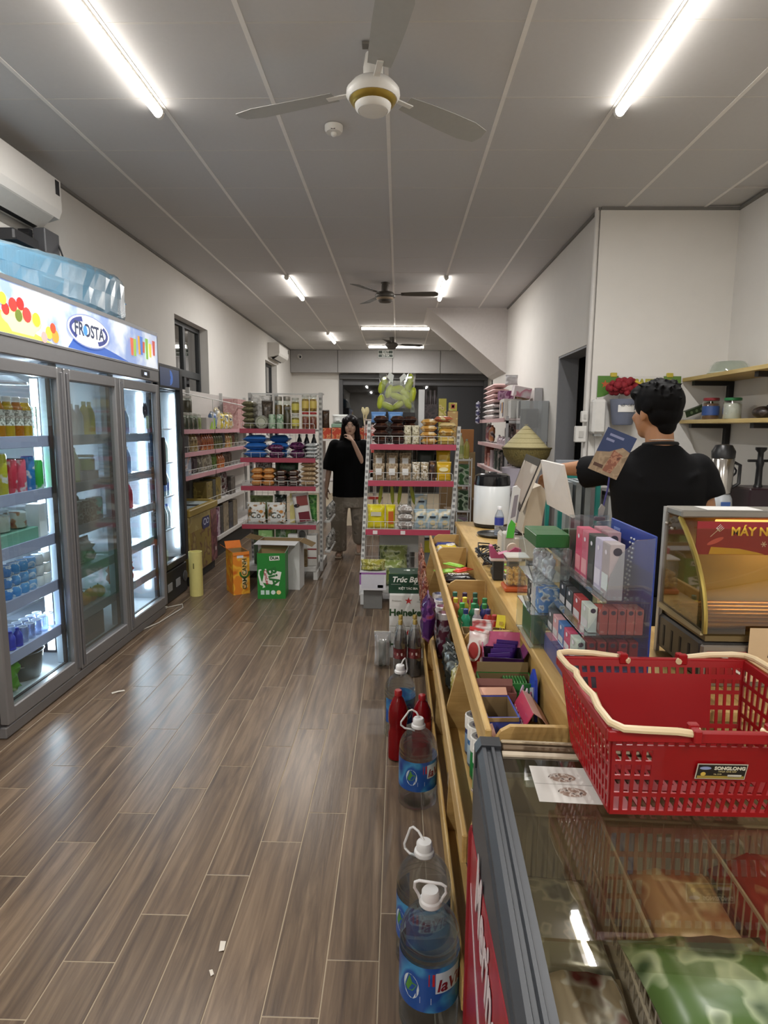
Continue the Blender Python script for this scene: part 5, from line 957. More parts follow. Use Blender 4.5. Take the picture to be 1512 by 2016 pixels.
# display far behind the woman
t = T('display_table', 'low white display table far behind the walking woman', 'table', (-.72, 9.6, 0)); P('table_top', box(-.5, .4, -.25, .25, 1.33, 1.36), mat('D2CCC8', .5), t)
for a, b in ((-.48, -.23), (.34, -.23), (-.48, .19), (.34, .19)): P('leg', box(a, a+.04, b, b+.04, 0, 1.33), mat('B9B2AE', .5), t)
P('lower_shelf', box(-.46, .36, -.22, .22, .70, .72), mat('A8A09C', .5), t)
for i, (x, w) in enumerate(((-1.10, .13), (-.95, .14), (-.79, .13), (-.50, .2))): carton(f'red-orange gift box, {nth(i)} on the far white table', x, 9.52, 1.361, w, .12, .17, prn('A83A22', 'C88A5A', '7A2418', 14, .35), name='gift_box')
t2 = T('lidded_box', 'pale green lidded box on top of the far gift boxes', 'box', (-.90, 9.52, 1.533)); P('box_body', cbox(.26, .12, .06, .01), mat('7E9A86', .5), t2); P('cloth', pillow(.24, .14, .10, 8, 6, .3, 2), mat('CFD2CE', .6), t2, (.0, 0, .062), smooth=True)
pouch('mauve cloth bundle at left on the far table', -1.17, 9.66, 1.361, .16, .19, .12, mat('A294A4', .6), name='cloth_bundle', wrk=.4)
t = T('flower_bunch', 'bunch of cream artificial flowers behind the woman', 'flowers', (-.53, 9.66, 1.361)); P('vase', lathe([(.03, 0), (.05, .08), (.03, .17), (.035, .2)], 14), mat('8A7A6C', .4), t, smooth=True)
for k in range(9):
    a = k*.7; dx, dy = .02+.10*cos(a)*(.4+.1*(k % 4)), .05*sin(a)
    P('flower', lathe([(.004, .22), (.006, .36), (.022, .40), (.026, .43), (.012, .47)], 8).fn(lambda p: Vector((p.x+dx*(p.z-.15)*3.0, p.y+dy*(p.z-.15)*3, p.z+.012*(k % 3)))), mat('D8CFA4', .5), t, smooth=True)
t = T('red_rack', 'white and red rack with small tags at the end of far table', 'rack', (-.36, 9.2, 0)); P('frame', join([box(-.14, .14, -.1, .1, z-.015, z) for z in (.5, .9, 1.2, 1.45, 1.66)] + [box(a, a+.012, -.1, .1, 0, 1.67) for a in (-.14, .128)]), mat('C2B4AE', .5), t)
for k, z in enumerate((.5, .9, 1.2, 1.45)): P('red_edge', box(-.13, .13, -.108, -.1, z-.03, z+.01), mat('A83A30', .5), t)
for i in range(6): carton(f'small red and white packet, {nth(i % 3)} on {["upper","lower"][i//3]} shelf of far rack', -.45+(i % 3)*.085, 9.18, 1.452 if i < 3 else 1.202, .07, .08, .13, prn('C8C2BC', 'A83A2E', 'E0DCD8', 30, .4, (.5, .6), i), name='small_packet')
# ================================================================ WOODEN COUNTER WITH SNACK TRAY
oak = wood('oak_board', 'A07E45', 'B8965A', 'C8AA6E', 'y', 7, 0.42, 0.05, .05, 0, 10); oakx = wood('oak_board_end', 'A07E45', 'B4925A', 'C2A468', 'x', 7, .45, .05, .05, 0, 10)
CT = .90
t = T('counter', 'long pale wooden shop counter with a stepped snack rack in front', 'counter', (0, 0, 0))
P('counter_top', box(.405, .83, 1.36, 4.22, CT-.028, CT, .003), oak, t); P('counter_top', box(.83, 2.0, 1.36, 1.98, CT-.028, CT, .003), oakx, t)
P('body_panel', box(.415, .43, 1.38, 4.2, 0, CT-.03), oak, t); P('body_panel', box(.43, .80, 4.18, 4.2, 0, CT-.03), oakx, t); P('body_panel', box(.44, 1.98, 1.38, 1.395, 0, CT-.03), oakx, t)
P('body_panel', box(.80, .815, 1.99, 4.2, 0.05, CT-.03), oak, t)
UP = [1.352, 2.03, 2.73, 3.50, 3.93]
for y in UP:
    pr = [(.405, 0), (.405, .856), (.272, .856), (.25, .843), (.236, .82), (.230, .77), (.184, .58), (.182, .48), (.20, .45), (.188, 0)]
    P('divider', prism(pr, 'y', y, y+.014), oakx, t)
for a, b in zip(UP[:-1], UP[1:]):
    P('tray_floor', box(.230, .404, a+.014, b, .716, .73), oak, t); P('tier_floor', box(.182, .404, a+.014, b, .487, .50), oak, t); P('tier_floor', box(.192, .404, a+.014, b, .09, .103), oak, t)
P('tray_rail', box(.213, .229, 1.352, 3.944, .765, .848, .003), oak, t); P('tier_rail', box(.166, .180, 1.352, 3.944, .50, .575, .003), oak, t); P('tier_rail', box(.176, .187, 1.352, 3.944, .09, .18, .003), oak, t)
# --- tray goods, far to near
TZ = .767
_before = set(o for o in COL.objects if not o.parent)
def laid(label, x, y, z, w, l, h, m, rz=0, name='candy_pack', grp=None, txt=None, wrk=.12):
    s = slab(label, x, y, z, w, l, h, m, rz, name, 'bag', grp, wrk)
    if txt: text(txt[0], txt[1], txt[2], s, (0, -.0, h*.5+.004), (0, 0, 0), bold=.0008)
    return s
for i, (y, c, d, z) in enumerate(((3.71, '2E3A7A', 'dark blue biscuit pack with silver end', .09), (3.63, 'C9B03A', 'yellow biscuit pack', .088), (3.555, 'C9C6C2', 'white wafer pack', .086), (3.475, 'A83E5A', 'crimson wafer pack', .085), (3.40, 'B8B4C0', 'pale lilac wafer pack', .084))):
    laid(d+' lying across the far end of the counter tray', .318, y, TZ+z-.055, .155, .072, .045, prn(c, 'D8D4CC', c, 20, .25, (.62, .7), i), 0, 'wafer_pack')
for i, y in enumerate((3.69, 3.60, 3.51, 3.42)): carton(f'low display carton, {["farthest","second","third","nearest"][i]} under the far wafer packs', .318, y, TZ, .16, .085, .026, mat('8E7450', .7), name='display_tray')
for i, (dx, y, rz) in enumerate(((-.03, 3.20, .35), (-.02, 3.14, .9), (.0, 3.08, .35), (.02, 3.16, -.8))):
    laid(f'lime green gum stick pack, {["farthest","second","third","nearest"][i]} in the counter tray', .30+dx, y, TZ+.015+i*.014, .13, .034, .014, mat('86B83A', .35), rz, 'gum_stick', 'lime gum packs', wrk=.02)
for i in range(3): laid(f'bright red stick pack, {["farthest","middle","nearest"][i]} leaning in the counter tray', .352, 3.17-i*.06, TZ+.03+i*.012, .12, .032, .016, mat('C2321E', .35), .75, 'red_stick', 'red stick packs', wrk=.02)
laid('dark brown wafer pack behind the foil lettered pack', .355, 3.02, TZ+.002, .10, .09, .04, prn('4A2A26', '8A5A4E', '2A1614', 20), .3)
laid('black snack bar pack with white lettering in counter tray', .315, 2.90, TZ+.036, .17, .08, .04, mat('2B2624', .25), .12, 'snack_bar', None, ('Nuggo', .04, mat('DCD8D2', .4)))
laid('black and silver bar pack under the white lettered one', .31, 2.83, TZ+.002, .165, .07, .03, prn('2E2828', '8E8A86', '1A1616', 24), -.1, 'snack_bar')
laid('red-orange bar pack, left one in counter tray', .285, 2.725, TZ+.004, .11, .075, .04, prn('B8341E', 'D2602E', '8A2414', 14, .25), .1, 'snack_bar'); laid('orange-cream bar pack right of the red-orange pack', .355, 2.68, TZ+.012, .10, .07, .035, prn('D28A4A', 'E0B88A', 'B85A2A', 14, .25), .05, 'snack_bar')
yk = [(.258, 2.49, 'B8405A', '2E6A5A'), (.300, 2.48, 'A03A78', '3A2A4A'), (.345, 2.48, '9A3A4A', '2E5A4A'), (.252, 2.40, 'C87A5A', 'C8B83A'), (.292, 2.41, 'B8A83A', 'D2C23A'), (.335, 2.40, '2E7A54', '2A6A48'), (.375, 2.40, '3A5A9A', '2E7A48'), (.272, 2.33, '3A8A4A', '3E9A4A'), (.318, 2.325, '2E7A5A', '2E8A58'), (.362, 2.32, '3A3A7A', '3A8A4A'), (.278, 2.25, '2E9A7A', '243A7A'), (.322, 2.25, 'A8A4B0', 'D2D0D4'), (.366, 2.25, 'B83A3A', '3A3A7A'), (.40-.02, 2.18, 'B8342E', 'A83A3A')]
cl = ['pink with green cap', 'magenta with dark cap', 'rose with green cap', 'salmon with yellow cap', 'yellow with yellow cap', 'green with dark cap', 'blue with green cap', 'leaf green, front left', 'sea green, middle', 'navy with green cap', 'teal with navy cap, nearest left', 'grey with white cap, nearest middle', 'red with navy cap, nearest right', 'red with red cap by yellow tag']
SB = [(.7, 0), (1, .06), (1, .34), (.85, .44), (1, .54), (1, .66), (.55, .80), (.5, .84)]
for (x, y, c, cap), d in zip(yk, cl): bottle(f'small yogurt drink bottle in counter tray, {d}', x, y, TZ, .0185, .105, prn(c, 'D8D4D0', c, 40, .25, (.66, .74)), mat(cap, .4), None, None, 'yogurt_drink', SB)
ct_ = open_carton('brown card tray standing before the small yogurt bottles', .325, 2.10, .155, .085, .07, kr, krl, 0, [('f', rad(-75), .03, kr)], 'card_tray'); ct_.location.z = TZ
t2 = T('price_tag', 'bright yellow price tag stuck up beside the yogurt bottles', 'tag', (.394, 2.13, TZ+.07)); P('tag_card', cbox(.035, .002, .05).r(rad(-30), 0, rad(-20)), mat('E0D018', .5), t2); P('tag_print', cbox(.014, .0008, .014).r(rad(-30), 0, rad(-20)), mat('B89A10', .5), t2, (.0, -.012, .015)); P('tag_stem', box(-.001, .001, -.001, .001, -.07, .004), WH, t2)
def pj(label, x, y, z, w, h, d, m, **k): return pouch(label, x, y, z, w, h, d, m, **k)
pj('red and white snack pouch with round emblem standing in tray', .262, 1.84, TZ, .075, .155, .03, prn('B83030', 'D8CFCB', '8A2020', 16, .28, (.54, .7)), rz=rad(-40), tilt=rad(-8), patch=[('d', 0, .095, .026, .036, mat('D8D0CC', .4)), ('d', 0, .095, .019, .028, mat('A03A3A', .4))], name='red_pouch')
pj('white and red pouch leaning behind the red emblem pouch', .29, 1.885, TZ+.01, .07, .165, .02, prn('D4D2CE', 'A84040', 'C2C8CC', 14, .28, (.58, .7)), rz=rad(-15), name='white_red_pouch')
pc = open_carton('purple display box of chocolate pouches with torn pink flap', .338, 1.775, .125, .10, .115, prn('2C1336', '3E1C4A', '241030', 10, .25), mat('1C0E20', .5), rad(-6), [('b', rad(55), .05, prn('A84A6A', 'C87A94', '8A2A4A', 14, .25)), ('l', rad(88), .015, mat('9A3A62', .4)), ('r', rad(60), .03, mat('6A2A58', .4))], 'display_box'); pc.location.z = TZ
text('CHOCOMINI', .014, mat('8A6A62', .5), pc, (.005, -.0508, .058)); P('emblem', disc(.009, .007, -.0508, 12, .04, .03), mat('9A8474', .5), pc); P('emblem', disc(.006, .006, -.0508, 12, .022, .028), mat('9A8474', .5), pc)
for i in range(4): pouch(f'dark violet chocolate pouch, {nth(i)} inside the purple display box', .330+.005*i, 1.750+i*.016, TZ+.006, .07, .105+.008*i, .010, mat('3A1E66', .22, 0, .2, 20), rz=rad(4), tilt=rad(-3), roll=rad(3*(i-1)), name='chocolate_pouch', grp='violet pouches in display box', wrk=.1)
gb = open_carton('open green gum display box with brown inside', .325, 1.655, .16, .085, .085, mat('256A2C', .45), mat('6A5636', .7), 0, [('b', rad(80), .03, mat('74603C', .7)), ('f', rad(-85), .02, mat('256A2C', .45))], 'gum_display_box'); gb.location.z = TZ
text('DOUBLE', .022, mat('8E9C8A', .5), gb, (-.02, -.0432, .05), bold=.0006)
for i in range(8): laid(f'green gum strip, {nth(i)} standing in the green display box', .345+ i*.0085-.02, 1.655, TZ+.045, .007, .07, .035, prn('2E6A34', '5A8A54', '1E4A24', 40), 0, 'gum_strip', 'green gum strips', wrk=.02)
kb = open_carton('brown open gum carton with blue edge near the tray end', .275, 1.475, .085, .13, .085, mat('3A4AA0', .5), krl, rad(3), [('b', rad(30), .025, mat('C89A82', .6)), ('f', rad(-85), .01, kr)], 'gum_carton'); kb.location.z = TZ
kc = open_carton('brown carton with dull red rim behind the brown gum carton', .285, 1.575, .11, .05, .085, mat('6E4038', .6), mat('6E4038', .6), 0, [('b', rad(70), .02, mat('7A4A40', .6))], 'gum_carton'); kc.location.z = TZ
t2 = T('gum_display_flap', 'pink printed gum box lid folded over like a roof', 'box', (.36, 1.475, TZ)); 
pkp = mat('B83A56', .45)
P('printed_side', G([(-.045, -.07, .03), (-.008, -.07, .10), (-.008, .07, .10), (-.045, .07, .03), (-.043, -.07, .03), (-.006, -.07, .099), (-.006, .07, .099), (-.043, .07, .03)], [(0, 1, 2, 3), (7, 6, 5, 4), (0, 4, 5, 1), (3, 2, 6, 7), (0, 3, 7, 4), (1, 5, 6, 2)]), pkp, t2)
P('plain_side', sheet([[(-.008, y, .10), (.015, y, .085), (.045, y, .045)] for y in (-.07, 0, .07)], 3, 3, .0015), mat('B89088', .6), t2)
a_ = math.atan2(.07, .037)
text('XYLITOL', .030, mat('E0C4C4', .5), t2, (-.0345, .0, .0525), (0, -a_, -pi/2) if False else Matrix(((0, .0, -1), (-1, 0, 0), (0, 1, 0))).to_euler(), bold=.0008)
for o in list(t2.children):
    if o.name.startswith('lettering'):
        n = Vector((-.07, 0, .037)).normalized(); xd = Vector((0, -1, 0)); yd = n.cross(xd)
        M = Matrix((xd, yd, n)).transposed().to_4x4(); M.translation = Vector((-.034, .0, .053)); o.matrix_local = M
        o2 = o
P('print_seal', disc(.008, .008, 0, 14).fn(lambda p: Vector((-.0175-p.z*.467+.0-.0012, p.x+.02, .0835+p.z*.883-.0006))), mat('E2CACA', .5), t2); P('print_square', quad(-.008, .008, -.007, .007).fn(lambda p: Vector((-.018-p.z*.467-.0012, p.x-.045, .0825+p.z*.883-.0006))), mat('B8C4DC', .5), t2)
bt = T('blue_gum_card', 'blue plastic gum holder leaning at the counter side of tray', 'box', (.397, 1.60, TZ)); P('holder', prism([(-.05, .0), (.045, .0), (.03, .10), (.005, .135), (-.03, .115)], 'x', -.004, .004), mat('2A44B8', .35), bt); P('white_insert', prism([(-.045, .0), (.01, .0), (.0, .08), (-.02, .09)], 'x', -.010, -.0045), mat('BFC8CC', .4), bt)
for i in range(3): pouch(f'{["violet","white","crimson"][i]} gum packet tucked before the blue gum holder', .355+i*.012, 1.56-.0*i, TZ+.003, .045, .085-.01*i, .009, prn(['4A2A7A', 'CFC6C8', '8A2A4A'][i], 'C8B0C0', '6A1E3A', 24), rz=rad(70), name='gum_packet')
pouch('pinkish tube sweet leaning in the tray corner', .268, 1.395, TZ, .014, .07, .012, mat('C8A29A', .4), roll=rad(-20), name='tube_sweet', wrk=.02)
for o in [q for q in COL.objects if not q.parent and q not in _before]: o.location.y *= 1.046; o.location.z -= .036
# --- things hanging in front of the tray
for i, (y, z, h, c) in enumerate(((3.55, .60, .25, '6E3A2E'), (3.30, .58, .26, '7A4234'), (3.05, .56, .24, '6A2E28'))): pouch(f'red-brown nut bag hanging on the tray rail, {["farthest","middle","nearest"][i]}', .146, y, z, .13, h, .03, prn(c, 'A87A64', '4A1E1A', 40, .25), rz=-pi/2, name='nut_bag', wrk=.3)
pouch('shiny purple snack bag hanging on the tray rail', .145, 2.66, .60, .13, .20, .05, prn('3A1450', '6A3A7A', '8A3A2E', 22, .18, (.58, .7)), rz=-pi/2, name='purple_bag', wrk=.35)
# --- second tier
for i, y in enumerate((3.02, 2.91, 2.80, 2.70)):
    can(f'chip tube with white lid and {"blue" if i<2 else "maroon"} ring, {["farthest","second","third","nearest"][i]} on counter tier', .219, y, .501, .034, .21, prn(['2E3E74', '34447A', '6A2A44', '5E2A3E'][i], 'A8A4B0', '2A2A34', 24), 'chip tubes', mat('D4D0D2', .4), 'chip_tube', 'tube')
    c_ = bpy.context.scene.collection.objects[-1]
    P('lid_disc', lathe([(.026, .212), (.024, .213)], 18), mat(['6E78A8', '7A84B0', '8A5A74', '8A6474'][i], .3, .3), c_.parent); P('lid_rim', lathe([(.0348, .185), (.0348, .211), (.027, .213)], 18, True, False), mat('DAD6D8', .4), c_.parent)
for i in range(3): pouch(f'dark grey snack packet, {["farthest","middle","nearest"][i]} before the chip tubes', .235, 2.52-i*.10, .503, .10, .13, .05, prn('2E3230', '6A6E68', '1A1C1C', 20, .25), rz=-pi/2+.3, name='grey_packet', wrk=.2)
pouch('purple-white flowered packet right of the dark grey packets', .335, 2.20, .501, .12, .20, .05, prn('B89AC0', 'E0D2E4', '7A4A8A', 26, .25), rz=-pi/2+.5, name='flower_packet', wrk=.2)
for i in range(4): pouch(f'yellow and olive packet, {["farthest","second","third","nearest"][i]} on counter tier behind jars', .235, 2.25-i*.05, .503, .045, .13, .035, prn(['8A8236', 'A89A44', '5E5A2A', '94703A'][i], 'C8C4A0', '3A2E1A', 26, .25), rz=-pi/2, name='yellow_packet', wrk=.2)
GJ = [(.86, 0), (1, .04), (1, .56), (.98, .66), (.92, .69)]
for i, y in enumerate((1.86, 1.79, 1.72, 1.65, 1.565, 1.49)):
    bottle(f'white-capped gum jar, {["farthest","second","third","fourth","fifth, dark lettered","nearest"][i]} on counter tier', .258, y, .501, .030 if i != 4 else .033, .135 if i != 4 else .15, mat(['2A3A6A', '3A6A9A', '2E7A4A', '3A7A4A', '2A1830', 'A8BCC8'][i], .3), mat('E2E0DC', .4), mat(['8AA4C0', 'B8CCD8', '2A8A4A', 'A8C8A0', '241428', 'C2D2DC'][i], .35), 'gum jars with white caps', 'gum_jar', GJ, (.1, .55))
    j_ = bpy.context.scene.collection.objects[-1].parent; r_ = .033 if i == 4 else .030; h_ = .15 if i == 4 else .135
    P('flip_cap', lathe([(r_*1.04, h_*.69), (r_*1.04, h_*.97), (r_*.95, h_)], 18), mat('E2E0DC', .4), j_, smooth=True); P('cap_hole', lathe([(r_*.55, h_*1.001), (r_*.5, h_*1.004)], 16), mat('4A4450', .5), j_)
    if i == 4: text('XYLITOL', .013, mat('D8D0DC', .5), j_, (-.0345, -.0, .045), (pi/2, 0, -pi/2+.3))
for i, (y, z) in enumerate(((3.0, .12), (2.86, .12), (2.62, .12), (2.42, .12), (1.80, .30), (1.62, .28))): pouch(f'shiny dark blue bag, {["farthest","second","third","fourth","upper near","nearest"][i]} on the low counter tier', (.26 if i < 4 else .27), y, .106, .14, [.30, .28, .30, .26, .33, .32][i], .06, prn('1E2A66', '4A5AA0', '141C44', 26, .2, (.58, .7)), rz=-pi/2, name='blue_bag', wrk=.35)
for i, y in enumerate((3.72, 3.62, 2.22, 2.13)): pouch(f'brown-red packet, {["farthest","second","third","nearest"][i]} on the low counter tier', .24, y, .104, .12, .24, .05, prn(['6A4A3A', '7A3A34', 'B8A890', '7E2A24'][i], 'B8A898', '3A2018', 22, .3), rz=-pi/2, name='low_packet', wrk=.2)
# ================================================================ ON THE COUNTER
t = T('white_drum', 'white drum-shaped cooker with glossy black lid at far counter end', 'appliance', (.625, 4.02, CT))
P('drum_base', lathe([(.09, 0), (.112, .008), (.114, .028)], 36), mat('18181A', .3), t, smooth=True); P('drum_body', lathe([(.116, .028), (.118, .04), (.118, .272), (.115, .278)], 36), mat('D6DADC', .22, 0, .01), t, smooth=True); P('drum_lid', lathe([(.117, .278), (.118, .30), (.112, .338), (.09, .352), (.02, .356)], 36), mat('141416', .12), t, smooth=True); P('lid_button', lathe([(.03, .355), (.03, .362), (.02, .365)], 20), mat('2A2A2C', .3), t)
t = T('black_tray', 'round black tray on the counter before the white drum', 'tray', (.60, 3.66, CT)); P('tray_plate', lathe([(.09, 0), (.105, .004), (.112, .016), (.108, .016), (.10, .006)], 36), mat('262626', .35), t, smooth=True); P('tray_rim', tube([(.111*cos(a), .111*sin(a), .016) for a in [2*pi*i/32 for i in range(32)]], .003, 6, True), mat('3A3A3A', .3), t)
WB = [(.8, 0), (1, .02), (1, .30), (.95, .33), (1, .36), (1, .62), (.9, .70), (.55, .84), (.45, .87), (.45, .90)]
bottle('small water bottle with blue label standing on the black tray', .615, 3.64, CT+.009, .028, .175, liquid('DDE4EE', .6, .05, .5), mat('D8D8DC', .4), mat('34409A', .35), None, 'water_bottle', WB, (.36, .62))
t = T('receipt_printer', 'white receipt printer block under the two till screens', 'printer', (.635, 3.04, CT)); P('printer_body', box(-.11, .11, -.09, .12, 0, .13, .018), mat('CFC9BE', .4, 0, .02), t); P('printer_top', box(-.105, .105, -.085, .115, .1305, .142, .005), mat('2A2826', .3), t); P('paper_slot', box(-.06, .06, -.075, -.065, .1425, .145), mat('0E0E0E', .6), t)
t = T('till_screens', 'two tilted till tablets back to back like a tent', 'till', (.66, 2.95, 1.043)); O = Vector((.66, 2.95, 1.043))
def slabq(q, th):
    q = [Vector(p)-O for p in q]; n = (q[1]-q[0]).cross(q[3]-q[0]).normalized()*th; return G(q+[p+n for p in q], [(3, 2, 1, 0), (4, 5, 6, 7), (0, 1, 5, 4), (1, 2, 6, 5), (2, 3, 7, 6), (3, 0, 4, 7)])
ql = [(.577, 2.85, 1.16), (.582, 3.12, 1.205), (.655, 3.12, 1.42), (.669, 2.85, 1.406)]
def lerpq(q, u0, u1, v0, v1):
    q = [Vector(p) for p in q]; f = lambda u, v: (q[0]*(1-u)+q[1]*u)*(1-v)+(q[3]*(1-u)+q[2]*u)*v
    return [f(u0, v0), f(u1, v0), f(u1, v1), f(u0, v1)]
P('left_screen', slabq(ql, .012), mat('CFC8BC', .4), t); off = Vector((-.0035, 0, .0015))
P('left_display', slabq([p+off for p in lerpq(ql, .02, .98, .02, .98)], -.0), mat('2A2A2C', .2), t) if False else None
nl = (Vector(ql[1])-Vector(ql[0])).cross(Vector(ql[3])-Vector(ql[0])).normalized()
P('left_bezel', slabq([p-nl*.001 for p in lerpq(ql, .0, 1, .0, 1)], -.003), mat('33302E', .3), t); P('left_display', slabq([p-nl*.0042 for p in lerpq(ql, .04, .96, .12, .86)], -.0006), prn('A89C90', 'C8BEB2', '8E8276', 6, .2), t)
qr = [(.711, 2.85, 1.20), (.778, 2.65, 1.165), (.721, 2.65, 1.395), (.674, 2.85, 1.406)]
nr = (Vector(qr[1])-Vector(qr[0])).cross(Vector(qr[3])-Vector(qr[0])).normalized()
P('right_screen', slabq(qr, .012), mat('D8D2CC', .35), t); P('right_face', slabq([p-nr*.001 for p in lerpq(qr, .03, .93, .04, .94)], -.0015), prn('B8A8A0', 'C8BAB4', 'A8968C', 7, .3), t)
P('pillar', prism([(-.055, 0), (.035, 0), (.06, .20), (.03, .235), (-.02, .215)], 'y', -.02, .12), mat('BFB29E', .45), t, (0, 0, .001))
t = T('pay_display', 'slim white payment display with a green foot beside the till', 'display', (.515, 2.80, CT)); P('stand', box(-.02, .03, -.02, .05, 0, .17, .006), mat('B8B4AA', .45), t); P('screen_bar', prism([(-.012, .15), (.02, .15), (.045, .375), (.03, .39), (.012, .385)], 'y', -.03, -.012), mat('D8DADC', .3), t); P('green_foot', prism([(-.013, .149), (.021, .149), (.028, .215), (.008, .235), (-.006, .205)], 'y', -.032, -.0305), mat('4EB83E', .4), t); P('grey_screen', prism([(.004, .24), (.026, .25), (.036, .35), (.018, .345)], 'y', -.032, -.0305), mat('8A8690', .3), t)
P('wire', tube([(.06, -.03, .18), (.07, -.08, .10), (.06, -.13, .02), (.04, -.15, .003)], .0018, 5), mat('C8C2B4', .5), t)
t = T('cable_bundle', 'tangled bundle of black cables on the counter', 'cable', (.45, 2.92, CT)); R = random.Random(3)
for k in range(9):
    pts = []; ph = R.random()*6
    for i in range(14):
        a = i*.9+ph; u = i/13; pts.append((.0+(.055)*(1-.3*u)*cos(a)+R.uniform(-.012, .012), .10-.30*u+.04*sin(a)+R.uniform(-.02, .02), .012+.05*abs(sin(a*.7))*(1-u*.5)+.008*(k % 3)))
    P('cable', tube(pts, .0032, 5), BK, t, smooth=True)
P('cable_tie', tube([(.028*cos(a), -.02, .04+.028*sin(a)) for a in [2*pi*i/14 for i in range(14)]], .003, 5, True), mat('9A968E', .5), t); P('plug', box(-.03, .03, -.29, -.24, .002, .035, .006), BK, t)
t = T('black_adapter', 'black adapter block behind the candy jar', 'adapter', (.62, 2.62, CT)); P('adapter_body', box(-.05, .05, -.03, .03, .001, .07, .005), BK, t); P('adapter_label', box(-.03, .03, -.0308, -.03, .02, .05), mat('3A3A3C', .5), t)
jr = T('candy_jar', 'square clear jar of golden sweets with an orange base', 'jar', (.482, 2.42, CT)); P('jar_base', box(-.05, .05, -.05, .05, 0, .022, .006), mat('B8562A', .4), jr); P('jar_wall', box(-.044, .044, -.044, .044, .0225, .135, .008), glass('EEF0EC', .1, .03, .05), jr); P('sweets', join([ball(.012, 8, 6).s(1.2, 1, .8).t(R.uniform(-.028, .028), R.uniform(-.028, .028), .036+.0065*i) for i in range(9)] + [ball(.013, 8, 6).t(-.026+.026*(i % 3), -.026+.026*((i//3) % 3), .037+.02*(i//9)) for i in range(27)]), prn('B8842A', 'D8B058', '8A5A1E', 50), jr, kind='stuff'); P('jar_lid', box(-.046, .046, -.046, .046, .1355, .146, .004), mat('B8B4AC', .4), jr)
td = T('tape_dispenser', 'pink desk tape dispenser behind the candy jar', 'tape dispenser', (.475, 2.58, CT+.0)); P('base', box(-.075, .06, -.022, .022, .085, .098, .003), mat('D2C4C2', .5), td); P('body', prism([(-.072, .099), (-.078, .15), (-.066, .152), (-.04, .115), (.0, .125), (.03, .146), (.055, .138), (.06, .099)], 'y', -.021, .021), mat('A84A70', .4), td); P('tape_roll', lathe([(.024, -.008), (.024, .008)], 20).r(pi/2, 0, 0), mat('C8B8A8', .4), td, (.022, 0, .137)); P('stand', box(-.06, .05, -.02, .02, .001, .085, .003), mat('2A2A2C', .5), td)
# --- acrylic racks
ac = glass('EEF3F5', .09, .02, .02)
t = T('acrylic_tower', 'clear acrylic tower with green boxes on the counter edge', 'display rack', (.455, 1.86, CT))
for y in (-.11, .105): P('end_pane', box(-.055, .055, y, y+.003, 0, .30), ac, t)
P('back_pane', box(.052, .055, -.107, .105, 0, .30), ac, t)
for z in (.0, .10, .20): P('pane_shelf', box(-.055, .052, -.107, .105, z, z+.003), ac, t)
carton('dark green box on top of the clear acrylic tower', .46, 1.86, CT+.3005, .10, .17, .038, mat('1E5A28', .3), name='green_box'); carton('dark green box at the bottom of the acrylic tower', .455, 1.86, CT+.004, .08, .17, .085, mat('1C4A22', .4), name='green_box')
for i in range(3): carton(f'{["blue","white","black"][i]} small box on the middle shelf of acrylic tower', .455, 1.79+i*.06, CT+.104, .06, .05, .075, prn(['3A7AB8', 'C8C4C0', '2A2A2C'][i], 'D8D8D4', '5A5A5A', 40), name='small_box')
for i in range(3): pouch(f'silver foil packet, {["nearest","middle","farthest"][i]} on upper shelf of acrylic tower', .455, 1.79+i*.065, CT+.204, .06, .07, .025, prn('A8A8AA', 'E0E0E0', '4A4A4C', 30, .15), rz=-pi/2, name='foil_packet', wrk=.4)
t = T('display_rack', 'clear stepped acrylic rack with a tall blue back panel', 'display rack', (0, 0, 0))
DY0, DY1 = 1.455, 1.745
P('blue_panel', box(.622, .627, DY0-.0, DY1+.02, CT, 1.295, .002), mat('2E4696', .3, 0, .12, 6), t); 
lg = P('logo_pill', box(.6205, .6215, DY1-.06, DY1-.01, 1.245, 1.275, .003), mat('7A8CC8', .4), t); P('logo_core', box(.6195, .6205, DY1-.05, DY1-.02, 1.252, 1.268), mat('2E4696', .4), t)
def endpoly(x0, z): return [(x0, z), (.620, z), (.620, z+.16), (x0+.07, z+.16), (x0+.02, z+.13), (x0, z+.08)]
ST = [(.515, 1.132, .14), (.475, 1.045, .066), (.445, .965, .062)]
P('base_box', box(.44, .621, DY0, DY1, CT, .955), mat('4A4E7A', .4), t)
for x0, z, h in ST:
    P('step_floor', box(x0-.012, .621, DY0, DY1, z-.004, z), ac, t); P('step_lip', box(x0-.012, x0-.009, DY0, DY1, z+.0005, z+.022), ac, t)
P('end_pane', prism([(.43, CT), (.621, CT), (.621, 1.29), (.575, 1.285), (.54, 1.25), (.515, 1.19), (.505, 1.12), (.46, 1.04), (.43, .96)], 'y', DY0-.004, DY0-.001), ac, t); P('end_pane', prism([(.43, CT), (.621, CT), (.621, 1.29), (.575, 1.285), (.54, 1.25), (.515, 1.19), (.505, 1.12), (.46, 1.04), (.43, .96)], 'y', DY1+.001, DY1+.004), ac, t)
P('tall_pane', box(.505, .62, DY1+.03, DY1+.033, CT, 1.30), ac, t)
def slim(label, x, y, z, w, d, h, c, edge='C8C4C4', grp=None):
    b = carton(label, x, y, z, w, d, h, mat(c, .3, 0, .12, 30), name='slim_box', b=.001, grp=grp)
    P('oval_badge', disc(w*.30, w*.28, -d/2-.0008, 14, 0, h*.88), mat('3A3640', .4), b); P('side_badge', disc(.008, .006, 0, 12).r(0, 0, pi/2), mat('D8D4DC', .4), b, (-w/2-.0008, 0, h*.84)); P('side_band', quad(-d*.42, d*.42, h*.15, h*.45).r(0, 0, pi/2), mat(edge, .4), b, (-w/2-.0006, 0, 0)); return b
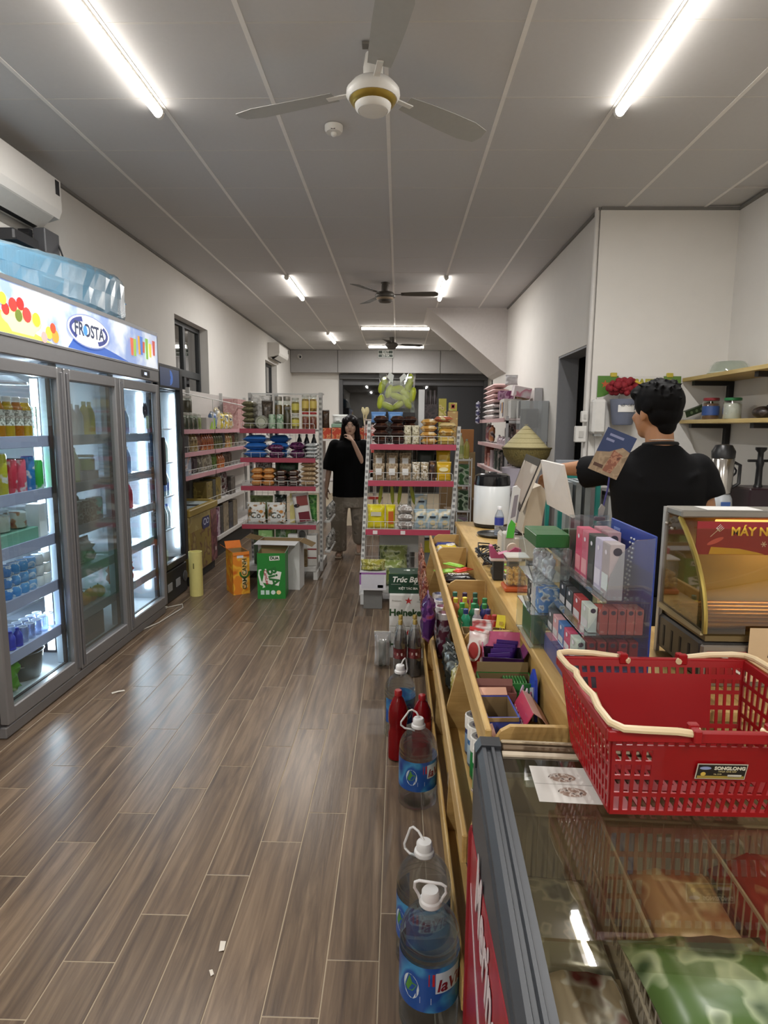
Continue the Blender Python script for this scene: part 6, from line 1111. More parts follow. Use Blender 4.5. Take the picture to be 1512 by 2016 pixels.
for i, (c, e, d_) in enumerate((('C8506E', 'D88A94', 'deep pink'), ('C2667C', 'D89AA0', 'rose pink'), ('3A3836', '4A4844', 'black'), ('B8B2C8', 'D0CCDA', 'pale lilac'), ('A89EA0', 'C8D0D0', 'grey, nearest'))):
    slim(f'tall {d_} slim box on the top step of clear rack', .535, 1.715-i*.057, 1.133, .036, .054, .138, c, e)
for i, (c, d_) in enumerate((('B88A94', 'pink'), ('A88A90', 'grey-pink'))): slim(f'tall {d_} slim box in the back row of top step', .58, 1.70-i*.06, 1.133, .036, .054, .142, c)
for i, (c, d_) in enumerate((('2A2A2C', 'black, farthest'), ('3A3C3C', 'charcoal'), ('A03A3A', 'red'), ('B8C0B8', 'pale grey-green'))): slim(f'small {d_} box at the edge of the middle step', .489, 1.715-i*.07, 1.046, .022, .062, .064, c)
for i in range(5): slim(f'small brick-red box, {nth(i)} of near row on middle step', .512+i*.0215, 1.484, 1.046, .020, .05, .064, ['A8564E', 'B05A50', 'A8564E', 'B46054', 'AC5A50'][i], 'C89088', 'brick red boxes')
for i, (c, d_) in enumerate((('5A5A5A', 'grey, farthest'), ('C89A9E', 'pale pink'), ('4A72A8', 'blue'), ('B84A66', 'crimson'), ('B0BCB0', 'grey-green'))): slim(f'small {d_} box at the edge of the lowest step', .459, 1.72-i*.058, .966, .022, .054, .06, c)
for i in range(5): slim(f'dark red small box, {nth(i)} of near row on lowest step', .485+i*.026, 1.484, .966, .021, .05, .06, ['8A2A2A', '9A3A36', '7A2022', '9A3A3A', '8E3030'][i], 'B87A74', 'dark red boxes')
ln = [];
for i in range(13): ln.append(((.619), DY0+.10+.0*i, 1.10+.0135*i))
P('glitter_strip', join([ball(.0035, 8, 6).t(.6185, 1.60+.005*(i % 2)+k*.02-.002*i, 1.115+.0125*i) for i in range(13) for k in range(2)]), mat('D8DCE4', .25, .4), t, kind='stuff')
t = T('green_card_box', 'dark green card box with gold ring print behind the slim boxes', 'box', (.56, 1.86, CT)); P('card', box(-.05, .05, -.01, .01, 0, .345, .002), mat('24401E', .4), t); P('gold_ring', ring(.024, .02, .005, -.0108, 20).t(.015, 0, .32), mat('A8983A', .35, .4), t)
# clip with hanging flyer
t = T('flyer_clip', 'blue wire clip stand holding a dark blue leaflet above the rack', 'clip', (.60, 1.80, 1.28)); P('clip_base', box(-.016, .016, -.006, .006, .0, .012, .002), mat('5A3A3C', .4), t); P('clip_lever', prism([(-.004, .012), (.008, .012), (.014, .04), (.004, .05), (-.004, .035)], 'y', -.004, .004), mat('8A8684', .3, .5), t); P('wire', tube([(.006, 0, .03), (.012, 0, .06), (.018, -.004, .10), (.022, -.006, .17), (.03, -.008, .22)], .0025, 6), mat('2E2A6A', .4), t, smooth=True); P('post', box(-.006, .006, -.004, .004, -.37, 0), glass('E4E8EA', .08, .03, .1), t)
fl_ = T('leaflet', 'dark blue leaflet with tan ice cream print held by the clip', 'leaflet', (.617, 1.786, 1.47), (rad(4), rad(22), rad(-6)))
P('paper', box(-.044, .044, -.0008, 0, -.055, .075), mat('27375E', .4, 0, .2, 18), fl_); P('tan_print', poly([(-.044, -.055), (.044, -.055), (.044, .03), (.02, .036), (-.01, .012), (-.044, .0)], -.0012), prn('8E7A62', 'A08A70', '7A6650', 40), fl_); P('cone_print', poly([(-.005, -.045), (.02, -.045), (.03, .015), (.0, .022)], -.0015), prn('7E4E3C', 'A87A60', '5A342A', 70), fl_); P('title_print', join([quad(-.03, .012, .055, .062, -.0013), quad(-.034, -.01, .04, .047, -.0013)]), mat('7A80A0', .5), fl_); P('caption_print', quad(-.036, -.008, -.04, -.03, -.0014), mat('4A3026', .5), fl_)
# ================================================================ SAUSAGE GRILL CASE
t = T('sausage_grill', 'glass-fronted sausage grill machine with red sign on the counter', 'appliance', (.775, 1.62, CT))
ss = mat('9A9288', .32, .8, .05); W2_ = .68
P('base_body', box(0, W2_, -.11, .14, .015, .115, .006), mat('4A4744', .4, .5), t); P('base_front', box(.0, W2_, -.125, -.11, .0, .11, .004), ss, t); P('red_panel', box(.012, .11, -.128, -.125, .012, .095), mat('8A1418', .3), t); P('panel_swoosh', tube([(.02, -.129, .09), (.06, -.129, .08), (.08, -.129, .05), (.11, -.129, .03)], .004, 5), mat('D2CAC0', .4), t)
for k in range(4): P('foot', lathe([(.014, 0), (.012, .015)], 10), BK, t, (.04+(W2_-.08)*(k % 2), -.08+.19*(k//2), 0))
[P('side_slot', box(-.0012, 0, -.06+k*.05, -.05+k*.05, .03, .09), mat('1E1C1A', .6), t) for k in range(4)]
arc = [(-.115+.0, .135)] ; arc = [(-.120+.13*(1-cos(a*pi/2/10*1.0))*1.0, .14+.265*sin(a*pi/2/10)) for a in range(11)]
arc = [(-.120+.175*(a/10)**2.2, .14+.27*(a/10)) for a in range(11)]
for x in (0.002, W2_-.006):
    P('side_pane', prism([(p, q) for p, q in arc] + [(.135, .41), (.135, .14)], 'x', x, x+.004), glass('CFC9B4', .07, .03, .12, '6A6450'), t)
    P('arch_rail', tube([(x+.002, p, q) for p, q in arc], .007, 8), mat('B09A50', .3, .7), t, smooth=True)
P('front_pane', sheet([[(0.006+ (W2_-.012)*u, p, q) for u in (0, .5, 1)] for p, q in arc], 3, len(arc), .003), glass('F6F0E0', .07, .02), t, smooth=True)
P('back_plate', box(0, W2_, .14, .146, .10, .43, .002), mat('A08C58', .4, .4, .12, 14), t); P('top_plate', box(0, W2_, .04, .146, .412, .432, .004), mat('8E8A82', .4, .6), t); P('corner_post', box(-.004, .006, .13, .146, .0, .43), mat('B4B2AC', .35, .3), t)
P('white_paper', box(.07, .22, .045, .12, .4325, .434), mat('D8D6D2', .6), t); [P('bolt', ball(.005).t(-.003, y, z), mat('C8C4B8', .3, .7), t) for y, z in ((.12, .385), (.085, .375))]
P('deck', box(.01, W2_-.01, -.115, .138, .118, .132), mat('7A6A4A', .35, .6), t); P('side_rail', prism([(-.12, .135), (.135, .135), (.135, .150), (-.12, .142)], 'x', -.006, .001), mat('B0A480', .4, .3), t)
for k in range(6): P('roller', lathe([(.011, .02), (.011, W2_-.02)], 14).r(0, pi/2, 0), mat('7A5A34', .3, .8), t, (0, -.085+k*.038, .152), smooth=True)
sp = P('sign_plate', box(.035, W2_-.01, .020, .023, .315, .405), mat('8E1A22', .4, 0, .1, 8), t); P('yellow_wave', poly([(.07, .316), (.22, .316), (.20, .322), (.15, .332), (.075, .336)], .0192), mat('C8A42A', .4), t); yt = mat('E8C23A', .4)
text('MÁY NƯỚNG XÚC XÍCH', .032, yt, t, (.125, .0188, .378), align='LEFT', bold=.001); text('CY-07', .026, yt, t, (.27, .0188, .346), align='LEFT', bold=.0008)
P('fork_print', join([quad(-.001, .001, -.02, .008), quad(-.007, .007, .006, .009)]+[quad(-.007+k*.0045, -.0055+k*.0045, .009, .022) for k in range(4)]).r(0, rad(45), 0), mat('D2CCC8', .4), t, (.085, .0186, .378)); P('sausage_print', disc(.024, .006, 0, 14).r(0, rad(-25), 0), mat('C85A5A', .4), t, (.085, .0187, .352)); P('spark_print', join([quad(-.008, .008, -.001, .001).r(0, a, 0) for a in (0, 1, 2)]), mat('E0D8D0', .4), t, (.215, .0187, .345))
for k in range(2): P('heat_lamp', lathe([(.006, 0), (.006, .22)], 10).r(0, pi/2, 0), emi('FFC878', 1.6), t, (.12+k*.28, .09, .395))
nt_ = T('notice_paper', 'beige paper notice with black type taped on the grill front', 'notice', (.985, 1.488, CT+.02)); P('sheet', box(-.10, .12, -.001, 0, -.0, .14), mat('C8AC86', .7), nt_); text('VT MART', .014, TXK, nt_, (-.052, -.0018, .098), align='LEFT', bold=.0002); text('Kính mời quý khách', .0125, TXK, nt_, (-.052, -.0018, .068), align='LEFT', shear=.2, bold=.0003); text('thanh toán tại quầy', .011, TXK, nt_, (-.045, -.0018, .02), align='LEFT', bold=.0002)
# ================================================================ BEHIND THE COUNTER
shw = wood('shelf_board', 'A8905A', 'B8A066', 'C4AE78', 'y', 6, .5, .04, .04, 0, 8)
for z, nm in ((1.625, 'lower'), (1.955, 'upper')):
    t = T('wall_board', f'{nm} pale wooden shelf board on the right alcove wall', 'shelf', (0, 0, z-.028)); P('board', box(2.265, XA-.003, 3.2, 5.015, 0, .028, .002), shw, t)
    for y in (4.90, 4.05, 3.35): P('bracket', join([box(2.31, XA-.004, y, y+.045, -.035, -.001), box(XA-.04, XA-.004, y, y+.045, -.16, -.035)]), mat('19191B', .5), t)
jar('clear jar with green lid on the lower alcove shelf', 2.43, 4.55, 1.626, .062, .155, mat('C4C4BE', .6), mat('2E7A4A', .4)); jar('jar with red lid and blue label on the lower alcove shelf', 2.40, 4.80, 1.626, .06, .165, mat('6A4A3A', .5), mat('8A2E34', .4), None, mat('34508A', .4))
t = T('long_box', 'dark green long box leaning on the lower alcove shelf', 'box', (2.36, 4.93, 1.678), (0, rad(-20), rad(10))); P('box_body', box(-.12, .14, -.025, .025, 0, .05, .003), mat('28361E', .5), t); P('end_cap', box(-.122, -.112, -.0255, .0255, -.0005, .0505), mat('B8B8AC', .5), t); P('print_dots', join([disc(.012, .012, -.0258, 12, -.06+k*.045, .025) for k in range(4)]), mat('5A6A4A', .5), t)
t = T('dark_bundle', 'dark round bundle at right on the lower alcove shelf', 'bag', (2.50, 4.28, 1.626)); P('bundle', ball(.07, 16, 10).s(1.0, 1.1, .62).t(0, 0, .044), prn('2A2422', '4A3E3A', '1A1614', 20), t, smooth=True); P('knot', ball(.015).t(.0, -.05, .08), mat('2A2422', .6), t)
t = T('glass_basin', 'upturned pale translucent basin on the upper alcove shelf', 'basin', (2.42, 4.62, 1.956)); P('basin_shell', lathe([(.14, 0), (.138, .012), (.125, .06), (.10, .085), (.02, .09)], 28), glass('D6DED4', .12, .06, .35, 'B8C0B4'), t, smooth=True); P('basin_rim', tube([(.14*cos(a), .14*sin(a), .006) for a in [2*pi*i/28 for i in range(28)]], .005, 6, True), mat('B4BCB0', .4), t)
# poster stand
t = T('poster_board', 'white and green die-cut poster board on the alcove back wall', 'poster', (1.92, 5.022, 1.35))
P('board', poly([(-.325, .62), (.335, .62), (.335, .39), (.62, -.30), (.60, -.42), (-.30, -.42), (-.325, .30)], -.004), mat('CFCCC8', .6), t, kind=None); P('board_back', prism([(-.325, .62), (.335, .62), (.335, .39), (.62, -.30), (.60, -.42), (-.30, -.42), (-.325, .30)], 'y', -.0035, .008), mat('C2BEBA', .6), t)
gq = [(-.325, .62)]+[(-.325+.165*cos(a), .62-.17*sin(a)) for a in [pi/2*i/8 for i in range(9)]]; P('green_corner', poly(gq, -.006), mat('4E7A2E', .5), t); P('green_corner', poly([(.335, .62)]+[(.335-.14*cos(a), .62-.12*sin(a)) for a in [pi/2*i/8 for i in range(9)]], -.006), mat('5A7A34', .5), t); P('red_flower', star(.035, -.007), mat('B8542E', .5), t, (-.265, 0, .555))
P('logo_ring', ring(.05, .045, .014, -.0065, 24), mat('8A9A2A', .45), t, (-.115, 0, .56)); P('logo_leaf', poly([(-.03, -.02), (.01, .0), (.03, .03), (-.01, .015)], -.007), mat('A8A82E', .45), t, (-.115, 0, .56)); text('SAFELINE', .075, mat('A09A34', .5), t, (.12, -.007, .565), bold=.004); P('brown_band', quad(-.14, .3, .475, .49, -.0065), mat('8A4A34', .5), t)
for x in (-.20, .245): P('yellow_clip', box(x-.025, x+.025, -.012, .01, .61, .645, .004), mat('B8A83A', .5), t)
t = T('red_bundle', 'crimson woollen bundle hanging over the grey bucket', 'cloth', (1.76, 4.885, 1.835)); R = random.Random(5)
P('wool', join([ball(R.uniform(.022, .034), 8, 6).t(.115*cos(a)*rr_, R.uniform(-.05, .03), .04+.055*sin(a)*rr_) for a, rr_ in [(k*.41, R.uniform(.2, 1)) for k in range(44)]]), mat('7E1420', .8, 0, .25, 60), t, smooth=True); P('yellow_ribbon', tube([(.06, -.06, .08), (.10, -.07, .06), (.12, -.06, .03), (.10, -.07, -.03), (.12, -.06, -.07)], .008, 6), mat('C8A83A', .5), t)
t = T('bucket', 'grey-blue bucket with a white label hung on the alcove wall', 'bucket', (1.765, 4.895, 1.58)); P('bucket_body', lathe([(.07, 0), (.078, .01), (.10, .19), (.104, .2), (.098, .2), (.09, .15)], 24), mat('6E7486', .45), t, smooth=True); P('label', prism([(.0935*cos(a), .0935*sin(a)) for a in [-2.3+.14*i for i in range(11)]] + [(.095*cos(a), .095*sin(a)) for a in [-2.3+.14*i for i in range(10, -1, -1)]], 'z', .10, .185), mat('D8D6D2', .5), t); text('BỘT GIẶT', .022, TXK, t, (0, -.096, .15)); P('hook', tube([(0, .1, .19), (0, .11, .22), (0, .098, .24)], .004), gw, t)
t = T('hand_sanitizer', 'white wall dispenser left of the hanging bucket', 'dispenser', (1.595, 5.005, 1.51)); P('dispenser_body', box(-.055, .055, -.09, .01, 0, .27, .018), mat('D2D0CC', .4), t); P('nozzle', box(-.03, .03, -.07, -.02, -.02, .0), mat('8A8A88', .5), t)
for i, (x, z, w, h) in enumerate(((1.475, 1.44, .09, .13), (1.50, 1.60, .05, .09))):
    t = T('switch_box', ['larger', 'smaller'][i]+' white electrical box on the wall corner conduit', 'switch', (x, 5.035, z)); P('box_body', box(-w/2, w/2, -.05, .0, 0, h, .006), mat('D4D2CE', .4), t); P('breaker', box(-w*.2, w*.2, -.056, -.05, h*.3, h*.7), mat('B8B6B2', .4), t)
# back counter and machines
t = T('back_counter', 'pale back counter along the right alcove wall', 'counter', (0, 0, 0)); P('worktop', box(1.95, XA-.01, 3.0, 5.02, .97, 1.0, .003), mat('A8A49C', .4), t); P('cabinet_body', box(2.0, XA-.01, 3.05, 5.0, .0, .97), mat('8E8A84', .6), t)
t = T('sealing_machine', 'grey steel machine with black top beside the alcove wall', 'appliance', (1.72, 4.70, 0)); P('machine_body', box(-.14, .16, -.15, .18, 0, 1.06, .01), mat('A8A8A6', .4, .3), t); P('machine_top', box(-.15, .17, -.16, .19, 1.061, 1.085, .004), mat('1E1E20', .3), t); P('knob', lathe([(.02, 1.086), (.018, 1.13), (.025, 1.14), (.02, 1.16)], 14), mat('8E8C88', .3, .6), t, (.05, 0, 0)); P('rod', lathe([(.012, 1.086), (.012, 1.24)], 10), mat('B4B2AE', .3, .6), t, (.11, -.02, 0))
t = T('steel_shaker', 'shiny steel mixing jug with black lid on the back counter', 'blender', (2.13, 4.05, 1.001)); P('motor_base', lathe([(.075, 0), (.08, .02), (.072, .10), (.06, .13)], 24), mat('B4B8BC', .35, .2), t, smooth=True); P('blue_badge', box(-.03, .03, -.081, -.077, .04, .085, .001), mat('3A5A9A', .4), t); P('steel_jug', lathe([(.058, .131), (.066, .14), (.070, .36), (.066, .365)], 28), mat('B8B4AE', .18, .95), t, smooth=True); P('black_lid', lathe([(.07, .366), (.072, .41), (.05, .45), (.02, .455)], 24), mat('1A1A1C', .35), t, smooth=True); P('handle', tube([(.07, 0, .34), (.115, 0, .32), (.115, 0, .2), (.07, 0, .17)], .011), mat('1A1A1C', .4), t, smooth=True)
t = T('cup_machine', 'dark maroon press machine with an upright black plunger', 'appliance', (2.43, 4.15, 1.001)); P('machine_body', box(-.13, .16, -.14, .14, 0, .17, .01), mat('2A1A20', .35), t); P('plunger', lathe([(.03, .171), (.022, .19), (.02, .30), (.026, .33), (.018, .36), (.018, .40), (.035, .42), (.035, .435)], 16), mat('151416', .35), t, smooth=True); P('cross_bar', lathe([(.009, -.08), (.009, .08)], 10).r(0, pi/2, 0), mat('1C1B1D', .4), t, (0, 0, .345))
carton('grey plastic case between the steel jug and the plunger machine', 2.28, 4.40, 1.001, .12, .14, .20, mat('8E8A80', .5), name='grey_case')
t = T('cable_coil', 'black cable coil hanging by the steel jug', 'cable', (2.30, 4.30, 1.21)); P('coil', tube([(.05*cos(a)+.01*cos(3*a), .03*sin(a), .06+.05*sin(a)) for a in [2*pi*i/16 for i in range(16)]], .007, 6, True), BK, t, smooth=True); P('plug', box(-.02, .02, -.02, .02, -.005, .02, .004), BK, t)
t = T('teal_frame', 'teal green frame stand behind the till with grey sheets', 'stand', (.985, 3.45, 0)); tm_ = mat('1E7A72', .45)
for a in (-.11, .09):
    for b in (-.15, .13): P('frame_post', box(a, a+.022, b, b+.022, 0, 1.31), tm_, t)
for z in (1.285, .95, .4): P('frame_rail', join([box(-.088, .09, -.15, -.13, z, z+.024), box(-.088, .09, .132, .152, z, z+.024), box(-.11, -.09, -.128, .13, z, z+.024), box(.092, .112, -.128, .13, z, z+.024)]), tm_, t)
P('grey_sheet', join([box(-.06+k*.05, -.03+k*.05, -.12, .12, .98, 1.26) for k in range(3)]), mat('8A9092', .5), t)
pouch('crumpled grey plastic bag behind the counter by the side door', 1.31, 4.75, 1.10, .18, .20, .14, mat('8A8E94', .25), name='grey_bag', wrk=.4)
carton('grey stock box under the crumpled bag by the side door', 1.365, 4.77, 0, .37, .28, 1.098, mat('5A5654', .7), name='stock_box'); carton('open brown box beside the crumpled grey bag', 1.48, 4.78, 1.10, .11, .11, .13, mat('6A5236', .8), rad(20), name='brown_box')
# ================================================================ CHEST FREEZER IN THE FOREGROUND
t = T('ice_cream_chest', 'red chest freezer with dark frame and glass lid in the foreground', 'freezer', (.186, 1.305, 0), (0, 0, rad(-3)))
LN_, WD_, TP = 1.22, .78, .85
fg = mat('3A3D42', .42, 0, .05); redm = prn('9A1624', 'A81C2A', '861020', 5, .3)
P('cabinet', join([box(.012, .05, -LN_, -.012, .06, .70), box(WD_-.05, WD_, -LN_, -.012, .06, .79), box(.05, WD_-.05, -.05, -.012, .06, .79), box(.05, WD_-.05, -LN_, -LN_+.05, .06, .79), box(.05, WD_-.05, -LN_+.05, -.05, .06, .12)]), mat('B8B6B2', .5), t)
P('inner_wall', join([box(.051, .055, -LN_+.05, -.055, .121, .79), box(WD_-.055, WD_-.051, -LN_+.05, -.055, .121, .79), box(.056, WD_-.056, -.058, -.051, .121, .79), box(.056, WD_-.056, -LN_+.051, -LN_+.056, .121, .79)]), mat('B8B0A0', .5), t)
P('side_panel', prism([(-.008, .015), (-.008, .63), (-.3, .70), (-.62, .798), (-LN_, .81), (-LN_, .015)], 'x', -.006, .012), redm, t)
P('panel_edge', lathe([(.010, .02), (.010, .625), (.006, .64)], 10).t(-.003, -.010, 0), mat('7E101C', .35), t, smooth=True)
ls = text('Merino', .19, mat('D2C6C8', .4), t, (0, 0, 0), bold=.004, shear=.3)
M = Matrix(((0, 0, -1), (-1, 0, 0), (0, 1, 0))).to_4x4(); M.translation = Vector((-.0085, -.36, .645)); ls.matrix_local = M @ Matrix.Diagonal((.66, 1.0, 1, 1))
sw = sheet([[(-.0075, -y, z+w) for w in (-.008-.012*sin(pi*i/9), .008+.012*sin(pi*i/9))] for i, (y, z) in enumerate([(.05+.075*k, .52-.10*sin(.30*k)) for k in range(10)])], 2, 10, .0008); P('white_swoosh', sw, mat('CDB8BC', .4), t)
P('gloss_sticker', box(-.0072, -.006, -.95, -.72, .10, .42, .0004), prn('8A1A5A', 'A8303A', '6A1420', 5, .2), t)
# lid frame: ribbed dark side member, brown aluminium far bar
fpr = [(.0, .80), (.0, .832), (.010, TP), (.018, TP), (.020, TP-.006), (.028, TP-.006), (.030, TP+.002), (.036, TP+.002), (.038, TP-.005), (.050, TP-.005), (.050, .80)]
P('frame_side', prism(fpr, 'y', -LN_, -.035), fg, t); P('frame_fascia', prism([(-.035, .64), (-.035, .80), (-.3, .815), (-LN_, .822), (-LN_, .811), (-.62, .799), (-.3, .701)], 'x', -.004, .035), fg, t)
P('frame_side', prism([(WD_-a, b) for a, b in fpr], 'y', -LN_, -.035), fg, t)
P('corner_cap', prism([(-.004, .62), (-.004, .835), (.008, TP+.004), (.052, TP+.004), (.052, .62)], 'y', -.036, .004), mat('24262A', .35), t)
al = mat('6A5A48', .35, .6, .05); P('far_bar', box(.053, WD_-.01, -.034, .0, .79, TP+.002, .004), al, t); P('far_bar_lip', box(.053, WD_-.01, -.022, -.012, TP+.002, TP+.008, .002), mat('A8987E', .35, .6), t); P('seal_strip', box(.053, WD_-.05, -.052, -.036, TP-.012, TP-.006, .001), mat('B8AA94', .5), t)
P('near_bar', box(.053, WD_-.052, -LN_, -LN_+.04, .79, TP), al, t)
P('glass_lid', box(.051, WD_-.051, -.53, -.053, TP-.016, TP-.011), glass('F0EEE6', .075, .02, .012, 'A89C84'), t); P('lower_glass', box(.051, WD_-.051, -.56, -.10, TP-.026, TP-.022), glass('F6F5F0', .02, .02), t)
P('floor_plate', box(.056, WD_-.056, -LN_+.06, -.06, .545, .555), mat('9E9484', .6), t)
wire = mat('B4AA98', .45)
for x in (.255, .452):
    P('basket_divider', join([tube([(x, -.07, .735), (x, -1.1, .735)], .004, 6), tube([(x, -.07, .60), (x, -1.1, .60)], .003, 6)] + [tube([(x, -.08-k*.024, .52), (x, -.08-k*.024, .735)], .0018, 4) for k in range(42)]), wire, t)
P('basket_back', join([tube([(.06+k*.024, -.075, .52), (.06+k*.024, -.075, .72)], .0018, 4) for k in range(28)] + [tube([(.06, -.075, .72), (.72, -.075, .72)], .004, 6)]), wire, t)
P('lid_sticker', box(.105, .24, -.21, -.085, TP-.0108, TP-.0103), mat('C9C6C0', .6), t)
for k in range(2): P('sticker_print', disc(.028, .016, 0, 12).r(-pi/2, 0, 0), prn('8A7466', 'C9C2B8', '4A3A34', 90), t, (.165+.01*k, -.125-.05*k, TP-.0100))
P('sticker_fold', box(.106, .239, -.150, -.149, TP-.0102, TP-.0100), mat('8E8A84', .6), t)
def fz(lx, ly, z): # freezer-local to world
    v = t.matrix_basis @ Vector((lx, ly, z)); return v
FZ = t
def inF(fn, label, lx, ly, z, *a, **k):
    v = Euler((0, 0, rad(-3))).to_matrix() @ Vector((lx, ly, z+.048)) + Vector((.186, 1.305, 0)); return fn(label, v.x, v.y, v.z, *a, **k)
tan_ = prn('A8906A', 'C4AE88', '8A7250', 18, .3)
for i, (lx, ly, z, w, l, h, c, d) in enumerate(((.35, -.215, .512, .16, .24, .07, tan_, 'tan bag of frozen rolls, farthest in the middle basket'), (.355, -.43, .512, .17, .22, .10, tan_, 'tan bag of frozen rolls, second in the middle basket'), (.36, -.66, .512, .17, .22, .11, tan_, 'tan bag of frozen rolls, nearest in the middle basket'),
        (.35, -.30, .622, .15, .18, .06, prn('B89A78', 'D2BE9C', '9A6A4A', 16, .3), 'brownish bag lying across the tan freezer bags'),
        (.58, -.21, .512, .20, .22, .14, prn('A83A2A', 'C88A6A', '7A2A1E', 14, .3), 'red and tan frozen food bag in the right basket'), (.58, -.44, .512, .20, .22, .12, prn('B8846A', 'D2B49A', '9A3A2A', 14, .3), 'pinkish frozen food bag in the right basket'),
        (.155, -.215, .512, .15, .24, .05, prn('9A9684', 'C8C6B8', '6A6A5E', 22, .2), 'frosted grey bag in the left basket, farthest'), (.155, -.425, .512, .15, .16, .07, prn('A89A80', 'CFCDC0', '7E3A3A', 18, .25), 'frosted bag with red print in the left basket'),
        (.16, -.585, .512, .15, .13, .14, prn('4A6A34', '8AA46A', '2A4420', 14, .25, (.5, .66)), 'green frozen vegetable bag in the left basket'), (.155, -.735, .512, .14, .14, .13, prn('8A3A34', 'C2B49A', '3E5A2E', 12, .3), 'red-brown ice cream bag nearest in the left basket'))):
    inF(slab, d, lx, ly, z, w, l, h, c, rad(-3)+.03*(i % 3-1), 'frozen_bag', 'bag', None, .16)
inF(slab, 'large green and white bag on top of the nearest frozen bags', .30, -.55, .697, .22, .20, .065, prn('4A6232', '8E9A78', '34482A', 16, .35, (.52, .62)), rad(3), 'frozen_bag', 'bag', None, .25)
# ================================================================ RED SHOPPING BASKET
bk = T('shopping_basket', 'red plastic shopping basket with cream handles on the freezer lid', 'basket', (0, 0, 0))
rb = mat('8C0910', .35, 0, .06, 12)
B_ = [(.395, 1.04), (.76, 1.04), (.76, 1.28), (.395, 1.28)]; R_ = [(.375, .996), (.782, .996), (.782, 1.326), (.375, 1.326)]; BZ, RZ_ = .8525, 1.035
def lattice(p00, p10, p11, p01, ncol, rows, open_, th=.0028):
    """wall with real slots: columns alternate bar/slot, rows = list of (height share, is slot row)"""
    us = [0]; bar = .36/ncol; sl = (1-bar*(ncol+1))/ncol
    for c in range(ncol): us += [us[-1]+bar, us[-1]+bar+sl]
    us.append(1.0); vs = [0]; tot = sum(r[0] for r in rows)
    for r in rows: vs.append(vs[-1]+r[0]/tot)
    p00, p10, p11, p01 = map(Vector, (p00, p10, p11, p01))
    bm = bmesh.new(); G_ = [[bm.verts.new((p00*(1-u)+p10*u)*(1-v)+(p01*(1-u)+p11*u)*v) for u in us] for v in vs]
    for j in range(len(vs)-1):
        for i in range(len(us)-1):
            if i % 2 == 1 and rows[j][1] and open_(j, i//2): continue
            bm.faces.new((G_[j][i], G_[j][i+1], G_[j+1][i+1], G_[j+1][i]))
    bmesh.ops.delete(bm, geom=[v for v in bm.verts if not v.link_faces], context='VERTS')
    bmesh.ops.recalc_face_normals(bm, faces=bm.faces); bmesh.ops.solidify(bm, geom=bm.faces[:], thickness=th)
    bm.verts.index_update(); g = G([v.co.copy() for v in bm.verts], [tuple(v.index for v in f.verts) for f in bm.faces]); bm.free(); return g
fr = [(.5, 0), (1.6, 1), (.45, 0), (1.5, 1), (.45, 0), (1.2, 1), (.4, 0), (1.2, 1), (.5, 0), (.7, 1), (.7, 0)]
def fo(j, c): return j in (1, 3, 9) or c < 4 or c > 17
def w3(p, z): return (p[0], p[1], z)
P('front_wall', lattice(w3(B_[0], BZ), w3(B_[1], BZ), w3(R_[1], RZ_), w3(R_[0], RZ_), 22, fr, fo), rb, bk)
P('back_wall', lattice(w3(B_[3], BZ), w3(B_[2], BZ), w3(R_[2], RZ_), w3(R_[3], RZ_), 22, fr, lambda j, c: j in (1, 9) or c < 4 or c > 17), rb, bk)
srow = [(.5, 0), (1.3, 1), (.4, 0), (1.3, 1), (.4, 0), (1.3, 1), (.4, 0), (1.3, 1), (.4, 0), (1.2, 1), (.8, 0)]
P('side_wall', lattice(w3(B_[3], BZ), w3(B_[0], BZ), w3(R_[0], RZ_), w3(R_[3], RZ_), 15, srow, lambda j, c: True), rb, bk)
P('side_wall', lattice(w3(B_[1], BZ), w3(B_[2], BZ), w3(R_[2], RZ_), w3(R_[1], RZ_), 15, srow, lambda j, c: True), rb, bk)
P('basket_floor', lattice((.395, 1.04, BZ), (.76, 1.04, BZ), (.76, 1.28, BZ), (.395, 1.28, BZ), 18, [(.6, 0), (1.6, 1), (.6, 0), (1.6, 1), (.6, 0), (1.6, 1), (.6, 0)], lambda j, c: 1 < c < 16), rb, bk)
rim = [(R_[i][0]+(-.004 if i in (0, 3) else .004), R_[i][1]+(-.004 if i < 2 else .004)) for i in range(4)]
P('rim', join([box(rim[0][0]-.006, rim[1][0]+.006, rim[0][1]-.006, rim[0][1]+.006, RZ_-.016, RZ_+.004, .002), box(rim[0][0]-.006, rim[1][0]+.006, rim[2][1]-.006, rim[2][1]+.006, RZ_-.016, RZ_+.004, .002),
                box(rim[0][0]-.006, rim[0][0]+.006, rim[0][1]+.006, rim[2][1]-.006, RZ_-.016, RZ_+.004, .002), box(rim[1][0]-.006, rim[1][0]+.006, rim[0][1]+.006, rim[2][1]-.006, RZ_-.016, RZ_+.004, .002)]), rb, bk)
crm = mat('D2BC96', .4, 0, .04)
hz = RZ_+.012
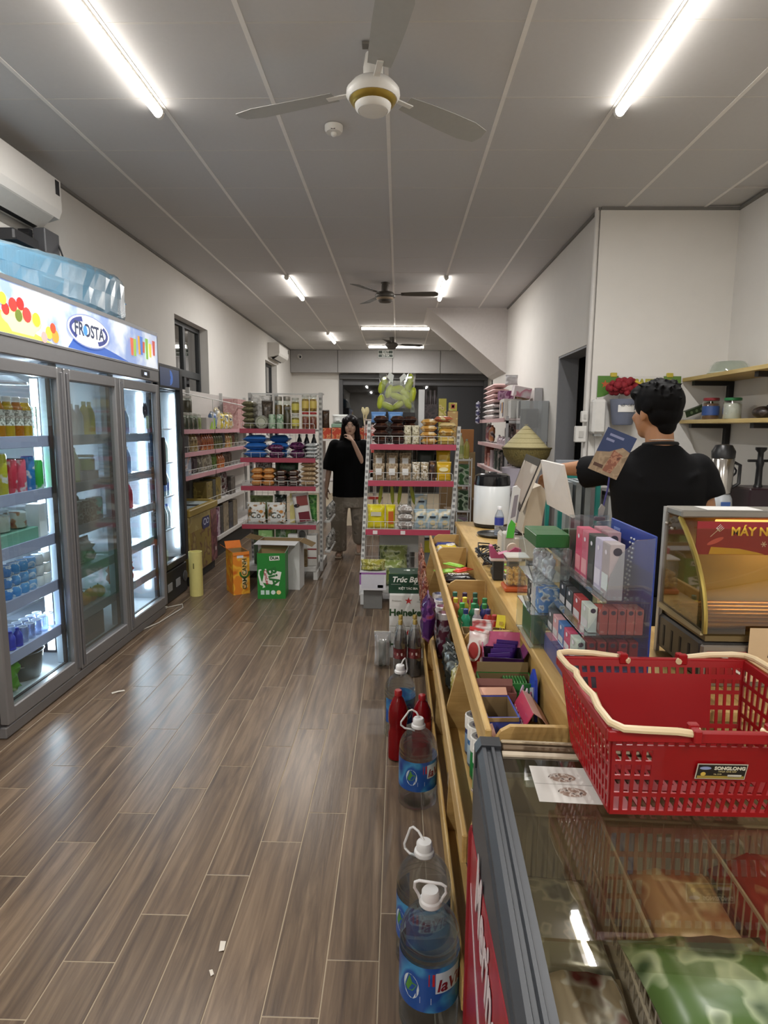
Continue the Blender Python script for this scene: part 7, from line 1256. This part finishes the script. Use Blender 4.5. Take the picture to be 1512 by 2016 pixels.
for sgn in (-1, 1):
    cx = .5785; X_ = lambda d: cx+sgn*d
    yf, yb = R_[0][1]-.010, R_[2][1]+.010
    path = [(X_(.055), yf+.018, hz-.012), (X_(.068), yf, hz-.010), (X_(.10), yf-.004, hz-.004), (X_(.16), yf-.006, hz-.001), (X_(.19), yf-.005, hz+.0), (X_(.208), yf+.010, hz+.003), (X_(.212), yf+.06, hz+.006), (X_(.207), yf+.105, hz+.008), (X_(.213), yf+.135, hz+.010), (X_(.213), yf+.19, hz+.010), (X_(.207), yf+.215, hz+.009), (X_(.213), yf+.25, hz+.006), (X_(.214), yb-.035, hz+.003), (X_(.208), yb-.006, hz), (X_(.185), yb+.004, hz-.001), (X_(.13), yb+.004, hz-.003), (X_(.068), yb, hz-.010), (X_(.055), yb-.018, hz-.012)]
    P('handle', tube(path, .0068, 8), crm, bk, smooth=True)
    for y, s in ((yf, 1), (yb, -1)):
        P('handle_clip', join([box(X_(.066)-.007, X_(.066)+.007, y-.010, y+.012, RZ_-.012, RZ_+.012, .002), box(X_(.066)-.009, X_(.066)+.009, y-.006+s*.012, y+.006+s*.012, RZ_-.008, RZ_+.016, .002)]), rb, bk)
lb_t = math.atan2(.044, RZ_-BZ)
lab_ = P('brand_label', cbox(.083, .0008, .030), mat('1C1A18', .35), bk, (.573, 1.0108, .942), (lb_t, 0, 0)); 
P('label_border', join([cbox(.087, .0004, .034)]), mat('B8B0A0', .5), bk, (.573, 1.0118, .940), (lb_t, 0, 0))
text('SONGLONG', .0095, mat('D2CCB8', .5), lab_, (.013, -.0008, .023), bold=.0003); P('gold_strip', box(-.0405, .0405, -.0007, -.0004, .0005, .006), mat('9A8438', .5), lab_); P('oval_mark', disc(.010, .0035, -.0006, 16, -.029, .023), mat('8A94B8', .5), lab_); P('gold_seal', disc(.0045, .0045, -.0007, 14, -.031, .010), mat('C8A848', .5), lab_)
text('NHỰA CAO CẤP', .0042, mat('A89A6A', .5), lab_, (.010, -.0008, .016)); text('No. 2109', .0036, mat('A89A6A', .5), lab_, (-.006, -.0008, .010)); P('bar_code', box(.012, .036, -.0007, -.0004, .003, .009), mat('C4BEB0', .5), lab_)
# ================================================================ BOTTLES ON THE FLOOR
water = liquid('EEF3F4', .97, .02, .60); wcap = mat('DCDCDC', .4, 0, .02)
BIG = [(.70, 0), (1, .015), (1, .045), (.965, .06), (1, .075), (1, .11), (.965, .125), (1, .14), (1, .215), (.985, .225), (.985, .575), (1, .585), (1, .60), (.965, .612), (1, .625), (1, .645), (.965, .657), (.99, .67), (.95, .715), (.85, .77), (.68, .82), (.46, .86), (.30, .885), (.27, .905)]
lavl = prn('1E4E9A', '3E8ABA', '17307A', 9, .3, (.5, .62)); 
def big_bottle(label, x, y, hrot, name='water_bottle', txt=True, s=1.0, rz=0):
    t = T(name, label, 'bottle', (x, y, 0), (0, 0, rz)); r, h = .079*s, .365*s
    P('bottle_body', cm(('big', s), lambda: lathe([(a*r, b*h) for a, b in BIG], 28).mesh('bottle_body', water, True)), None, t)
    P('label_band', cm(('bigl', s), lambda: G([(r*1.004*sin(a), -r*1.004*cos(a), z) for z in (.23*h, .40*h, .575*h) for a in [-2.1+4.2*i/28 for i in range(29)]], [(k*29+i, k*29+i+1, (k+1)*29+i+1, (k+1)*29+i) for k in range(2) for i in range(28)]).mesh('label_band', lavl, True)), None, t)
    P('cap', cm(('bigc', s), lambda: lathe([(r*.37, .895*h), (r*.38, .905*h), (r*.36, .925*h), (r*.30, .935*h), (r*.295, .985*h), (r*.25, h*1.0)], 24).mesh('cap', wcap, True)), None, t)
    hr = r*.62
    P('carry_ring', tube([(-r*.33, 0, .90*h)] + [(hr*cos(a)*1.0, 0, 0) for a in []] + [(-r*.40, -.004, .90*h), (-r*.46, -.004, .96*h), (-r*.48, -.004, 1.03*h), (-r*.42, -.004, 1.06*h), (0, -.004, 1.068*h), (r*.42, -.004, 1.06*h), (r*.48, -.004, 1.03*h), (r*.46, -.004, .96*h), (r*.40, -.004, .90*h)], .0038, 7), wcap, t, (0, 0, 0), (hrot[0], 0, hrot[1]), smooth=True) if False else None
    ring_ = [(r*.33, 0), (r*.40, .055*h), (r*.52, .11*h), (r*.50, .165*h), (r*.36, .185*h), (-r*.36, .185*h), (-r*.50, .165*h), (-r*.52, .11*h), (-r*.40, .055*h), (-r*.33, 0)]
    P('carry_ring', tube([(a, 0, b) for a, b in ring_], .0038, 7), wcap, t, (0, 0, .905*h), (hrot[0], hrot[1], hrot[2]), smooth=True)
    def wrapl(g, rad_=r*1.006): return g.fn(lambda p: Vector((rad_*sin(p.x/rad_), -rad_*cos(p.x/rad_)+0, .148+(p.z-.108)*1.2)))
    P('leaf_print', wrapl(join([disc(.024, .028, 0, 16, -.04, .105)])), mat('C8D6DC', .4), t); P('leaf_print', wrapl(poly([(-.058, .098), (-.044, .13), (-.036, .116), (-.022, .114), (-.034, .096), (-.05, .092)], 0), r*1.009), mat('4E8A3A', .4), t)
    P('pale_block', wrapl(quad(-.014, .016, .075, .09)), mat('A8B8D2', .4), t)
    P('red_mark', wrapl(quad(.008, .024, .118, .146)), mat('B0242C', .4), t)
    if txt:
        o = text('laVie', .046, mat('7A1A2A', .4), t, (0, 0, 0), bold=.0012, shear=.2)
        for v in o.data.vertices:
            a = (v.co.x+.074)/(r*1.012); v.co = Vector((r*1.012*sin(a), v.co.y+.158, r*1.012*cos(a)+v.co.z*.2))
    P('white_patch', wrapl(join([quad(.026+.008*k, .034+.008*k, .10-.0*k, .148) for k in range(10)])), mat('C2D4DE', .4), t); P('green_patch', wrapl(poly([(.03, .068), (.095, .07), (.095, .098), (.07, .088)], 0), r*1.008), mat('3E8A6A', .4), t)
    return t
big_bottle('five-litre water bottle with white cap, nearest the viewer on the floor', .098, 1.43, (rad(12), 0, rad(0)), rz=rad(-10))
big_bottle('five-litre water bottle right behind the nearest one', .090, 1.615, (rad(-20), rad(-72), rad(10)), rz=rad(-30))
big_bottle('five-litre water bottle standing alone by the counter, third from viewer', .098, 2.37, (rad(-10), rad(-55), rad(0)), rz=rad(8))
big_bottle('five-litre water bottle behind the red drink bottle', .025, 2.93, (rad(0), rad(75), rad(0)), rz=rad(60))
redd = mat('6E0E14', .14, 0, .12, 10); rcap = mat('9A1A1E', .35)
RP = [(.8, 0), (1, .02), (1, .38), (.88, .44), (.9, .50), (1, .56), (1, .68), (.9, .76), (.55, .88), (.36, .91), (.34, .93)]
for x, y, l in ((.015, 2.70, 'tall red drink bottle in front of the far water bottle'), (.128, 2.73, 'tall red drink bottle beside the counter rack')): bottle(l, x, y, .001, .046, .335 if x < .1 else .30, liquid('8A1218', .25, .08, .12), rcap, prn('7A1016', 'A83A34', '5A0A10', 12, .25) if x > .1 else None, None, 'red_drink_bottle', RP, (.3, .6))
cola = mat('170908', .08); cl_ = glass('E6E8E8', .14, .03, .04)
for i, (x, y) in enumerate(((.028, 3.66), (.119, 3.67), (.03, 3.76), (.121, 3.77))):
    c = T('cola_bottle', f'big dark soda bottle with gold cap, {["front left","front right","rear left","rear right"][i]}, before white beer cartons', 'bottle', (x, y, 0)); c.scale = (1, 1, 1.07)
    r, h = .043, .335
    P('bottle_body', cm('colab', lambda: lathe([(r*.8, 0), (r, .012), (r, .13), (r*.94, .145), (r*.97, .17), (r*1.0, .20), (r*.95, .225), (r*.72, .265), (r*.40, .30), (r*.27, .315)], 20).mesh('bottle_body', cl_, True)), None, c)
    P('cola', cm('colac', lambda: lathe([(r*.78, .003), (r*.96, .014), (r*.96, .13), (r*.90, .145), (r*.93, .17), (r*.96, .20), (r*.91, .225), (r*.80, .24)], 20).mesh('cola', cola, True)), None, c)
    P('label_band', cm('colal', lambda: lathe([(r*1.02, .115), (r*.98, .145), (r*1.01, .175)], 20, False, False).mesh('label_band', prn('5E1C22', '8A4A4C', '45141A', 16, .3), True)), None, c); P('label_white', cm('colaw', lambda: quad(-.02, .015, .135, .152).fn(lambda p: Vector((r*1.04*sin(p.x/r), -r*1.04*cos(p.x/r), p.z))).mesh('label_white', mat('C9B8B4', .4))), None, c)
    P('cap', cm('colacap', lambda: lathe([(r*.33, .312), (r*.33, .335), (r*.28, .338)], 16).mesh('cap', mat('B8A05A', .35, .4), True)), None, c)
pouch('clear plastic bag with dark green pack left of soda bottles', -.085, 3.80, .002, .11, .23, .08, glass('E2E6EA', .14, .06, .14), rz=0, name='clear_plastic_bag', wrk=.4); carton('dark green pack inside the clear plastic bag', -.085, 3.80, .006, .05, .02, .17, mat('16301E', .4), name='green_pack')
# ================================================================ PEOPLE
def capsule(p0, p1, r0, r1, n=14, sx=1.0):
    p0, p1 = Vector(p0), Vector(p1); d = p1-p0; L = d.length
    pr = [(max(1e-4, r0*sin(a)), -r0*cos(a)) for a in [pi/2*i/5 for i in range(6)]] + [(max(1e-4, r1*cos(a)), L+r1*sin(a)) for a in [pi/2*i/5 for i in range(6)]]
    g = lathe(pr, n).s(1, sx, 1); q = Vector((0, 0, 1)).rotation_difference(d.normalized()); M = q.to_matrix()
    return G([M@p+p0 for p in g.v], g.f)
def loft(secs, n=24, e=2.3):
    """secs: (x, y, z, rx, ry) rings"""
    v = []; f = []
    for (x, y, z, rx, ry) in secs:
        for i in range(n):
            a = 2*pi*i/n; c, s = cos(a), sin(a)
            v.append((x+rx*math.copysign(abs(c)**(2/e), c), y+ry*math.copysign(abs(s)**(2/e), s), z))
    m = len(secs)
    for k in range(m-1):
        for i in range(n):
            j = (i+1) % n; f.append((k*n+i, k*n+j, (k+1)*n+j, (k+1)*n+i))
    f.append(tuple(range(n-1, -1, -1))); f.append(tuple((m-1)*n+i for i in range(n)))
    return G(v, f)
def ell(c, r): return ball(1, 18, 12).s(*r).t(*c)
def fuse(name, gs, vox, m, parent, sm=6, fac=.5, disp=None):
    """union of the pieces as ONE continuous skin"""
    me = join(gs).mesh(name, None); o = bpy.data.objects.new('tmp', me); COL.objects.link(o)
    r = o.modifiers.new('r', 'REMESH'); r.mode = 'VOXEL'; r.voxel_size = vox; s = o.modifiers.new('s', 'SMOOTH'); s.iterations = sm; s.factor = fac
    bpy.context.view_layer.update()
    n = bpy.data.meshes.new_from_object(o.evaluated_get(bpy.context.evaluated_depsgraph_get())); bpy.data.objects.remove(o); n.name = name
    n.materials.clear(); n.materials.append(m)
    for p in n.polygons: p.use_smooth = True
    o = bpy.data.objects.new(name, n); COL.objects.link(o); o.parent = parent; return o
def skinmat(col):
    m = mat(col, .5, 0, .06, 14); return m
def hand_geo(wrist, dirv, palmn, curl=.5, side=1, s=1.0, thumb_out=.9):
    """palm + five separate fingers + thumb; dirv = wrist->knuckles, palmn = palm normal"""
    d = Vector(dirv).normalized(); n = Vector(palmn); n = (n-d*n.dot(d)).normalized(); a = d.cross(n)*side; w = Vector(wrist); o = []
    k0 = w+d*.085*s
    for i in range(4):
        o.append(capsule(w+a*(.012-.008*i)*s+d*.012*s, k0+a*(.030-.020*i)*s, .015*s, .0115*s, 10))
    for i, L in enumerate((.068, .076, .071, .056)):
        p = k0+a*(.030-.020*i)*s; ang = curl*.45; r = .0085*s
        for j, fr_ in enumerate((.45, .32, .25)):
            dd = d*cos(ang)+n*sin(ang); q = p+dd*L*fr_*s; o.append(capsule(p, q, r, r*.92, 9)); p = q; ang += curl*.75; r *= .92
    p = w+a*.020*s+d*.022*s; q = p+(a*.85*thumb_out+d*.6+n*.25).normalized()*.038*s; r_ = q+(a*.35*thumb_out+d*.9+n*.35).normalized()*.030*s; u_ = r_+(a*.05+d*.9+n*.5).normalized()*.024*s
    o += [capsule(p, q, .014*s, .011*s, 10), capsule(q, r_, .0105*s, .0095*s, 9), capsule(r_, u_, .0092*s, .008*s, 9)]
    return o
def head_geo(c, s=1.0, female=False):
    """face toward -y; c = centre of the skull"""
    x, y, z = c; o = [ell((x, y+.012*s, z+.025*s), (.076*s, .094*s, .092*s)), ell((x, y-.022*s, z-.025*s), (.064*s, .070*s, .082*s)), ell((x, y-.045*s, z-.082*s), (.036*s, .034*s, .026*s)),
         ell((x, y-.082*s, z+.028*s), (.045*s, .012*s, .012*s)), capsule((x, y-.088*s, z+.012*s), (x, y-.103*s, z-.022*s), .007*s, .012*s), ell((x-.010*s, y-.094*s, z-.026*s), (.008*s, .009*s, .007*s)), ell((x+.010*s, y-.094*s, z-.026*s), (.008*s, .009*s, .007*s)),
         ell((x-.038*s, y-.066*s, z-.022*s), (.022*s, .020*s, .020*s)), ell((x+.038*s, y-.066*s, z-.022*s), (.022*s, .020*s, .020*s)), ell((x, y-.083*s, z-.052*s), (.022*s, .011*s, .006*s)), ell((x, y-.081*s, z-.060*s), (.018*s, .011*s, .006*s))]
    for sg in (-1, 1): o.append(ell((x+sg*.078*s, y+.012*s, z-.004*s), (.009*s, .018*s, .032*s)))
    return o
# ---------------------------------------------------------------- woman walking up the aisle
wm = T('person', 'woman in a loose black T-shirt and wide grey trousers, one hand at her mouth', 'person', (-.575, 7.2, 0))
sk = skinmat('BE9C88'); ox_ = -.575
def wx(x): return x-ox_
HC = (wx(-.556), -.02, 1.555)
gs = head_geo(HC, .98, True) + [capsule((HC[0], .02, 1.30), (HC[0], .0, 1.47), .052, .046), loft([(0, .02, .92, .15, .10), (0, .02, 1.05, .125, .09), (0, .02, 1.25, .145, .095), (0, .02, 1.34, .13, .07), (HC[0], .02, 1.40, .06, .05)])]
# her right arm hangs (picture left), left hand is raised to the mouth
gs += [capsule((-.165, .02, 1.335), (-.235, .03, 1.09), .048, .040), capsule((-.235, .03, 1.09), (-.262, -.02, .845), .038, .024)] + hand_geo((-.263, -.022, .835), (-.05, -.08, -1), (.9, -.2, 0), .35, -1, .92)
gs += [capsule((.165, .02, 1.335), (.185, -.03, 1.10), .048, .040), capsule((.185, -.03, 1.085), (.060, -.150, 1.375), .037, .023)] + hand_geo((.056, -.152, 1.385), (-.55, .10, .75), (-.75, .35, -.55), .95, 1, .92, .6)
gs += [capsule((-.09, .02, .90), (-.105, -.05, .50), .078, .052), capsule((-.105, -.05, .50), (-.112, -.02, .09), .05, .034), capsule((.09, .02, .90), (.10, .03, .50), .078, .052), capsule((.10, .03, .50), (.105, .22, .13), .05, .034)]
gs += [capsule((-.112, .03, .045), (-.118, -.13, .03), .036, .026), capsule((.105, .25, .09), (.108, .12, .035), .036, .024)]
fuse('body', gs, .0075, sk, wm, 3)
tee = mat('0B0B0D', .85, 0, .1, 20)
tg = [loft([(0, .02, .725, .20, .135), (0, .02, .80, .198, .135), (0, .02, 1.0, .192, .128), (0, .02, 1.2, .195, .13), (0, .02, 1.31, .195, .115), (0, .02, 1.365, .155, .085), (.012, .02, 1.405, .085, .068)])]
tg += [capsule((-.165, .02, 1.325), (-.222, .02, 1.13), .078, .088), tube([(-.20, .02, 1.20), (-.222, .02, 1.12), (-.238, .02, 1.04)], [.086, .09, .096], 16), capsule((.165, .02, 1.325), (.196, .0, 1.14), .078, .088), tube([(.185, .0, 1.20), (.196, .0, 1.13), (.202, -.01, 1.05)], [.086, .09, .095], 16)]
fuse('tshirt', tg, .011, tee, wm, 4)
trm = prn('857D72', '999186', '6A635A', 12, .8, (.56, .68))
fuse('trousers', [loft([(0, .02, .60, .185, .125), (0, .02, .74, .180, .122), (0, .02, .86, .165, .11)]), capsule((-.095, .01, .74), (-.118, -.04, .45), .098, .096), capsule((-.118, -.04, .45), (-.120, -.01, .16), .096, .094), loft([(-.120, -.01, .075, .092, .10), (-.120, -.01, .2, .094, .098)]), capsule((.095, .02, .74), (.112, .05, .46), .098, .092), capsule((.112, .05, .46), (.112, .20, .19), .09, .085)], .011, trm, wm, 3)
P('sandal', join([box(-.158, -.078, -.165, .075, .002, .022, .008), tube([(-.155, -.06, .02), (-.14, -.07, .06), (-.115, -.075, .066), (-.09, -.07, .06), (-.08, -.06, .02)], .009)]), mat('A89A88', .6), wm); P('sandal', join([box(-.04, .04, -.12, .12, -.01, .01, .006)]).r(rad(20), 0, 0), mat('8A7E70', .6), wm, (.107, .19, .045))
hm = mat('141012', .45, 0, .2, 60)
x, y, z = HC
hg = [ell((x, y+.022, z+.040), (.090, .100, .096)), ell((x-.055, y-.035, z+.055), (.045, .06, .052)), ell((x+.055, y-.035, z+.055), (.045, .06, .052)), capsule((x-.078, y-.01, z+.03), (x-.086, y+.02, z-.16), .026, .034), capsule((x+.078, y-.01, z+.03), (x+.084, y+.02, z-.14), .026, .032), capsule((x, y+.07, z+.0), (x-.02, y+.095, z-.27), .075, .085), capsule((x-.09, y+.04, z-.12), (x-.13, y+.0, z-.27), .035, .03), capsule((x+.09, y+.05, z-.12), (x+.10, y+.05, z-.26), .032, .02)]
fuse('hair', hg, .008, hm, wm, 3)
for sg in (-1, 1):
    P('eye', ell((x+sg*.031, y-.079, z+.006), (.012, .006, .006)), mat('D8CFC8', .3), wm); P('iris', ell((x+sg*.031, y-.0835, z+.006), (.006, .003, .0058)), mat('15100E', .3), wm); P('eyebrow', ell((x+sg*.032, y-.088, z+.030), (.018, .005, .004)), hm, wm)
P('lips', ell((x, y-.0915, z-.055), (.017, .005, .007)), mat('7A4440', .4), wm)
# ---------------------------------------------------------------- clerk behind the counter, seen from behind
cl_p = T('person', 'shop clerk in a black T-shirt seen from behind, reaching left behind the counter', 'person', (1.09, 2.60, 0))
sk2 = skinmat('A0714E')
hc = Vector((-.010, .01, 1.615))
def turn(gs_, ang, c): return [g.t(-c.x, -c.y, -c.z).r(rad(-4), 0, ang).t(c.x, c.y, c.z) for g in gs_]
hd = turn(head_geo((hc.x, hc.y, hc.z), 1.0), pi+rad(20), hc)
gs = hd + [capsule((.008, -.02, 1.42), (.0, -.005, 1.56), .060, .054), loft([(.02, 0, .92, .15, .105), (.02, 0, 1.1, .145, .10), (.02, 0, 1.3, .17, .11), (.01, 0, 1.41, .15, .08), (.008, -.01, 1.46, .075, .06)])]
gs += [capsule((-.155, .02, 1.405), (-.235, .13, 1.378), .052, .044), capsule((-.235, .13, 1.378), (-.318, .37, 1.352), .040, .027)] + hand_geo((-.322, .382, 1.348), (-.30, .75, -.35), (.3, -.2, -1), .7, -1)
gs += [capsule((.175, -.01, 1.38), (.222, -.03, 1.14), .046, .042), capsule((.225, -.03, 1.14), (.222, .05, .90), .040, .028)] + hand_geo((.222, .055, .885), (.0, .15, -1), (-1, .1, 0), .5, 1)
gs += [capsule((-.085, 0, .90), (-.10, .01, .49), .085, .055), capsule((-.10, .01, .49), (-.10, -.01, .08), .052, .036), capsule((.12, 0, .90), (.125, .01, .49), .085, .055), capsule((.125, .01, .49), (.125, -.01, .08), .052, .036), capsule((-.10, -.03, .04), (-.105, .16, .03), .038, .028), capsule((.125, -.03, .04), (.13, .16, .03), .038, .028)]
fuse('body', gs, .0075, sk2, cl_p, 3)
tee2 = mat('101012', .8, 0, .1, 20, .1)
tg = [loft([(.02, 0, .86, .185, .135), (.02, 0, .98, .182, .13), (.018, 0, 1.15, .178, .128), (.018, 0, 1.30, .20, .13), (.018, -.0, 1.375, .205, .108), (.012, -.003, 1.42, .165, .09), (.008, -.005, 1.455, .11, .075), (.008, -.012, 1.485, .075, .066)])]
tg += [capsule((-.14, .01, 1.385), (-.205, .06, 1.372), .072, .066), tube([(-.175, .035, 1.380), (-.215, .068, 1.370), (-.268, .118, 1.358)], [.066, .068, .073], 16), capsule((.170, -.003, 1.385), (.195, -.01, 1.35), .069, .067), tube([(.18, -.006, 1.37), (.205, -.016, 1.31), (.218, -.022, 1.265)], [.067, .069, .071], 16), capsule((.10, -.11, 1.36), (-.02, -.118, 1.25), .010, .004), capsule((.13, -.10, 1.37), (.03, -.124, 1.30), .009, .004), capsule((-.10, -.10, 1.36), (-.03, -.121, 1.2), .009, .004)]
fuse('tshirt', tg, .009, tee2, cl_p, 8)
P('collar', tube([(.008+.066*cos(a), -.010+.060*sin(a), 1.487+.008*sin(a)*-1) for a in [2*pi*i/24 for i in range(24)]], .008, 6, True), mat('151517', .85), cl_p, smooth=True); P('necklace', tube([(.004+.058*cos(a), -.012+.058*sin(a), 1.503-.006*sin(a)) for a in [pi+.4+1.9*i/12 for i in range(13)]], .002, 5), mat('D8D4CC', .25, .8), cl_p)
fuse('trousers', [loft([(.02, 0, .70, .175, .125), (.02, 0, .85, .172, .122), (.02, 0, .95, .16, .11)]), capsule((-.085, 0, .80), (-.10, .01, .45), .098, .08), capsule((-.10, .01, .45), (-.10, -.01, .08), .078, .066), capsule((.12, 0, .80), (.125, .01, .45), .098, .08), capsule((.125, .01, .45), (.125, -.01, .08), .078, .066)], .012, mat('22242A', .8), cl_p, 2)
P('shoe', join([ell((-.105, .05, .04), (.048, .13, .042)), ell((.13, .05, .04), (.048, .13, .042))][:1]), BK, cl_p, smooth=True); P('shoe', ell((.13, .05, .04), (.048, .13, .042)), BK, cl_p, smooth=True)
hg = [ell((0, .012, .050), (.094, .105, .092)), ell((0, .050, .005), (.076, .058, .066)), ell((0, -.055, .085), (.070, .055, .045)), ell((-.05, -.06, .078), (.035, .03, .03)), ell((.05, -.06, .078), (.035, .03, .03)), ell((-.078, .03, .035), (.016, .035, .035)), ell((.078, .03, .035), (.016, .035, .035)), ell((0, .070, -.045), (.044, .026, .040))]
R = random.Random(11)
for k in range(110):
    a = R.random()*2*pi; e = R.uniform(.15, 1.35); d = Vector((cos(a)*cos(e), sin(a)*cos(e), sin(e))); b = Vector((d.x*.088, .012+d.y*.098, .050+d.z*.088)); hg.append(capsule(b, b+d*.008+Vector((R.uniform(-.018, .018), R.uniform(-.018, .018), .003)), .007, .003, 6))
fuse('hair', [g.t(hc.x, hc.y, hc.z) for g in [q for q in turn(hg, pi+rad(20), Vector((0, 0, 0)))]], .005, mat('060506', .7, 0, .25, 70), cl_p, 5)
for sg in (-1, 1):
    pass
fc = turn([ell((hc.x+sg*.031, hc.y-.079, hc.z+.006), (.012, .006, .006)) for sg in (-1, 1)], pi+rad(20), hc)
for g in fc: P('eye', g, mat('D8CFC8', .3), cl_p)
for m_ in (hm, tee, tee2, bpy.data.objects['hair.001'].data.materials[0]): m_.node_tree.nodes['Principled BSDF'].inputs['Specular IOR Level'].default_value = .12
# loose ends: objects without a category are parts of the setting
dupl = [k for k, v in USED.items() if len(v) > 1]
for k in dupl: print('DUPLICATE LABEL', len(USED[k]), k)
for k in USED:
    if not 4 <= len(k.split()) <= 16: print('LABEL LENGTH', len(k.split()), k)
